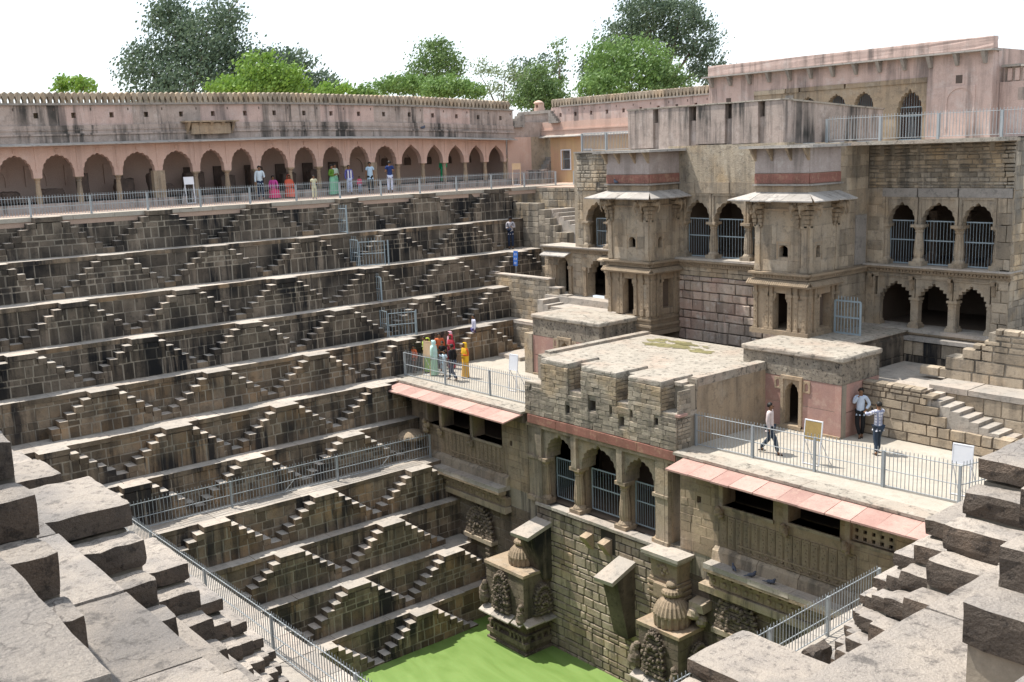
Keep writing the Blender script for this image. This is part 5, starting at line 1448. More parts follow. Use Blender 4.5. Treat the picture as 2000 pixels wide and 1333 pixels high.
# parapet wall with stepped right end (on level four)
pw = thing('parapet_wall', 'black-streaked parapet wall stepping down towards the left doorways', 'wall', (-39, 32.4, -6.2))
P324b = FR('P', 32.45)
seg = [(-41.3, -36.4, -4.02), (-36.4, -35.7, -4.4), (-35.7, -35.15, -4.72), (-35.15, -34.5, -5.05)]
st = Coll()
for (a, b_, zt) in seg:
    masonry(st, P324b, a, b_, -6.3, zt-0.06, (0.14, 0.26), (0.3, 0.7), d=0.02, gap=0.012, bev=0.01)
    MB().fbox(P324b, a, b_, -0.35, 0.0, -6.3, zt-0.06, 0.5).build('wall_backing', M['mortar'], pw)
    MB().fbox(P324b, a, b_, -0.38, 0.04, zt-0.06, zt, 0.6, 0, 0.008).build('coping', M['slab'], pw)
st.flush('stone', M['rubble'], pw)
# level-four corner wall down to the terrace, with small flight
cw = thing('corner_wall', 'weathered corner wall behind the crowd with small steps', 'wall', (-37, 32, -7.7))
P32 = FR('P', 31.95)
MB().fbox(P32, -40.2, -33.6, -0.45, 0.0, -7.7, -6.3, 0.5).build('backing', M['mortar'], cw)
st = Coll(); masonry(st, P32, -40.0, -33.7, -7.68, -6.3, (0.16, 0.4), (0.3, 0.8), d=0.02, gap=0.012); st.flush('stone', M['rubble'], cw)
MB().fbox(P32, -40.3, -33.6, -0.6, 0.04, -6.3, -6.16, 0.6, 0, 0.01).build('coping', M['slab'], cw)
for i in range(6):
    MB().fbox(P32, -35.0-0.3*i-0.3, -35.0-0.3*i, 0.0, 0.5, -7.7, -6.45-0.2*i, None, 0, 0.01).build('step', M['slab'], cw)
MB().box(-37.8, -36.2, 30.3, 31.9, -7.7, -7.52, 0.5, 0, 0.01).build('landing', M['slab'], cw)
MB().box(-36.2, -35.5, 30.6, 31.5, -7.7, -7.6, 0.5, 0, 0.01).build('landing', M['slab'], cw)
MB().box(-34.2, -33.68, 28.9, 31.95, -7.7, -5.9, 0.5).build('side_wall', M['rubble'], cw)

# upper left corner: stair mass and walls in the far corner
uc = thing('corner_building', 'tall corner wall of tan blocks with an open flight of steps', 'wall', (-40, 36.2, -4.6))
P362 = FR('P', 36.1)
st = Coll()
segs = [(-43.3, -41.2, -0.72, -3.05), (-41.2, -40.7, -1.05, -3.05), (-40.7, -40.3, -1.5, -3.05), (-40.3, -39.9, -1.85, -3.05), (-39.9, -39.0, -2.2, -3.05), (-43.2, -39.0, -3.0, -4.7)]
for (a, b_, zt, zb) in segs:
    masonry(st, P362, a, b_, zb, zt, (0.24, 0.42), (0.35, 0.9), d=0.02, gap=0.012)
    MB().fbox(P362, a, b_, -0.45, 0.0, zb, zt, 0.5).build('backing', M['mortar'], uc)
P38 = FR('P', 38.2)
masonry(st, P38, -44.5, -36.2, -3.0, 0.0, (0.2, 0.45), (0.3, 0.8), d=0.02, gap=0.014, cut=lambda z0, z1: [(-41.75, -41.45), (-40.35, -40.15)] if z1 > -1.75 and z0 < -1.25 else [])
st.flush('stone', M['rubble'], uc)
MB().fbox(P38, -45, -36.0, -0.5, 0.0, -4.6, 0.0, 0.5).build('backing', M['mortar'], uc)
for i in range(9):
    MB().box(-41.0+0.42*i, -40.55+0.42*i, 36.55, 38.2, -4.0, -1.05-0.19*i, None, 0, 0.01).build('step', M['slab'], uc)
MB().box(-41.5, -35.0, 36.5, 38.2, -4.5, -2.75, 0.5).build('landing', M['slab'], uc)
for i in range(4):
    MB().fbox(P362, -41.0+0.6*i, -40.4+0.6*i, 0.0, 0.6, -4.7, -4.3+0.33*i, None, 0, 0.01).build('step', M['sand2'], uc)
MB().box(-41.2, -37.2, 33.0, 36.1, -6.5, -4.62, 0.5).build('ledge_floor', M['slab'], uc)
b = MB(); arch_panel(b, P38, -41.8, -41.4, -1.75, -1.25, arch_pts(-41.6, 0.12, -1.45, 0.12, 0, 0, 0, 8), 0.03, 0.1, 0.5); b.build('small_niche', M['sand2'], uc)
b = MB(); awning(uc, P38, -37.9, -36.8, 0.0, -0.35, 0.4, -0.5, (1.0, 1.2), 'awn', 0.05, name='eave_slab')
# grey carved trough stone at the palace end of the walkway
t = thing('stone_trough', 'pale grey carved stone block at the palace end of the walkway', 'stone block', (-39.5, 39.0, 0.1))
b = MB(); vs, fs = rough(-40.9, -38.9, 38.5, 39.1, 0.02, 0.62, 10, 0.08, 0.02, 3); b.add(vs, fs, 0.8)
b.build('block', M['greyeave'], t)
b = MB(); b.fbox(FR('P', 38.5), -40.7, -39.1, -0.02, 0.03, 0.12, 0.2, 0.6); b.fbox(FR('P', 38.5), -40.7, -39.1, -0.02, 0.03, 0.45, 0.52, 0.6); b.build('relief', M['greyeave'], t)
# ------------------------------------------------------------------ walkway and colonnade on the far side
wk = MB(); wk.box(-49.5, -43.78, -4, 41.5, -0.3, 0.04, 0.5); wk.box(-50.5, -34.9, 41.3, 44.1, -0.3, 0.04, 0.5); wk.box(-49.5, -36.0, 38.2, 41.5, -0.3, 0.035, 0.5)
wko = struct('walkway', wk, M['walk'])
cc = Coll()
y = 8.0
while y < 40.5:
    w = U(0.9, 1.7)
    m = MB().box(-44.6+U(-0.02, 0.02), -43.74, y+0.006, y+w-0.006, -0.1, 0.075+U(-0.004, 0.004), None, 0, 0.004); cc.add(m.v, m.f, m.t[0], 0); y += w
x = -44.6
while x < -38.5:
    w = U(0.9, 1.7); m = MB().box(x, x+w-0.01, 40.2, 40.8, -0.1, 0.075, None, 0, 0.004); cc.add(m.v, m.f, m.t[0], 0); x += w
cc.flush('edge_slab', M['terrace'], wko)

def bz(Y):
    pts = [(8, 0.0), (13, 0.0), (26, 0.12), (34, 0.0), (41.5, -0.26), (60, -0.26)]
    for (a, u), (b, v) in zip(pts, pts[1:]):
        if Y <= b: return u+(v-u)*(Y-a)/(b-a)
    return -0.26
def LB(W):      # colonnade frame: faces +X, wall line sags slightly with Y as the old building does
    return lambda s, d, z: (W+d, s, z+bz(s)*max(0.0, min(1.0, (z-0.4)/2.6)))
XC = -49.5
LC = LB(XC)
ca = thing('colonnade', 'long pink arcade with cusped arches and tall parapet beyond the walkway', 'building', (XC, 26, 0.07))
cols = [11.7, 13.51, 15.32, 17.12, 19.05, 20.95, 22.60, 24.2, 26.15, 27.85, 29.5, 31.15, 32.95, 34.68, 36.22, 37.77, 39.28, 40.85]
cols = [9.9]+cols
for i in range(len(cols)-1):
    a, b = cols[i], cols[i+1]; cy = (a+b)/2
    late = a > 32.5
    hw = (b-a)/2-0.19
    mb = MB()
    pts = arch_pts(cy, hw, 1.72, 0.84, 0 if late else 9, 0.06, 0.10 if late else 0.03, n=None if not late else 16, point=0.25 if late else 0)
    arch_panel(mb, LC, a, b, 1.55, 3.0, pts, 0.0, 0.35, 0.5+0.04*(i % 3-1))
    mb.build('cusped_arch' if not late else 'pointed_arch', M['pinkarc'], ca)
    mb = MB(); mb.fbox(LC, a-0.05, a+0.05, 0.0, 0.025, 1.85, 2.95, 0.6); mb.fbox(LC, a+0.14, b-0.14, 0.0, 0.02, 2.86, 2.91, 0.6)
    mb.build('arch_moulding', M['pinkarc'], ca)
    if not late:
        MB().fbox(LC, cy-0.05, cy+0.05, 0.0, 0.05, 2.66, 2.82, 0.4).build('boss', M['pinkarc'], ca)
for i, yy in enumerate(cols):
    if i in (5, 12):
        mb = MB(); mb.box(XC-0.34, XC+0.02, yy-0.28, yy+0.28, 0.07, 1.7, 0.5); mb.box(XC+0.02, XC+0.05, yy-0.12, yy+0.12, 0.6, 1.6, 0.7); mb.build('pier', M['sand'], ca)
    else: column(ca, XC-0.17, yy, 0.1, 1.64, 0.125, M['sand'])
mb = MB(); mb.box(XC-3.2, XC+0.25, 8, 41.5, -0.2, 0.40, 0.5); mb.build('plinth', M['pinkgrey'], ca)
mb = MB()
LR = FR('L', XC)
room(mb, LR, 8.0, 41.2, 0.40, 2.95, -0.35, 2.6); mb.build('gallery_room', M['insidep'], ca)
for i in range(len(cols)-1):
    cy = (cols[i]+cols[i+1])/2
    if 4 < i < 12:
        MB().fbox(FR('L', XC-2.9), cy-0.32, cy+0.32, 0.0, 0.05, 0.45, 1.8, 0.3).build('dark_doorway', M['relic_shade'], ca)
    elif i >= 13:
        mb = MB(); pts = arch_pts(cy, 0.26, 1.7, 0.3, 0, 0, 0.2, 10); arch_panel(mb, FR('L', XC-2.9), cy-0.3, cy+0.3, 1.45, 2.1, pts, 0.06, 0.1, 0.3); mb.build('wall_niche', M['insidep'], ca)
        MB().fbox(FR('L', XC-2.9), cy-0.24, cy+0.24, 0.0, 0.02, 1.45, 1.9, 0.3).build('niche_back', M['relic_shade'], ca)
    else:
        mb = MB(); pts = arch_pts(cy-0.2, 0.42, 1.5, 0.45, 0, 0, 0.1, 12); arch_panel(mb, FR('L', XC-2.9), cy-0.7, cy+0.3, 1.15, 2.1, pts, 0.06, 0.1, 0.5); mb.build('wall_niche', M['insidep'], ca)
# eave, bands, parapet wall
mb = MB(); s = 8.0
while s < 41.3:
    w = min(U(1.2, 1.9), 41.3-s)
    vs = [LC(s+0.005, 0.0, 3.10), LC(s+w-0.005, 0.0, 3.10), LC(s+w-0.005, 0.62, 2.99), LC(s+0.005, 0.62, 2.99)]+[LC(s+0.005, 0.0, 3.04), LC(s+w-0.005, 0.0, 3.04), LC(s+w-0.005, 0.62, 2.95), LC(s+0.005, 0.62, 2.95)]
    MB().add(vs, BOXF, U(0.4, 0.9)).build('eave_slab', M['awn'], ca); s += w
segs = [8+i*3.35 for i in range(11)]
for i in range(10):
    a, b = segs[i], segs[i+1]
    mb = MB()
    mb.fbox(LC, a, b, -0.4, 0.10, 3.04, 3.42, 0.3); mb.fbox(LC, a, b, -0.4, 0.16, 3.40, 3.48, 0.4); mb.fbox(LC, a, b, -0.4, 0.05, 3.46, 3.85, 0.55); mb.fbox(LC, a, b, -0.4, 0.08, 3.62, 3.66, 0.4)
    mb.build('cornice_band', M['pinkgrey'], ca)
    mb = MB()
    hs = [(h0, h0+0.20, 4.18, 4.42) for h0 in [a+0.55+k*1.72 for k in range(2)]]
    wall_holes(mb, LC, a, b, 3.85, 4.76, hs, -0.02, 0.3, 0.5)
    mb.build('parapet_wall', M['pinkgrey'] if i % 2 else M['pink'], ca)
    mb = MB()
    for (p, q, u, v) in hs: mb.fbox(LC, p-0.02, q+0.02, -0.34, -0.30, u-0.02, v+0.02, 0.2)
    mb.build('niche_back', M['sand'], ca)
    mb = MB()
    for k in range(2): mb.fbox(LC, a+1.4+1.72*k, a+1.46+1.72*k, -0.03, -0.015, 4.5, 4.62, 0.2)
    mb.build('drain_slot', M['relic_shade'], ca)
    MB().fbox(LC, a, b, -0.4, 0.10, 4.75, 4.84, 0.3, 0, 0.006).build('string_course', M['greyeave'], ca)
def bud(fr, s, z, h, w, th=0.28):
    prof = [(-0.30, 0), (-0.26, 0.25), (-0.5, 0.62), (-0.40, 0.86), (0, 1.0), (0.40, 0.86), (0.5, 0.62), (0.26, 0.25), (0.30, 0)]
    vs = [fr(s+u*w, 0.02, z+v*h) for u, v in prof]+[fr(s+u*w, -th, z+v*h) for u, v in prof]
    n = len(prof); fs = [tuple(range(n)), tuple(range(n, 2*n))[::-1]]+[(i, (i+1) % n, n+(i+1) % n, n+i) for i in range(n)]
    return vs, fs
cc = Coll(); s = 8.2
while s < 41.3:
    vs, fs = bud(LC, s, 4.84, 0.50, 0.25); cc.add(vs, fs, U(0.2, 0.8)); s += 0.27
cc.flush('bud_merlon', M['sand2'], ca, minpx=3)
# small bracketed balcony
b = MB()
b.fbox(LC, 20.35, 23.15, 0.0, 0.55, 3.88, 3.95, 0.6)
b.build('balcony_slab', M['sand'], ca)
for i in range(5):
    s = 20.6+i*0.58
    b = MB(); b.add([LC(s-0.06, 0, 3.2), LC(s+0.06, 0, 3.2), LC(s+0.07, 0.5, 3.88), LC(s-0.07, 0.5, 3.88), LC(s-0.06, -0.1, 3.2), LC(s+0.06, -0.1, 3.2), LC(s+0.07, -0.1, 3.88), LC(s-0.07, -0.1, 3.88)], BOXF, 0.5); b.build('balcony_bracket', M['sand'], ca)
b = MB(); b.fbox(LC, 20.75, 22.75, 0.0, 0.35, 3.3, 3.86, 0.5, 0, 0.02); b.build('balcony_body', M['sand'], ca)
# stored sculpture stones inside the arcade
for i, (yy, w, h, x) in enumerate(((12.6, 0.8, 0.55, -50.9), (14.4, 1.1, 0.6, -51.0), (15.9, 0.5, 1.3, -51.1), (17.9, 0.9, 0.95, -51.2), (19.3, 0.5, 1.15, -51.0), (20.0, 0.5, 0.6, -50.9), (21.6, 1.0, 1.1, -51.5), (23.3, 0.8, 0.9, -51.3), (25.0, 0.7, 1.3, -51.4), (26.9, 0.8, 0.9, -51.4), (28.5, 0.7, 1.0, -51.4))):
    m = MB(); vs, fs = rough(x-0.25, x+0.25, yy-w/2, yy+w/2, 0.42, 0.42+h, 5, 0.09, 0.07, i*4.1); m.add(vs, fs, 0.5)
    o = m.build('stored_sculpture', M['relic_shade'])
    tagthing(o, 'dark stored sculpture stone standing on the arcade floor, %s' % ['first from the left picture edge', 'low and wide', 'tall and reddish, behind a column', 'broad block behind the third column', 'narrow upright one', 'low block beside the pier', 'behind the small notice board', 'squat one right of the notice board', 'tall one left of the men', 'behind the two seated women', 'left of the green-dressed woman'][i], 'sculpture', 'carved stones kept in the arcade')

MB().box(-46.5, -34.9, 38.3, 44.2, -5.0, 0.03, 0.5).build('substructure', M['rubble'], wko)
# corner and far-side building
fb = thing('corner_range', 'pink and yellow plastered range with barred windows behind the palace', 'building', (-43, 44, 0.07))
P44 = FR('P', 44.0)
b = MB(); wall_holes(b, P44, -48.9, -34.0, 0.04, 2.85, [(-47.85, -47.1, 0.85, 2.0), (-45.9, -45.2, 0.85, 2.0)], 0.0, 0.3, 0.5); b.build('wall', M['yellow'], fb)
b = MB(); b.box(-49.6, XC+0.0, 41.0, 42.9, 0.04, 2.9, 0.5); b.build('corner_pier', M['pinkarc'], fb)
b = MB(); b.box(-52.5, -49.62, 41.2, 44.3, 2.9, 3.82, 0.5); b.box(-52.5, -48.5, 44.0, 44.3, 2.9, 3.82, 0.5); b.build('corner_block', M['pinkgrey'], fb)
b = MB(); b.box(-50.3, -49.5, 42.9, 45, 0.04, 2.9, 0.4); b.build('alcove_wall', M['sand2'], fb)
for i in range(7): MB().box(-49.5, -48.95, 43.0+0.18*i, 43.2+0.18*i, 0.04, 0.3+0.22*i, 0.5).build('step', M['greyeave'], fb)
for (a, c_) in ((-47.85, -47.1), (-45.9, -45.2)):
    grille(fb, P44, a, c_, -0.1, 0.86, 1.98, 7, 'window_grille')
    MB().fbox(P44, a-0.07, c_+0.07, -0.28, -0.2, 0.8, 2.05, 0.2).build('window_recess', M['relic_shade'], fb)
    for q in ((a-0.08, a-0.01, 0.8, 2.06), (c_+0.01, c_+0.08, 0.8, 2.06), (a-0.01, c_+0.01, 2.0, 2.06), (a-0.01, c_+0.01, 0.79, 0.85)): MB().fbox(P44, q[0], q[1], 0.0, 0.04, q[2], q[3], 0.7).build('window_frame', M['white'], fb)
awning(fb, P44, -50.2, -34.5, 0.0, 2.98, 0.5, 2.86, (1.2, 1.8), 'awn', 0.05, name='eave_slab')
b = MB(); b.fbox(P44, -50.4, -34.5, -0.6, 0.08, 2.9, 3.25, 0.5); b.fbox(P44, -50.4, -34.5, -0.6, 0.03, 3.25, 3.75, 0.7); b.fbox(P44, -50.4, -34.5, -0.6, 0.12, 3.24, 3.32, 0.5); b.build('cornice_band', M['pinkarc'], fb)
b = MB(); hs = [(-48.0+i*1.35, -47.8+i*1.35, 4.05, 4.28) for i in range(9)]
wall_holes(b, P44, -48.75, -35.0, 3.75, 4.66, hs, 0.0, 0.3, 0.6); b.build('parapet_wall', M['pink'], fb)
b = MB()
for q in hs: b.fbox(P44, q[0]-0.02, q[1]+0.02, -0.34, -0.3, q[2]-0.02, q[3]+0.02, 0.2)
b.build('niche_back', M['sand'], fb)
for i in range(10): MB().fbox(P44, -48.5+1.35*i, -48.44+1.35*i, -0.01, 0.004, 4.38, 4.5, 0.2).build('drain_slot', M['relic_shade'], fb)
MB().fbox(P44, -47.9, -34.8, -0.3, 0.08, 4.64, 4.73, 0.3, 0, 0.006).build('string_course', M['greyeave'], fb)
s = -48.6
cc = Coll()
while s < -34.9:
    vs, fs = bud(P44, s, 4.70, 0.46, 0.23); cc.add(vs, fs, U(0.2, 0.8)); s += 0.255
cc.flush('bud_merlon', M['sand2'], fb, minpx=3)
# corner filling between the two parapets with little steps and a finial shrine
b = MB(); b.box(-52.2, -48.6, 44.3, 45.0, 3.6, 4.35, 0.4); b.build('low_parapet', M['pinkgrey'], fb)
MB().box(-52.2, -48.5, 44.2, 45.1, 4.35, 4.55, 0.4, 0, 0.01).build('coping', M['greyeave'], fb)
for k in range(5):
    MB().box(-48.75+0.17*k, -48.55+0.17*k, 44.0-0.25, 44.3, 3.7, 4.45-0.16*k, None, 0, 0.006).build('step', M['greyeave'], fb)
    MB().box(-52.2-0.0*k, -51.6, 42.2-0.0, 42.4, 3.6, 3.7, 0.5).build('step', M['greyeave'], fb) if k == 0 else MB().box(-49.9, -49.4, 41.35+0.2*k, 41.55+0.2*k, 3.5, 3.75+0.15*k, None, 0, 0.006).build('step', M['greyeave'], fb)
ts = thing('roof_finial', 'tiny pink niche turret on the corner parapet', 'turret', (-50.6, 44.6, 4.55))
b = MB(); b.box(-50.85, -50.35, 44.4, 44.9, 4.55, 4.75, 0.6); 
arch_panel(b, FR('P', 44.45), -50.82, -50.38, 4.75, 5.05, arch_pts(-50.6, 0.11, 4.85, 0.12, 0, 0, 0.1, 8), 0.0, 0.3, 0.6); b.box(-50.82, -50.38, 44.74, 44.86, 4.75, 5.05, 0.5)
b.lathe(-50.6, 44.6, [(0.33, 5.03), (0.30, 5.1), (0.18, 5.17), (0.03, 5.22)], 12, None, 0.6); b.build('turret_body', M['pinkarc'], ts)

# pink hall on the right
ph = thing('pink_hall', 'long pink hall with bracketed eave and grilled cusped arches at the upper right', 'building', (-27.3, 42, 1.93))
P42 = FR('P', 42.0)
opn = [(-31.1, 0.34, 3.72, 4.0), (-28.7, 0.42, 3.55, 4.08), (-27.2, 0.47, 3.55, 4.1), (-25.82, 0.47, 3.5, 4.12), (-23.62, 0.60, 3.05, 4.08)]
b = MB(); b.fbox(P42, -34.55, -31.75, -0.4, 0.0, 1.9, 5.35, 0.5); b.build('wall', M['pink'], ph)
b = MB(); b.fbox(P42, -22.85, -20.08, -0.4, 0.0, 1.9, 5.35, 0.5); b.build('wall', M['pink'], ph)
b = MB(); b.fbox(P42, -31.75, -22.85, -0.4, 0.0, 4.5, 5.35, 0.5); b.build('wall', M['pink'], ph)
lim = [-31.75, -29.9, -28.0, -26.5, -24.9, -22.85]
for i, (cx, hw, zs, za) in enumerate(opn):
    b = MB(); arch_panel(b, P42, lim[i], lim[i+1], zs-0.0, 4.30, arch_pts(cx, hw, zs, (za-zs)*0.9, 9, 0.09, 0.1), -0.02, 0.35, 0.5)
    b.fbox(P42, lim[i], cx-hw-0.001, -0.37, -0.02, 1.9, zs, 0.5); b.fbox(P42, cx+hw+0.001, lim[i+1], -0.37, -0.02, 1.9, zs, 0.5)
    b.build('arch_wall', M['sand'], ph)
    grille(ph, P42, cx-hw-0.05, cx+hw+0.05, -0.3, 1.95, 4.15, 11, 'grille', rails=(0.0, 0.45, 0.62, 1.0))
for (a, b_) in ((-31.75, -29.95), (-29.9, -29.2), (-29.1, -26.8), (-26.7, -22.85)):
    MB().fbox(P42, a, b_, -0.3, 0.03, 4.30, 4.5, U(0.0, 1.0), 0, 0.01).build('lintel_stone', M['sand'] if b_ > -29.5 else M['sand2'], ph)
MB().fbox(P42, -29.95, -29.5, -0.05, 0.0, 4.02, 4.18, 0.2).build('grey_stone', M['greyeave'], ph)
r = MB(); room(r, P42, -34.3, -20.4, 1.93, 4.6, -0.4, 4.0); r.build('room', M['insidep'], ph)
for (a, b_, c_, d_) in ((-33.45, -33.15, 4.0, 4.28), (-21.6, -21.32, 4.15, 4.48)):
    b = MB(); b.fbox(P42, a, b_, -0.01, 0.004, c_, d_, 0.1); b.build('small_window', M['relic_shade'], ph)
b = MB(); arch_panel(b, P42, -22.0, -20.75, 2.3, 4.05, arch_pts(-21.38, 0.55, 3.45, 0.5, 0, 0, 0, 18), 0.03, 0.05, 0.6); b.build('blind_arch', M['pink'], ph)
MB().fbox(P42, -34.7, -19.95, -0.4, 0.42, 5.33, 5.40, 0.5, 0, 0.01).build('eave', M['awn'], ph)
for i in range(13):
    s = -34.3+i*1.16
    b = MB(); b.add([P42(s-0.07, -0.1, 4.86), P42(s+0.07, -0.1, 4.86), P42(s+0.08, -0.1, 5.33), P42(s-0.08, -0.1, 5.33), P42(s-0.06, 0.10, 4.86), P42(s+0.06, 0.10, 4.86), P42(s+0.08, 0.36, 5.33), P42(s-0.08, 0.36, 5.33)], BOXF, 0.4); b.build('eave_bracket', M['greyeave'], ph)
b = MB(); vs, fs = rough(-34.55, -20.05, 41.9, 42.3, 5.40, 5.92, 12, 0.04, 0.02, 2); b.add(vs, fs, 0.5); b.build('parapet', M['pink'], ph)
b = MB(); b.box(-34.55, -20.08, 42.3, 46.5, 5.3, 5.45, 0.5); b.box(-34.56, -34.3, 42.4, 46.5, 0.0, 5.9, 0.5); b.box(-20.4, -20.07, 42.4, 46.5, 1.9, 5.35, 0.5); b.build('side_walls', M['pink'], ph)
# lower pink wing at the right edge
pw2 = thing('side_wing', 'low pink wing with broken fluted cornice at the right picture edge', 'building', (-18, 43, 1.9))
P428 = FR('P', 42.6)
b = MB(); b.fbox(P428, -20.05, -12.5, -0.4, 0.0, 1.9, 4.1, 0.5); b.build('wall', M['pink'], pw2)
b = MB(); b.fbox(P428, -19.9, -12.5, -0.4, -0.06, 4.1, 4.75, 0.5)
b.build('attic_wall', M['pinkgrey'], pw2)
for i in range(12): MB().fbox(P428, -19.75+0.3*i, -19.58+0.3*i, -0.06, 0.02, 4.14, 4.62, U(0.2, 0.9)).build('flute', M['pink'], pw2)
for i in range(5): MB().fbox(P428, -19.95+0.75*i, -19.25+0.75*i, -0.5, 0.18+U(-0.05, 0.05), 4.68-0.03*i, 4.78-0.03*i+U(0, 0.03), None, 0, 0.015).build('eave_slab', M['greyeave'], pw2)
b = MB(); b.fbox(P428, -19.3, -18.7, -0.01, 0.01, 3.35, 3.85, 0.1); b.build('niche', M['pinkgrey'], pw2)
b = MB(); b.box(-13.6, -12.4, 45.0, 47, 1.9, 5.5, 0.5); b.build('rear_wall', M['pink'], pw2)

# ------------------------------------------------------------------ fences
PICK = {}
def fence(label, path, h, gap, post_every, m='metal', name='metal_fence', mid=0.5, low=0.08, post_r=0.035, pick_r=0.011, spike=0.12, brace=None, group='grey metal fences around the stepwell', mid_from=0.0, rail_r=0.016):
    t = thing(name, label, 'fence', path[0], group)
    org = Vector(path[0])
    nleft = 300
    extra = MB()
    for a, b in zip(path, path[1:]):
        a, b = Vector(a), Vector(b); L_ = (b-a).length; d = (b-a)/L_
        for k in (low, mid, 1.0):
            if k is None: continue
            z = Vector((0, 0, h*k))
            MB().tube(a+z, b+z, rail_r, 6, t=0.6).build('rail', M[m], t)
        n = max(1, round(L_/post_every))
        for i in range(n+1):
            if i == 0 and a != Vector(path[0]): continue
            p = a+d*L_*i/n
            MB().box(p.x-post_r, p.x+post_r, p.y-post_r, p.y+post_r, p.z-0.02, p.z+h*1.02, 0.5).build('post', M[m], t)
        k = int(L_/gap)
        key = (round(h, 3), pick_r, spike, m)
        for i in range(1, k):
            p = a+d*L_*i/k
            if nleft > 0:
                nleft -= 1
                if key not in PICK:
                    bb = MB().tube((0, 0, h*low), (0, 0, h+spike-0.04), pick_r, 5, t=0.5).tube((0, 0, h+spike-0.04), (0, 0, h+spike), pick_r*1.3, 5, r1=0.001, t=0.5)
                    o = bb.build('picket', M[m], None, org=(0, 0, 0)); PICK[key] = o.data
                else:
                    o = bpy.data.objects.new('picket', PICK[key]); col.objects.link(o)
                o.parent = t; o.location = p-org
            else:
                extra.tube(p+Vector((0, 0, h*low)), p+Vector((0, 0, h+spike)), pick_r, 4, t=0.5)
    extra.build('pickets', M[m], t, kind='stuff')
    if brace:
        for (p, q) in brace: MB().tube(p, q, 0.016, 6, t=0.6).build('brace', M[m], t)
    return t
fence('long grey fence along the sunlit walkway edge in front of the arcade', [(-43.95, 9.2, 0.07), (-43.98, 39.9, 0.07)], 0.76, 0.112, 2.42, spike=0.10, mid=0.5, rail_r=0.011)
fence('short grey fence at the palace end of the walkway', [(-43.2, 40.6, 0.07), (-41.0, 40.7, 0.07)], 0.76, 0.11, 2.2, spike=0.10)
fence('grey fence on the middle ledge of the far stepped wall', [(-35.2, 10.6, -10.78), (-35.0, 24.1, -10.78)], 1.02, 0.13, 3.9, spike=0.13, low=0.1, mid=0.5, brace=[((-35.15, 17.2, -10.75), (-34.9, 17.6, -10.2)), ((-35.15, 21.6, -10.75), (-34.9, 22.0, -10.2))])
fence('grey fence along the near stepped wall at lower left', [(-33.6, 10.12, -9.9), (-14.0, 10.12, -9.9)], 1.02, 0.125, 4.0, spike=0.13, low=0.1, brace=[((-21.2, 10.1, -9.4), (-21.6, 9.5, -9.88))])
fence('grey fence climbing the right side towards the palace', [(-12.95, 11.0, -9.9), (-13.25, 22.9, -9.9)], 1.02, 0.125, 2.2, spike=0.13, low=0.1, brace=[((-12.95, 17.2, -9.5), (-12.4, 17.4, -9.88))])
fence('fence in front of the crowd on the left terrace', [(-37.75, 24.85, -7.7), (-28.85, 25.05, -7.7)], 1.05, 0.115, 2.9, spike=0.13, low=0.06)
fence('fence in front of the three young men on the right terrace', [(-21.25, 25.2, -7.7), (-12.65, 25.75, -7.7), (-12.2, 27.6, -7.7)], 1.05, 0.115, 2.4, spike=0.13, low=0.06)
fence('light grey fence on the palace roof in front of the pink hall', [(-23.1, 35.1, 1.95), (-12.0, 35.3, 1.95)], 0.86, 0.115, 2.25, spike=0.10, rail_r=0.009, post_r=0.04, mid=None)
fence('pale fence on the palace roof beside the stained parapet', [(-36.2, 34.6, 1.92), (-31.6, 34.9, 1.92)], 0.82, 0.09, 1.5, spike=0.06, low=0.05, mid=None, pick_r=0.016)
# barrier gates on the far wall
def barrier(label, segs, m='metalb', post=None):
    t = thing('metal_barrier', label, 'barrier', segs[0][0], 'blue-grey barriers down the far stepped wall')
    org = Vector(segs[0][0])
    for (a, b, h) in segs:
        a, b = Vector(a), Vector(b)
        for k in (0.03, 0.5, 0.98): MB().tube(a+Vector((0, 0, h*k)), b+Vector((0, 0, h*k)), 0.016, 6, t=0.6).build('rail', M[m], t)
        for p in (a, b): MB().tube(p, p+Vector((0, 0, h)), 0.022, 6, t=0.6).build('post', M[m], t)
        n = max(3, int((b-a).length/0.14))
        for i in range(1, n):
            p = a+(b-a)*i/n; MB().tube(p+Vector((0, 0, 0.05)), p+Vector((0, 0, h+0.16)), 0.010, 5, t=0.5).build('bar', M[m], t)
    if post: MB().tube(post[0], post[1], 0.035, 6, t=0.6).build('post', M[m], t)
    return t
barrier('topmost narrow blue-grey barrier just below the walkway', [((-43.3, 25.15, -1.5), (-42.55, 25.15, -1.5), 1.15)], post=((-42.5, 25.15, -1.7), (-42.5, 25.15, -0.2)))
barrier('second barrier from the top, with a wide leaf facing the well', [((-42.4, 25.2, -3.06), (-41.75, 25.2, -3.06), 1.25), ((-41.7, 25.25, -3.06), (-41.15, 26.3, -3.06), 1.15)], post=((-41.15, 26.5, -4.5), (-41.15, 26.5, -1.9)))
barrier('third narrow barrier from the top on the far wall', [((-40.9, 25.3, -4.6), (-40.1, 25.3, -4.6), 1.15)], post=((-40.05, 25.3, -6.1), (-40.05, 25.3, -3.5)))
barrier('lowest barrier with a wide leaf just above the crowd', [((-39.8, 25.0, -6.14), (-39.25, 25.0, -6.14), 1.2), ((-39.2, 25.05, -6.14), (-38.75, 26.2, -6.14), 1.1)], post=((-38.8, 26.3, -7.6), (-38.8, 26.3, -5.0)))
# blue gate beside the right tower
t = thing('metal_gate', 'pale blue spiked gate standing open beside the right tower', 'gate', (-21.05, 32.65, -4.93))
grille(t, FR('P', 32.65), -20.98, -19.95, 0.0, -4.90, -3.72, 8, 'gate_leaf', spikes=True, rr=0.03, br=0.016, rails=(0.0, 0.5, 1.0))
MB().tube((-19.93, 32.62, -5.3), (-19.93, 32.62, -3.75), 0.035, 6, t=0.6).build('post', M['metalb'], t)

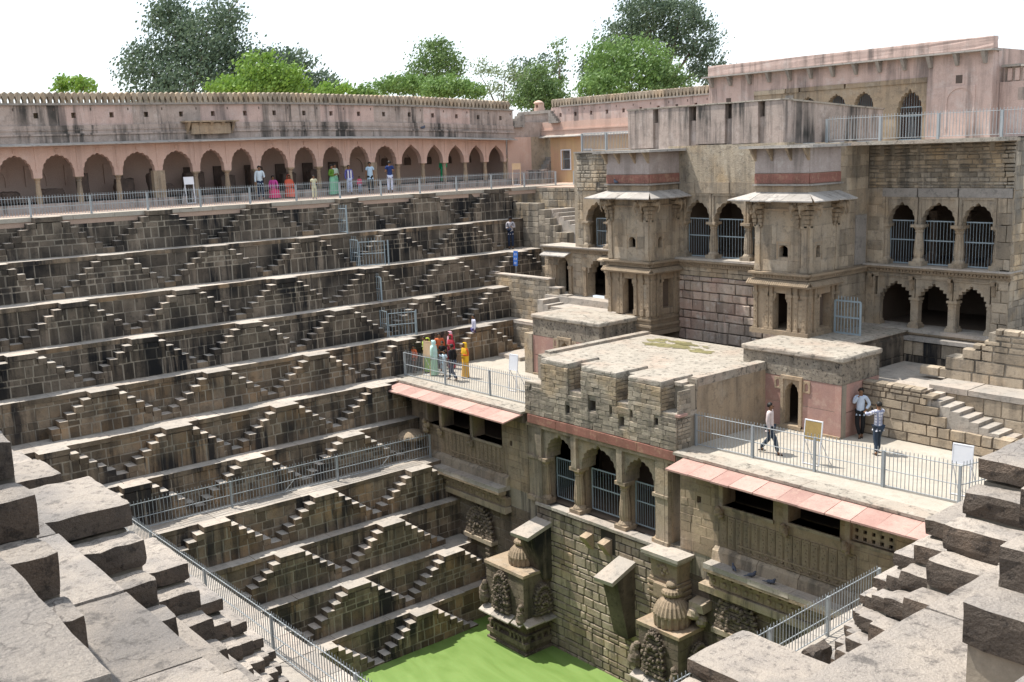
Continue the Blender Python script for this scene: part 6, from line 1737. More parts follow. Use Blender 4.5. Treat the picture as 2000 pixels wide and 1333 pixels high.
# ------------------------------------------------------------------ boards and signs
def standboard(label, x, y, z, ang, w, bh, h, m, tilt=0.15):
    t = thing('notice_board', label, 'board', (x, y, z))
    ca_, sa = math.cos(ang), math.sin(ang)
    def W(u, v, q): return (x+u*ca_-v*sa, y+u*sa+v*ca_, z+q)
    f = lambda s, d, q: W(s, -d+tilt*(q/h), q)
    MB().fbox(f, -w/2, w/2, -0.015, 0.015, h-bh, h, 0.5).build('panel', M[m], t)
    fr_ = MB()
    for (a, b, c_, e) in ((-w/2-0.03, -w/2, h-bh-0.03, h+0.03), (w/2, w/2+0.03, h-bh-0.03, h+0.03), (-w/2, w/2, h, h+0.03), (-w/2, w/2, h-bh-0.03, h-bh)): MB().fbox(f, a, b, -0.02, 0.02, c_, e, 0.5).build('frame', M['white'] if m != 'wood' else M['wood'], t)
    for s in (-w/2, w/2):
        MB().tube(W(s, 0, 0), W(s, tilt*(h-bh)/h, h-bh), 0.02, 6).build('leg', M['white'] if m != 'wood' else M['wood'], t)
        MB().tube(W(s, tilt*(h-bh)/h, h-bh), W(s*1.1, 0.6, 0), 0.015, 6).build('leg', M['white'], t)
    MB().tube(W(-w/2, 0, 0.03), W(w/2, 0, 0.03), 0.018, 6).build('crossbar', M['white'], t)
    return t
standboard('ochre notice board on white legs in front of the right hut', -17.4, 25.95, -7.7, 0.05, 0.55, 0.58, 1.35, 'rust')
standboard('pale notice board at the right end of the right terrace', -12.95, 26.35, -7.7, 0.1, 0.5, 0.5, 1.4, 'white')
standboard('pale notice board near the right end of the left terrace', -31.75, 26.1, -7.7, 0.05, 0.45, 0.6, 1.5, 'white')
standboard('brown notice board amid the crowd on the left terrace', -37.0, 25.5, -7.7, 0.1, 0.5, 0.62, 1.5, 'wood')
standboard('tall thin wooden stand leaning at the end of the walkway fence', -46.6, 39.2, 0.07, 0.9, 0.45, 0.3, 1.25, 'wood')
standboard('small pale notice board on a white post in front of the arcade pier', -48.2, 20.0, 0.07, 1.5, 0.42, 0.3, 1.25, 'white')
sg = thing('blue_sign', 'small blue sign with white lettering on a pole by the far corner wall', 'sign', (-40.3, 33.6, -4.62))
MB().tube((-40.3, 33.6, -4.6), (-40.2, 33.6, -3.65), 0.02, 6).build('pole', M['metal'], sg)
f = lambda s, d, q: (-40.22+s+0.08*(q+3.3), 33.58-d, q)
MB().fbox(f, -0.17, 0.17, -0.012, 0.012, -3.75, -2.98, 0.5).build('panel', M['blue'], sg)
gl_ = MB()
for (z0, pat) in ((-3.12, ((-0.08, 0.06), (0.02, 0.08))), (-3.36, ((-0.10, 0.08), (0.02, 0.10))), (-3.58, ((-0.09, 0.07), (0.01, 0.09)))):
    for (s, w) in pat:
        gl_.fbox(f, s, s+w, 0.013, 0.017, z0, z0+0.018, 0.5); gl_.fbox(f, s+w*0.65, s+w*0.65+0.014, 0.013, 0.017, z0-0.09, z0, 0.5)
        gl_.fbox(f, s, s+w*0.6, 0.013, 0.017, z0-0.05, z0-0.035, 0.5); gl_.fbox(f, s, s+0.014, 0.013, 0.017, z0-0.09, z0-0.045, 0.5)
gl_.build('lettering', M['white'], sg)
t = thing('broken_slab', 'upright broken stone slab beside the right-hand fence', 'stone', (-7.6, 11.6, -5.4))
vs, fs = rough(-7.72, -7.5, 11.35, 11.8, -5.5, -4.95, 7, 0.05, 0.05, 9); MB().add(vs, fs, 0.5).build('slab', M['nearface'], t)
# small blocks on the walkway end, pigeons
t = thing('stone_pedestal', 'pink plastered pedestal at the far corner of the walkway', 'pedestal', (-48.5, 42.2, 0.05))
b = MB(); b.box(-48.9, -47.4, 41.9, 42.6, 0.04, 0.3, 0.5); b.build('base', M['sand2'], t)
b = MB(); b.box(-48.8, -47.5, 42.0, 42.5, 0.3, 0.82, 0.5); b.box(-48.9, -47.4, 41.92, 42.58, 0.82, 0.88, 0.5); b.build('body', M['pinkgrey'], t)
M['pig'] = mat('slate_pigeon_feathers', (0.06, 0.07, 0.10), (0.12, 0.13, 0.17), 20, tone=0.0, bump=0.0)
def pigeon(label, x, y, z, ang):
    t = thing('pigeon', label, 'bird', (x, y, z), 'pigeons on the palace ledges')
    c_, s_ = math.cos(ang), math.sin(ang)
    b = MB()
    def E(cx, cz, rx, ry, rz):
        n = 8; vs = []
        for i in range(n+1):
            for j in range(n):
                ph_, th = math.pi*i/n, 2*math.pi*j/n
                u, v, w = cx+rx*math.cos(ph_), ry*math.sin(ph_)*math.cos(th), cz+rz*math.sin(ph_)*math.sin(th)
                vs.append((x+u*c_-v*s_, y+u*s_+v*c_, z+w))
        b.add(vs, [(i*n+j, i*n+(j+1) % n, (i+1)*n+(j+1) % n, (i+1)*n+j) for i in range(n) for j in range(n)], 0.5)
    E(0, 0.09, 0.14, 0.065, 0.065); E(0.12, 0.17, 0.035, 0.032, 0.04); E(0.09, 0.13, 0.05, 0.035, 0.06); E(-0.16, 0.08, 0.10, 0.035, 0.015)
    b.tube((x+0.15*c_, y+0.15*s_, z+0.17), (x+0.185*c_, y+0.185*s_, z+0.16), 0.008, 5, 0.002)
    for q in (-0.02, 0.02): b.tube((x-q*s_, y+q*c_, z), (x-q*s_, y+q*c_, z+0.05), 0.006, 4)
    b.build('body', M['pig'], t, smooth=True)
pigeon('leftmost of three pigeons on the carved ledge right of the pavilion', -18.75, 24.0, -10.93, 2.5)
pigeon('middle pigeon of three on the carved ledge', -18.05, 23.95, -10.93, 1.0)
pigeon('rightmost pigeon of three on the carved ledge', -17.35, 23.95, -10.93, 0.4)
pigeon('pigeon sitting on the grey ledge of the left tower attic', -30.55, 31.1, 0.53, 2.8)
pigeon('dark bird on the cornice of the pink arcade', -49.38, 34.6, 3.48, 0.8)
# lone upright stone by the right fence, paint mark
# ------------------------------------------------------------------ trees
def tree(label, x, y, zb, parts, trunk_h, leafm, leaf=0.30, nleaf=5000, name='tree', tr=0.35, seed=1, flat=0.8, group='trees beyond the walls', branchm=None, drop=0.0, limb=True):
    """parts: list of (dx, dy, dz, rx, ry, rz) crown lobes relative to the foot"""
    rr = random.Random(seed)
    t = thing(name, label, 'tree', (x, y, zb), group)
    b = MB()
    b.tube((x, y, zb), (x+0.2, y, zb+trunk_h), tr, 8, tr*0.7, 0.5)
    top = Vector((x+0.2, y, zb+trunk_h))
    for (dx, dy, dz, rx, ry, rz) in parts:
        q = Vector((x+dx, y+dy, zb+dz))
        mid = (top+q)/2+Vector((rr.uniform(-.3, .3), rr.uniform(-.3, .3), rr.uniform(0, .4)))
        b.tube(top, mid, tr*0.5, 6, tr*0.32, 0.5); b.tube(mid, q, tr*0.32, 5, tr*0.12, 0.5)
        for k in range(4):
            e = q+Vector((rr.uniform(-.8, .8)*rx, rr.uniform(-.8, .8)*ry, rr.uniform(-.4, .8)*rz))
            b.tube(q, e, tr*0.12, 4, tr*0.04, 0.5)
    b.build('trunk', M['bark'], t)
    vol = [p[3]*p[4]*p[5] for p in parts]; tot = sum(v**0.8 for v in vol)
    vs, fs, ts = [], [], []
    for p, v in zip(parts, vol):
        n = int(nleaf*(v**0.8)/tot)
        ncl = max(6, n//38)
        cl = []
        for k in range(ncl):
            d = Vector((rr.gauss(0, 1), rr.gauss(0, 1), rr.gauss(0, 1)*flat)).normalized()
            rad = rr.uniform(0.45, 1.0)**0.5
            cl.append((Vector((x+p[0]+d.x*p[3]*rad, y+p[1]+d.y*p[4]*rad, zb+p[2]+d.z*p[5]*rad)), rr.uniform(0.5, 1.0), rr.random()))
        for k in range(n):
            c0, cr, ct = cl[rr.randrange(ncl)]
            s0 = min(p[3], p[5])*0.27*cr+leaf*0.5
            c1 = c0+Vector((rr.gauss(0, 1)*s0, rr.gauss(0, 1)*s0, rr.gauss(0, 0.65)*s0-abs(rr.gauss(0, drop))))
            a = Vector((rr.gauss(0, 1), rr.gauss(0, 1), rr.gauss(0, 1)*0.6)).normalized()
            u = a.orthogonal().normalized(); w = a.cross(u)
            l = leaf*rr.uniform(0.55, 1.2)
            k0 = len(vs)
            vs += [tuple(c1-u*l*0.5), tuple(c1+w*l*0.28), tuple(c1+u*l*0.5), tuple(c1-w*l*0.28)]
            fs.append((k0, k0+1, k0+2, k0+3)); ts.append(min(1, max(0, ct*0.6+rr.random()*0.4)))
    me = bpy.data.meshes.new('crown')
    me.from_pydata([(a-x, b_-y, c_-zb) for a, b_, c_ in vs], [], fs)
    at = me.attributes.new('tone', 'FLOAT', 'FACE'); at.data.foreach_set('value', ts)
    me.materials.append(leafm)
    o = bpy.data.objects.new('crown', me); col.objects.link(o); o.parent = t
    return t
M['bark'] = mat('brown_tree_bark', (0.10, 0.075, 0.055), (0.15, 0.12, 0.09), 3, tone=0.0, bump=0.5)
LM = {'dark': leaf_mat('dark_blue_green_leaves', (0.065, 0.105, 0.068), (0.15, 0.21, 0.125)), 'lime': leaf_mat('bright_lime_leaves', (0.12, 0.22, 0.03), (0.25, 0.40, 0.07)),
      'mid': leaf_mat('mid_green_leaves', (0.09, 0.155, 0.05), (0.17, 0.26, 0.08)), 'olive': leaf_mat('pale_olive_leaves', (0.16, 0.21, 0.11), (0.26, 0.32, 0.17)), 'fresh': leaf_mat('fresh_green_leaves', (0.11, 0.20, 0.05), (0.21, 0.33, 0.09))}
def TR(label, x, y, zc, lobes, leafm, seed, leaf, n, zb=0.0, th=3.5, tr=0.35, **k):
    """lobes: (sideways, height above zb, depth offset, half width, half height)"""
    pts = [(0.636*s-0.77*d, 0.77*s+0.636*d, z-zb, w*0.9, w*0.9, h) for s, z, d, w, h in lobes]
    return tree(label, x, y, zb, pts, th, LM[leafm], leaf, n, seed=seed, tr=tr, **k)
TR('tallest dark blue-green tree at the upper left above the arcade', -94, 40.8, 0, [(-4.6, 10.5, 0, 2.6, 2.6), (-2.2, 13.5, 1, 2.6, 3.4), (1.2, 12.5, -1, 3.0, 3.2), (2.6, 15.0, 0, 2.2, 2.0), (4.6, 10.5, 0, 2.4, 2.8), (0, 9.0, -2, 3.5, 3.0), (-3.6, 7.6, 0, 2.6, 1.8), (-2.5, 16.2, 0, 1.5, 1.8), (3.2, 8.0, 1, 3.0, 2.0), (-5.6, 12.2, 0, 1.0, 0.8)], 'dark', 3, 0.36, 26000, th=5, tr=0.6)
TR('smaller dark tree leaning right of the tallest tree', -92.8, 49.8, 0, [(-1.5, 11.0, 0, 2.0, 1.8), (0.8, 11.3, 0, 1.6, 1.5), (2.8, 8.8, 0, 1.9, 1.7), (3.4, 7.4, 0, 1.6, 1.2), (-0.5, 8.5, 0, 2.4, 2.2)], 'dark', 4, 0.36, 8500, th=5, tr=0.4)
TR('bright lime tree in front of the tallest tree', -66.5, 32.9, 0, [(0.3, 8.3, 0, 1.6, 0.9), (-1.8, 7.0, 0, 1.5, 0.7), (1.8, 7.6, 0, 1.5, 0.9), (2.8, 6.8, 0, 1.2, 0.6), (0, 6.8, 0, 2.0, 0.8), (0.6, 9.0, 0, 0.6, 0.35)], 'lime', 5, 0.28, 6500, th=4, tr=0.22)
TR('low lime tree top at the far left over the parapet', -79.8, 24.9, 0, [(0, 8.1, 0, 1.3, 0.45), (-0.9, 7.9, 0, 0.7, 0.4), (0.8, 7.8, 0, 0.9, 0.5)], 'lime', 6, 0.34, 900, th=5, tr=0.2)
TR('tiny lime tree top between the dark tree and the middle trees', -67.4, 39.6, 0, [(0, 7.0, 0, 1.2, 0.5), (1.2, 6.8, 0, 0.8, 0.4), (-0.8, 6.7, 0, 0.7, 0.4)], 'lime', 7, 0.34, 900, th=4, tr=0.2)
TR('airy mid green tree in the middle above the parapet', -71.3, 51.5, 0, [(0, 10.0, 0, 1.7, 1.5), (-0.8, 8.6, 0, 1.8, 1.2), (1.2, 9.4, 0, 1.2, 1.3), (0.6, 11.0, 0, 1.0, 0.8), (-1.9, 7.6, 0, 1.4, 0.9)], 'mid', 8, 0.26, 6000, th=5, tr=0.25)
TR('spreading lime tree left under the airy middle tree', -64.4, 43.2, 0, [(0, 7.2, 0, 1.6, 0.6), (-1.8, 6.8, 0, 1.3, 0.5), (1.4, 7.0, 0, 1.3, 0.6), (-2.6, 6.5, 0, 0.9, 0.35)], 'fresh', 9, 0.26, 4000, th=4, tr=0.2)
TR('spreading lime tree right under the airy middle tree', -59.5, 44.3, 0, [(0, 6.7, 0, 1.5, 0.7), (1.3, 6.4, 0, 1.1, 0.6), (-1.0, 6.6, 0, 1.1, 0.6)], 'fresh', 10, 0.26, 4000, th=4, tr=0.2)
TR('thin pale olive tree with bare twigs', -75.7, 61.9, 0, [(-1.8, 9.3, 0, 1.5, 1.3), (0.6, 9.0, 0, 2.0, 1.5), (2.2, 8.2, 0, 1.4, 1.3), (-0.2, 7.3, 0, 2.2, 1.3)], 'olive', 11, 0.26, 1900, th=5, tr=0.2)
TR('rounded dark green tree beside the gap in the parapet', -57.9, 51.0, 0, [(0, 7.2, 0, 1.3, 1.1), (-0.8, 6.0, 0, 1.1, 1.0), (0.7, 5.9, 0, 1.2, 1.2), (1.6, 5.6, 0, 0.8, 0.9)], 'mid', 12, 0.24, 5500, th=3.5, tr=0.2, drop=0.15)
TR('tall narrow palm-like tree beside the rounded tree', -68.5, 62.8, 0, [(0, 11.0, 0, 0.65, 0.7), (0.2, 9.0, 0, 0.5, 1.3), (0.1, 7.2, 0, 0.9, 1.3)], 'mid', 13, 0.26, 900, th=8, tr=0.15)
TR('large dark tree with bare limbs rising over the right parapet', -66.5, 73.9, 0, [(-3.8, 12.3, 0, 1.9, 1.7), (-1.4, 14.6, 0, 2.4, 1.7), (1.8, 14.0, 0, 2.4, 1.7), (3.4, 11.6, 0, 1.9, 2.0), (0.6, 11.4, 0, 1.6, 1.2), (-5.8, 9.4, 0, 1.8, 1.5), (4.4, 9.2, 0, 1.8, 1.5), (-1.5, 12.4, 0, 1.6, 1.0)], 'dark', 14, 0.32, 16000, th=7, tr=0.45)
TR('dense fresh green tree in front of the large right tree', -50.1, 52.8, 0, [(-1.4, 8.2, 0, 1.7, 1.4), (0.8, 8.0, 0, 1.8, 1.5), (-0.3, 6.8, 0, 2.4, 1.3), (2.0, 7.0, 0, 1.2, 1.2), (-2.2, 7.0, 0, 1.1, 1.2)], 'fresh', 15, 0.25, 10000, th=4, tr=0.25, drop=0.2)
TR('small rounded light green tree at the left foot of the right trees', -49.9, 49.4, 0, [(0, 6.3, 0, 1.1, 0.8), (-0.5, 5.9, 0, 0.9, 0.7), (0.7, 5.9, 0, 0.9, 0.7)], 'fresh', 16, 0.24, 2000, th=3.5, tr=0.15, drop=0.1)
TR('small light green tree between the fresh tree and the pink hall', -47.5, 53.8, 0, [(0, 6.6, 0, 1.0, 0.9), (-0.7, 6.0, 0, 0.8, 0.8), (0.9, 6.0, 0, 0.9, 0.8)], 'mid', 17, 0.24, 1700, th=3.5, tr=0.15)
TR('dark tree behind the right parapet left of the large right tree', -75, 66, 0, [(-1.2, 9.5, 0, 1.5, 1.2), (1.0, 9.8, 0, 1.6, 1.4), (0, 7.8, 0, 2.2, 1.5)], 'dark', 18, 0.34, 2600, th=5, tr=0.25)
# ------------------------------------------------------------------ people
SKIN = mat('brown_skin', (0.22, 0.115, 0.065), (0.19, 0.10, 0.055), 8, tone=0, bump=0.03, rough=0.6, fine=0.05)
HAIR = mat('black_hair', (0.012, 0.011, 0.010), (0.02, 0.018, 0.016), 8, tone=0, bump=0.2, rough=0.5)
SHOE = mat('dark_sandals', (0.05, 0.035, 0.03), (0.07, 0.05, 0.04), 8, tone=0, bump=0)
EYE = mat('dark_eyes', (0.02, 0.015, 0.012), (0.02, 0.015, 0.012), 8, tone=0, bump=0)
PENDING = []
def skinned(name, verts, edges, radii, m, parent, lv=1):
    me = bpy.data.meshes.new(name); me.from_pydata(verts, edges, [])
    o = bpy.data.objects.new(name, me); col.objects.link(o)
    sk = o.modifiers.new('s', 'SKIN'); 
    if not me.skin_vertices: me.skin_vertices.new()
    for i, r in enumerate(radii):
        rx, ry = r if isinstance(r, tuple) else (r, r)
        me.skin_vertices[0].data[i].radius = (rx, ry)
    me.skin_vertices[0].data[0].use_root = True
    sb = o.modifiers.new('b', 'SUBSURF'); sb.levels = lv; sb.render_levels = lv
    o.parent = parent
    PENDING.append((o, m))
    return o
ARMS = {'down': ((.125, -.015, .635), (.135, .03, .48)), 'bent': ((.13, -.03, .64), (.08, .13, .66)), 'chest': ((.125, -.02, .65), (.03, .12, .70)), 'mouth': ((.13, .06, .68), (.03, .10, .845)),
        'reach': ((.13, .13, .72), (.08, .28, .72)), 'hip': ((.17, -.04, .66), (.10, .05, .56)), 'phone': ((.13, .02, .65), (.06, .18, .73)), 'low': ((.13, .05, .64), (.10, .17, .56)), 'back': ((.125, -.06, .64), (.12, -.06, .50))}
def person(label, x, y, z, face, h, arms=('down', 'down'), legs='stand', top=None, bottom=None, style='shirt', scarf=None, sleeves='long', hair='short', group=None, tilt=0.0, extra=None, lean=0.0, belly=1.0, turn=0.0):
    """face: compass angle in degrees the person looks towards (0 = +Y, 90 = +X)"""
    t = thing('person', label, 'person', (x, y, z), group)
    t.rotation_euler = (0, 0, -math.radians(face))
    def P(v, dz=0): return (v[0]*h, (v[1]+lean*max(0, v[2]-0.5))*h, v[2]*h+dz)
    hipz = 0.51; ky = {'stand': (0.01, 0.01), 'walk': (0.10, -0.05), 'wide': (0.05, -0.03), 'sit': (0.24, 0.24), 'crossed': (0.06, 0.02)}[legs]
    an = {'stand': ((.055, -.01, .045), (-.055, .0, .045)), 'walk': ((.05, .16, .045), (-.05, -.20, .075)), 'wide': ((.07, .07, .045), (-.07, -.09, .045)), 'sit': ((.06, .25, .045), (-.06, .22, .045)), 'crossed': ((.0, .09, .045), (-.04, .02, .045))}[legs]
    drop = 0.0
    if legs == 'sit': drop = -0.24; 
    def Q(v): return P((v[0], v[1], v[2]+drop))
    sh = [(.098, -.005, .80), (-.098, -.005, .80)]
    el = [ARMS[arms[0]][0], tuple([-ARMS[arms[1]][0][0], *ARMS[arms[1]][0][1:]])]
    wr = [ARMS[arms[0]][1], tuple([-ARMS[arms[1]][1][0], *ARMS[arms[1]][1][1:]])]
    kn = []
    for i, sg in enumerate((1, -1)):
        a = an[i]
        kn.append((sg*.055, ky[i]+0.02, (.28 if legs != 'sit' else .27)))
    V = [Q((0, 0, .52)), Q((0, .005, .62)), Q((0, 0, .73)), Q((0, -.005, .80)), Q((0, .0, .845)), Q((0, .012, .90)), Q((0, .008, .945))]
    Rr = [(.072, .055), (.062, .050), (.078, .052), (.05, .038), (.027, .027), (.043, .05), (.040, .046)]
    Ed = [(i, i+1) for i in range(6)]
    for i, sg in enumerate((1, -1)):
        k = len(V)
        V += [Q(sh[i]), Q(el[i]), Q(wr[i]), Q((wr[i][0]*0.95, wr[i][1]+0.012, wr[i][2]-0.02))]
        Rr += [.031, .023, .016, (.018, .009)]
        Ed += [(3, k), (k, k+1), (k+1, k+2), (k+2, k+3)]
    for i, sg in enumerate((1, -1)):
        k = len(V)
        hp = (sg*.048, 0, .50)
        a = an[i]
        V += [Q(hp), P(kn[i]) if legs != 'sit' else P((sg*.06, .22, .27)), P(a), P((a[0]*1.1, a[1]+.075, a[2]-.025))]
        Rr += [.047, .033, .021, (.020, .013)]
        Ed += [(0, k), (k, k+1), (k+1, k+2), (k+2, k+3)]
    Rs = [tuple(q*h for q in r) if isinstance(r, tuple) else r*h for r in Rr]
    skinned('body', V, Ed, Rs, SKIN, t)
    # clothes
    e = 0.012*h
    def grow(r, f=1.0): return tuple(q*f+e for q in r) if isinstance(r, tuple) else r*f+e
    hasb = bottom is not None
    if top is not None:
        vv = [V[0], V[1], V[2], V[3]]; rr_ = [grow(Rs[0], 1.04*belly), grow(Rs[1], 1.08*belly), grow(Rs[2], 1.03), grow(Rs[3], 0.9)]; ee = [(0, 1), (1, 2), (2, 3)]
        if style in ('kurta', 'sari'): 
            vv.append(Q((0, 0, .40))); rr_.append((.082*h, .066*h)); ee.append((0, 4))
        else:
            vv.append(Q((0, 0, .475))); rr_.append((.080*h, .062*h)); ee.append((0, 4))
        for i in (0, 1):
            k = len(vv); b0 = 7+4*i
            vv += [V[b0], V[b0+1]]; rr_ += [grow(Rs[b0]), grow(Rs[b0+1], 1.15)]; ee += [(3, k), (k, k+1)]
            if sleeves == 'long':
                w = Vector(V[b0+1]).lerp(Vector(V[b0+2]), 0.88); vv.append(tuple(w)); rr_.append(grow(Rs[b0+2], 0.9)); ee.append((k+1, k+2))
            else:
                w = Vector(V[b0]).lerp(Vector(V[b0+1]), 0.55); vv[k+1] = tuple(w); rr_[k+1] = grow(Rs[b0], 0.95)
        skinned('shirt' if style == 'shirt' else 'tunic', vv, ee, rr_, top, t)
    if hasb and style != 'sari' and style != 'skirt':
        vv = [V[0]]; rr_ = [grow(Rs[0], 0.98)]; ee = []
        for i in (0, 1):
            k = len(vv); b0 = 15+4*i
            w = Vector(V[b0+1]).lerp(Vector(V[b0+2]), 0.95)
            vv += [V[b0], V[b0+1], tuple(w)]; rr_ += [grow(Rs[b0], 1.0), grow(Rs[b0+1], 1.05), grow(Rs[b0+2], 1.15)]; ee += [(0, k), (k, k+1), (k+1, k+2)]
        skinned('trousers', vv, ee, rr_, bottom, t)
    if style in ('sari', 'skirt') and bottom is not None:
        mb = MB(); prof = []
        if legs == 'sit': lev = [(.56, .09, .08, 0), (.30, .14, .13, .06), (.22, .17, .22, .12), (.10, .18, .24, .14), (.03, .2, .26, .15)]
        else: lev = [(.60, .075, .062, 0), (.52, .098, .085, 0), (.40, .105, .09, 0), (.25, .108, .095, .0), (.10, .118, .105, 0), (.03, .125, .11, 0)]
        n = 28; vs = []
        for (zz, rx, ry, oy) in lev:
            for i in range(n):
                a = 2*math.pi*i/n; k = 1+0.07*math.sin(a*7+zz*3)*(1-zz)
                vs.append((rx*h*k*math.cos(a), (oy+ry*k*math.sin(a))*h, zz*h+(drop*h if legs == 'sit' and zz > .5 else 0)))
        fs = [(r*n+i, r*n+(i+1) % n, (r+1)*n+(i+1) % n, (r+1)*n+i) for r in range(len(lev)-1) for i in range(n)]
        mb.add(vs, fs, 0.5); o = mb.build('skirt', bottom, None, org=(0, 0, 0), smooth=True); o.parent = t
    if scarf is not None:
        # veil over head and shoulders, open at the face
        n = 22; lev = [(.985, .018, .02), (.97, .048, .055), (.93, .063, .072), (.88, .062, .068), (.84, .068, .062), (.80, .118, .075), (.70, .135, .085), (.58, .125, .088), (.46, .115, .09)]
        vs = []; keep = []
        for r, (zz, rx, ry) in enumerate(lev):
            for i in range(n):
                a = 2*math.pi*i/n+math.pi/2; k = 1+0.06*math.sin(a*5+r)
                vs.append(Q((rx*k*math.cos(a), ry*k*math.sin(a)*1.05, zz)))
        fs = []
        for r in range(len(lev)-1):
            for i in range(n):
                ang = min(i, n-1-i)
                open_ = (r in (1, 2, 3) and ang < 4) or (r >= 7 and ang < 3)
                if not open_: fs.append((r*n+i, r*n+(i+1) % n, (r+1)*n+(i+1) % n, (r+1)*n+i))
        o = MB().add(vs, fs, 0.5).build('veil', scarf, None, org=(0, 0, 0), smooth=True); o.parent = t
    # hair, eyes, nose, hands
    mb = MB()
    c0 = Vector(Q((0, .004, .925)))
    n = 12; vs = []
    rows = 7
    for r in range(rows+1):
        ph_ = (math.pi*0.62)*r/rows
        for i in range(n):
            a = 2*math.pi*i/n
            s_ = math.sin(ph_); yy = s_*math.sin(a)
            lift = 0.0
            vs.append((c0.x+.056*h*s_*math.cos(a), c0.y-.010*h+.060*h*yy-(0.016*h*(ph_ > 1.1) if yy > 0 else 0), c0.z+.062*h*math.cos(ph_)+(0.03*h if (yy > 0.3 and ph_ > 1.2) else 0)))
    mb.add(vs, [(r*n+i, r*n+(i+1) % n, (r+1)*n+(i+1) % n, (r+1)*n+i) for r in range(rows) for i in range(n)], 0.5)
    if hair == 'long': lump(mb, Q((0, -.055, .87)), .03*h, 6)
    if scarf is None or hair: 
        o = mb.build('hair', HAIR, None, org=(0, 0, 0), smooth=True); o.parent = t
    mb = MB()
    for sx in (-.019, .019): lump(mb, Q((sx, .061, .915)), .0065*h, 5)
    mb.fbox(lambda s, d, q: Q((s, d, q)), -.016, .016, .058, .063, .872, .876, 0.5)
    o = mb.build('eyes_and_mouth', EYE, None, kind='stuff', org=(0, 0, 0)); o.parent = t
    o = MB().add([Q((-.008, .058, .89)), Q((.008, .058, .89)), Q((0, .074, .892)), Q((0, .060, .915))], [(0, 1, 2), (0, 2, 3), (1, 3, 2)], 0.5).build('nose', SKIN, None, org=(0, 0, 0)); o.parent = t
    for i in (0, 1):
        w = Vector(V[9+4*i]); d = (w-Vector(V[8+4*i])).normalized(); sd = d.orthogonal().normalized(); up = d.cross(sd)
        mb = MB(); base = w+d*.03*h
        for k in range(4):
            off = sd*(.006*h)*(k-1.5)*1.4; L_ = (.036, .042, .040, .032)[k]*h
            p1 = base+off+d*L_*.55+up*.002*h; p2 = base+off*1.1+d*L_-up*.01*h
            mb.tube(base+off, p1, .0042*h, 5, .004*h); mb.tube(p1, p2, .004*h, 5, .003*h)
        mb.tube(w+d*.01*h+sd*.009*h, w+d*.035*h+sd*.022*h, .005*h, 5, .0035*h)
        o = mb.build('fingers', SKIN, None, org=(0, 0, 0)); o.parent = t
    for i in (0, 1):
        a = V[17+4*i]
        mb = MB(); mb.box(a[0]-.024*h, a[0]+.024*h, a[1]-.035*h, a[1]+.105*h, a[2]-.045*h, a[2]-.030*h, 0.5)
        o = mb.build('sandal', SHOE, None, org=(0, 0, 0)); o.parent = t
    if extra: extra(t, V, h, Q)
    return t
C_ = {}
def CL(n, c, c2=None, sc=6.0):
    if n not in C_: C_[n] = cloth(n+'_cloth', c, c2, sc)
    return C_[n]
navy = CL('navy', (0.02, 0.03, 0.06)); blackc = CL('black', (0.012, 0.012, 0.014)); whitec = CL('white', (0.62, 0.64, 0.68)); palepink = CL('pale_pink', (0.62, 0.53, 0.51)); lblue = CL('light_blue', (0.42, 0.56, 0.68)); jeans = CL('dark_denim', (0.03, 0.045, 0.07))
def check_mat():
    m = bpy.data.materials.new('white_checked_cloth'); m.use_nodes = True
    N, L = m.node_tree.nodes, m.node_tree.links; b = N['Principled BSDF']; b.inputs['Roughness'].default_value = 0.85
    tc = N.new('ShaderNodeTexCoord'); sp = N.new('ShaderNodeSeparateXYZ'); L.new(tc.outputs['Object'], sp.inputs[0])
    acc = None
    for ax in (0, 1, 2):
        m1 = N.new('ShaderNodeMath'); m1.operation = 'MULTIPLY'; m1.inputs[1].default_value = 11 if ax < 2 else 11; L.new(sp.outputs[ax], m1.inputs[0])
        fr_ = N.new('ShaderNodeMath'); fr_.operation = 'FRACT'; L.new(m1.outputs[0], fr_.inputs[0])
        ls = N.new('ShaderNodeMath'); ls.operation = 'LESS_THAN'; ls.inputs[1].default_value = 0.28; L.new(fr_.outputs[0], ls.inputs[0])
        if acc is None: acc = ls.outputs[0]
        else:
            mx = N.new('ShaderNodeMath'); mx.operation = 'MAXIMUM'; L.new(acc, mx.inputs[0]); L.new(ls.outputs[0], mx.inputs[1]); acc = mx.outputs[0]
    r = N.new('ShaderNodeMix'); r.data_type = 'RGBA'; r.inputs[6].default_value = (0.62, 0.62, 0.66, 1); r.inputs[7].default_value = (0.22, 0.24, 0.34, 1)
    L.new(acc, r.inputs[0]); L.new(r.outputs[2], b.inputs['Base Color'])
    return m
checkm = check_mat()
def bag(t, V, h, Q):
    mb = MB(); lump(mb, Q((.04, .10, .60)), .07*h, 8, 0.5, (1, .7, .75)); o = mb.build('shoulder_bag', navy, None, org=(0, 0, 0)); o.parent = t
    mb = MB(); mb.tube(Q((.04, .09, .66)), Q((-.09, .05, .80)), .008*h, 5); mb.tube(Q((.06, .09, .66)), Q((.10, .02, .81)), .008*h, 5); o = mb.build('bag_strap', navy, None, org=(0, 0, 0)); o.parent = t
    mb = MB(); c0 = Q((0, .0, .965)); mb.lathe(c0[0], c0[1], [(.062*h, c0[2]-.02*h), (.062*h, c0[2]), (.05*h, c0[2]+.025*h), (.01*h, c0[2]+.032*h)], 14); mb.fbox(lambda s, d, q: Q((s, d, q)), -.035, .035, .05, .105, .945, .952); o = mb.build('cap', blackc, None, org=(0, 0, 0)); o.parent = t
def phone(t, V, h, Q):
    a = Vector(V[9]); mb = MB(); mb.box(a.x-.02*h-.01, a.x+.01, a.y+.02*h, a.y+.03*h, a.z-.01*h, a.z+.07*h, 0.5); o = mb.build('mobile_phone', blackc, None, org=(0, 0, 0)); o.parent = t
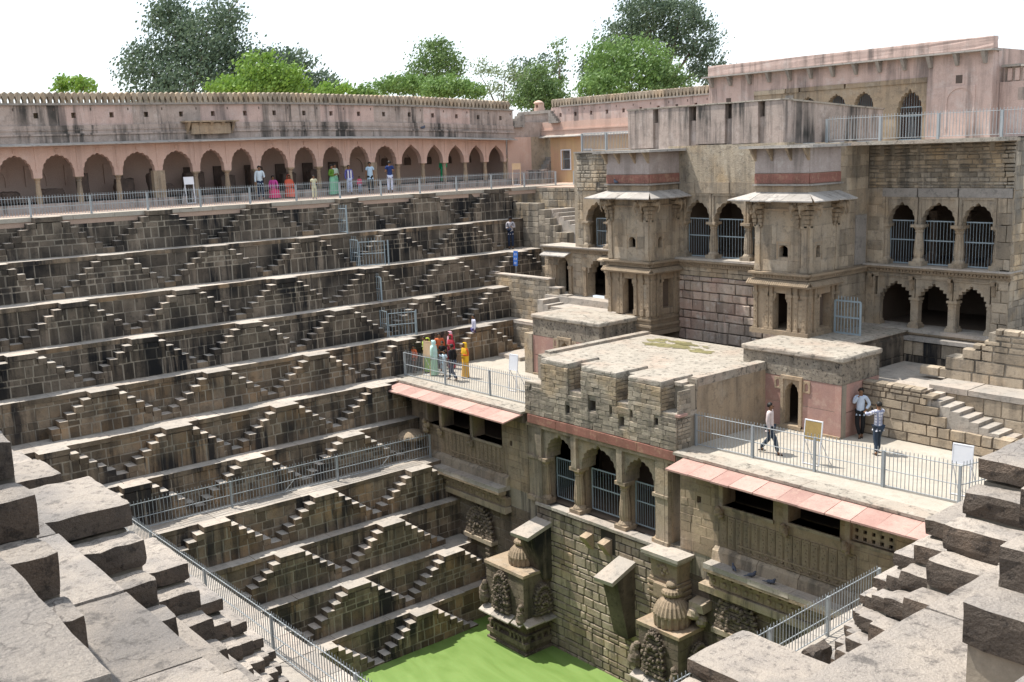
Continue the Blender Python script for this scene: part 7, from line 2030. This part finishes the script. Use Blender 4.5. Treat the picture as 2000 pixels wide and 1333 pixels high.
def wscarf(t, V, h, Q):
    mb = MB()
    for sx in (-.05, .05): mb.fbox(lambda s, d, q: Q((s, d, q)), sx-.022, sx+.022, .062, .072, .44, .80, 0.5)
    o = mb.build('scarf', whitec, None, org=(0, 0, 0)); o.parent = t
# right terrace
person('young man in pale shirt and dark jeans walking right in front of the pink hut', -19.0, 26.1, -7.7, 70, 1.70, ('down', 'back'), 'walk', palepink, jeans)
person('young man in white shirt and black trousers leaning on the corner of the pink hut', -18.05, 29.7, -7.7, 150, 1.68, ('mouth', 'hip'), 'crossed', CL('white_blue', (0.50, 0.58, 0.70)), blackc, lean=-0.06)
person('young man in white checked shirt reaching out with a phone', -16.6, 28.35, -7.7, 295, 1.72, ('reach', 'reach'), 'wide', checkm, jeans, extra=phone)
# left terrace crowd
G1 = 'visitors crowded on the left terrace'
person('woman in yellow sari with orange sleeves standing at the right of the crowd', -35.3, 26.4, -7.7, 190, 1.62, ('chest', 'bent'), 'stand', CL('orange_red', (0.62, 0.13, 0.03)), CL('golden', (0.66, 0.36, 0.04)), 'sari', CL('yellow', (0.72, 0.43, 0.03)), group=G1)
person('man in black clothes walking behind the fence left of the yellow sari', -35.25, 25.65, -7.7, 260, 1.66, ('down', 'back'), 'walk', blackc, navy, group=G1)
person('woman in mint green veil and dress near the left of the crowd', -36.75, 25.75, -7.7, 240, 1.64, ('bent', 'down'), 'stand', CL('mint', (0.45, 0.66, 0.55)), CL('mint_skirt', (0.40, 0.62, 0.45)), 'sari', CL('pale_mint', (0.52, 0.72, 0.68)), group=G1)
person('child in white and blue outfit in front of the red sari', -36.3, 26.0, -7.7, 170, 1.18, ('down', 'down'), 'stand', CL('pale_blue', (0.5, 0.62, 0.68)), CL('pale_blue', (0.5, 0.62, 0.68)), 'shirt', sleeves='short', group=G1)
person('woman in dark red sari and veil at the back of the crowd', -37.4, 27.2, -7.7, 180, 1.62, ('chest', 'chest'), 'stand', CL('red', (0.36, 0.03, 0.04)), CL('red', (0.36, 0.03, 0.04)), 'sari', CL('dark_red', (0.42, 0.04, 0.06)), group=G1)
person('man in orange shirt standing behind the mint green woman', -37.9, 26.9, -7.7, 120, 1.68, ('bent', 'down'), 'stand', CL('orange', (0.55, 0.13, 0.05)), jeans, group=G1)
person('woman with pink veil behind the orange shirted man', -38.15, 27.7, -7.7, 200, 1.62, ('down', 'down'), 'stand', CL('pink', (0.62, 0.25, 0.33)), CL('pink', (0.62, 0.25, 0.33)), 'sari', CL('light_pink', (0.70, 0.42, 0.48)), group=G1)
person('boy in black shirt between the orange shirt and the red sari', -37.2, 26.55, -7.7, 160, 1.42, ('down', 'bent'), 'stand', blackc, CL('greyblue', (0.3, 0.36, 0.45)), sleeves='short', group=G1)
person('woman in yellow-green sari beside the brown notice board', -37.55, 26.0, -7.7, 150, 1.62, ('bent', 'down'), 'stand', CL('yellowgreen', (0.45, 0.52, 0.05)), CL('lightgreen', (0.38, 0.55, 0.16)), 'sari', CL('limeveil', (0.50, 0.58, 0.07)), group=G1)
person('woman in lime green top at the far left of the crowd', -38.1, 26.2, -7.7, 200, 1.60, ('down', 'down'), 'stand', CL('lime', (0.42, 0.55, 0.12)), CL('darkgreen', (0.05, 0.10, 0.05)), 'sari', None, hair='long', group=G1)
person('child in orange top behind the left fence post', -37.95, 25.5, -7.7, 170, 1.30, ('down', 'down'), 'stand', CL('orange', (0.55, 0.13, 0.05)), CL('brown', (0.12, 0.06, 0.03)), group=G1)
person('young person in white and purple top on the steps behind the yellow sari', -38.25, 29.2, -7.0, 200, 1.5, ('down', 'down'), 'stand', CL('whitepurple', (0.60, 0.60, 0.72)), CL('purple', (0.07, 0.06, 0.22)), group=G1)
# walkway
G2 = 'visitors on the walkway before the arcade'
person('man in white shirt with dark stripe and black trousers by the arcade columns', -48.9, 24.0, 0.05, 110, 1.74, ('down', 'bent'), 'stand', CL('icewhite', (0.55, 0.63, 0.68)), navy, group=G2)
person('woman in magenta and purple dress seated beside the standing man', -49.15, 24.85, 0.05, 110, 1.6, ('low', 'low'), 'sit', CL('magenta', (0.50, 0.07, 0.28)), CL('magenta2', (0.62, 0.05, 0.16)), 'sari', None, hair='long', group=G2)
person('woman in orange red sari seated right of the magenta dress', -49.15, 25.75, 0.05, 100, 1.6, ('low', 'low'), 'sit', CL('coral', (0.55, 0.10, 0.05)), CL('coral2', (0.62, 0.14, 0.09)), 'sari', CL('coralveil', (0.58, 0.12, 0.07)), group=G2)
person('small boy in cream clothes standing at the walkway edge', -44.6, 24.7, 0.07, 110, 1.18, ('down', 'bent'), 'stand', CL('cream', (0.60, 0.56, 0.38)), CL('cream', (0.60, 0.56, 0.38)), sleeves='short', group=G2)
person('woman in green dress facing right in front of the arcade', -48.3, 27.85, 0.07, 60, 1.64, ('bent', 'bent'), 'stand', CL('leafgreen', (0.10, 0.22, 0.03)), CL('seagreen', (0.20, 0.45, 0.30)), 'sari', None, hair='long', group=G2)
person('woman in pale top just behind the green dressed woman', -49.0, 28.45, 0.07, 80, 1.68, ('bent', 'bent'), 'stand', CL('palegreen', (0.45, 0.52, 0.42)), CL('seagreen', (0.20, 0.45, 0.30)), 'sari', None, hair='long', group=G2)
person('girl in dark blue dress with long white scarf', -48.4, 28.95, 0.07, 100, 1.58, ('down', 'down'), 'stand', CL('indigo', (0.10, 0.10, 0.30)), CL('paleblue2', (0.45, 0.52, 0.70)), 'kurta', None, hair='long', extra=wscarf, group=G2)
person('toddler in bright pink top near the arcade step', -49.0, 29.95, 0.05, 100, 0.95, ('down', 'down'), 'stand', CL('hotpink', (0.75, 0.09, 0.20)), CL('bluegrey', (0.3, 0.35, 0.45)), group=G2)
person('stout man in light blue shirt and black trousers on the walkway', -48.6, 30.4, 0.07, 120, 1.70, ('down', 'down'), 'stand', lblue, blackc, sleeves='short', belly=1.2, group=G2)
person('man in navy shirt and white trousers looking at his phone', -47.4, 30.9, 0.07, 300, 1.72, ('phone', 'bent'), 'stand', CL('navyblue', (0.02, 0.04, 0.14)), CL('whitetr', (0.55, 0.60, 0.75)), sleeves='short', extra=phone, group=G2)
person('woman in bright green sari under the second plain arch', -49.9, 36.3, 0.42, 150, 1.62, ('down', 'down'), 'stand', CL('emerald', (0.02, 0.36, 0.15)), CL('emerald', (0.02, 0.36, 0.15)), 'sari', CL('emerald', (0.02, 0.36, 0.15)), group=G2)
person('photographer with cap and shoulder bag on the third ledge by the corner', -42.2, 34.95, -3.08, 130, 1.72, ('bent', 'chest'), 'stand', CL('greyshirt', (0.45, 0.42, 0.44)), navy, extra=bag)
# dummy update, then freeze the skinned figures to plain meshes
dg = bpy.context.evaluated_depsgraph_get()
newm = []
for o, m in PENDING:
    me = bpy.data.meshes.new_from_object(o.evaluated_get(dg)); me.name = o.name
    newm.append(me)
for (o, m), me in zip(PENDING, newm):
    o.modifiers.clear(); o.data = me
    me.materials.clear(); me.materials.append(m)
    me.polygons.foreach_set('use_smooth', [True]*len(me.polygons))
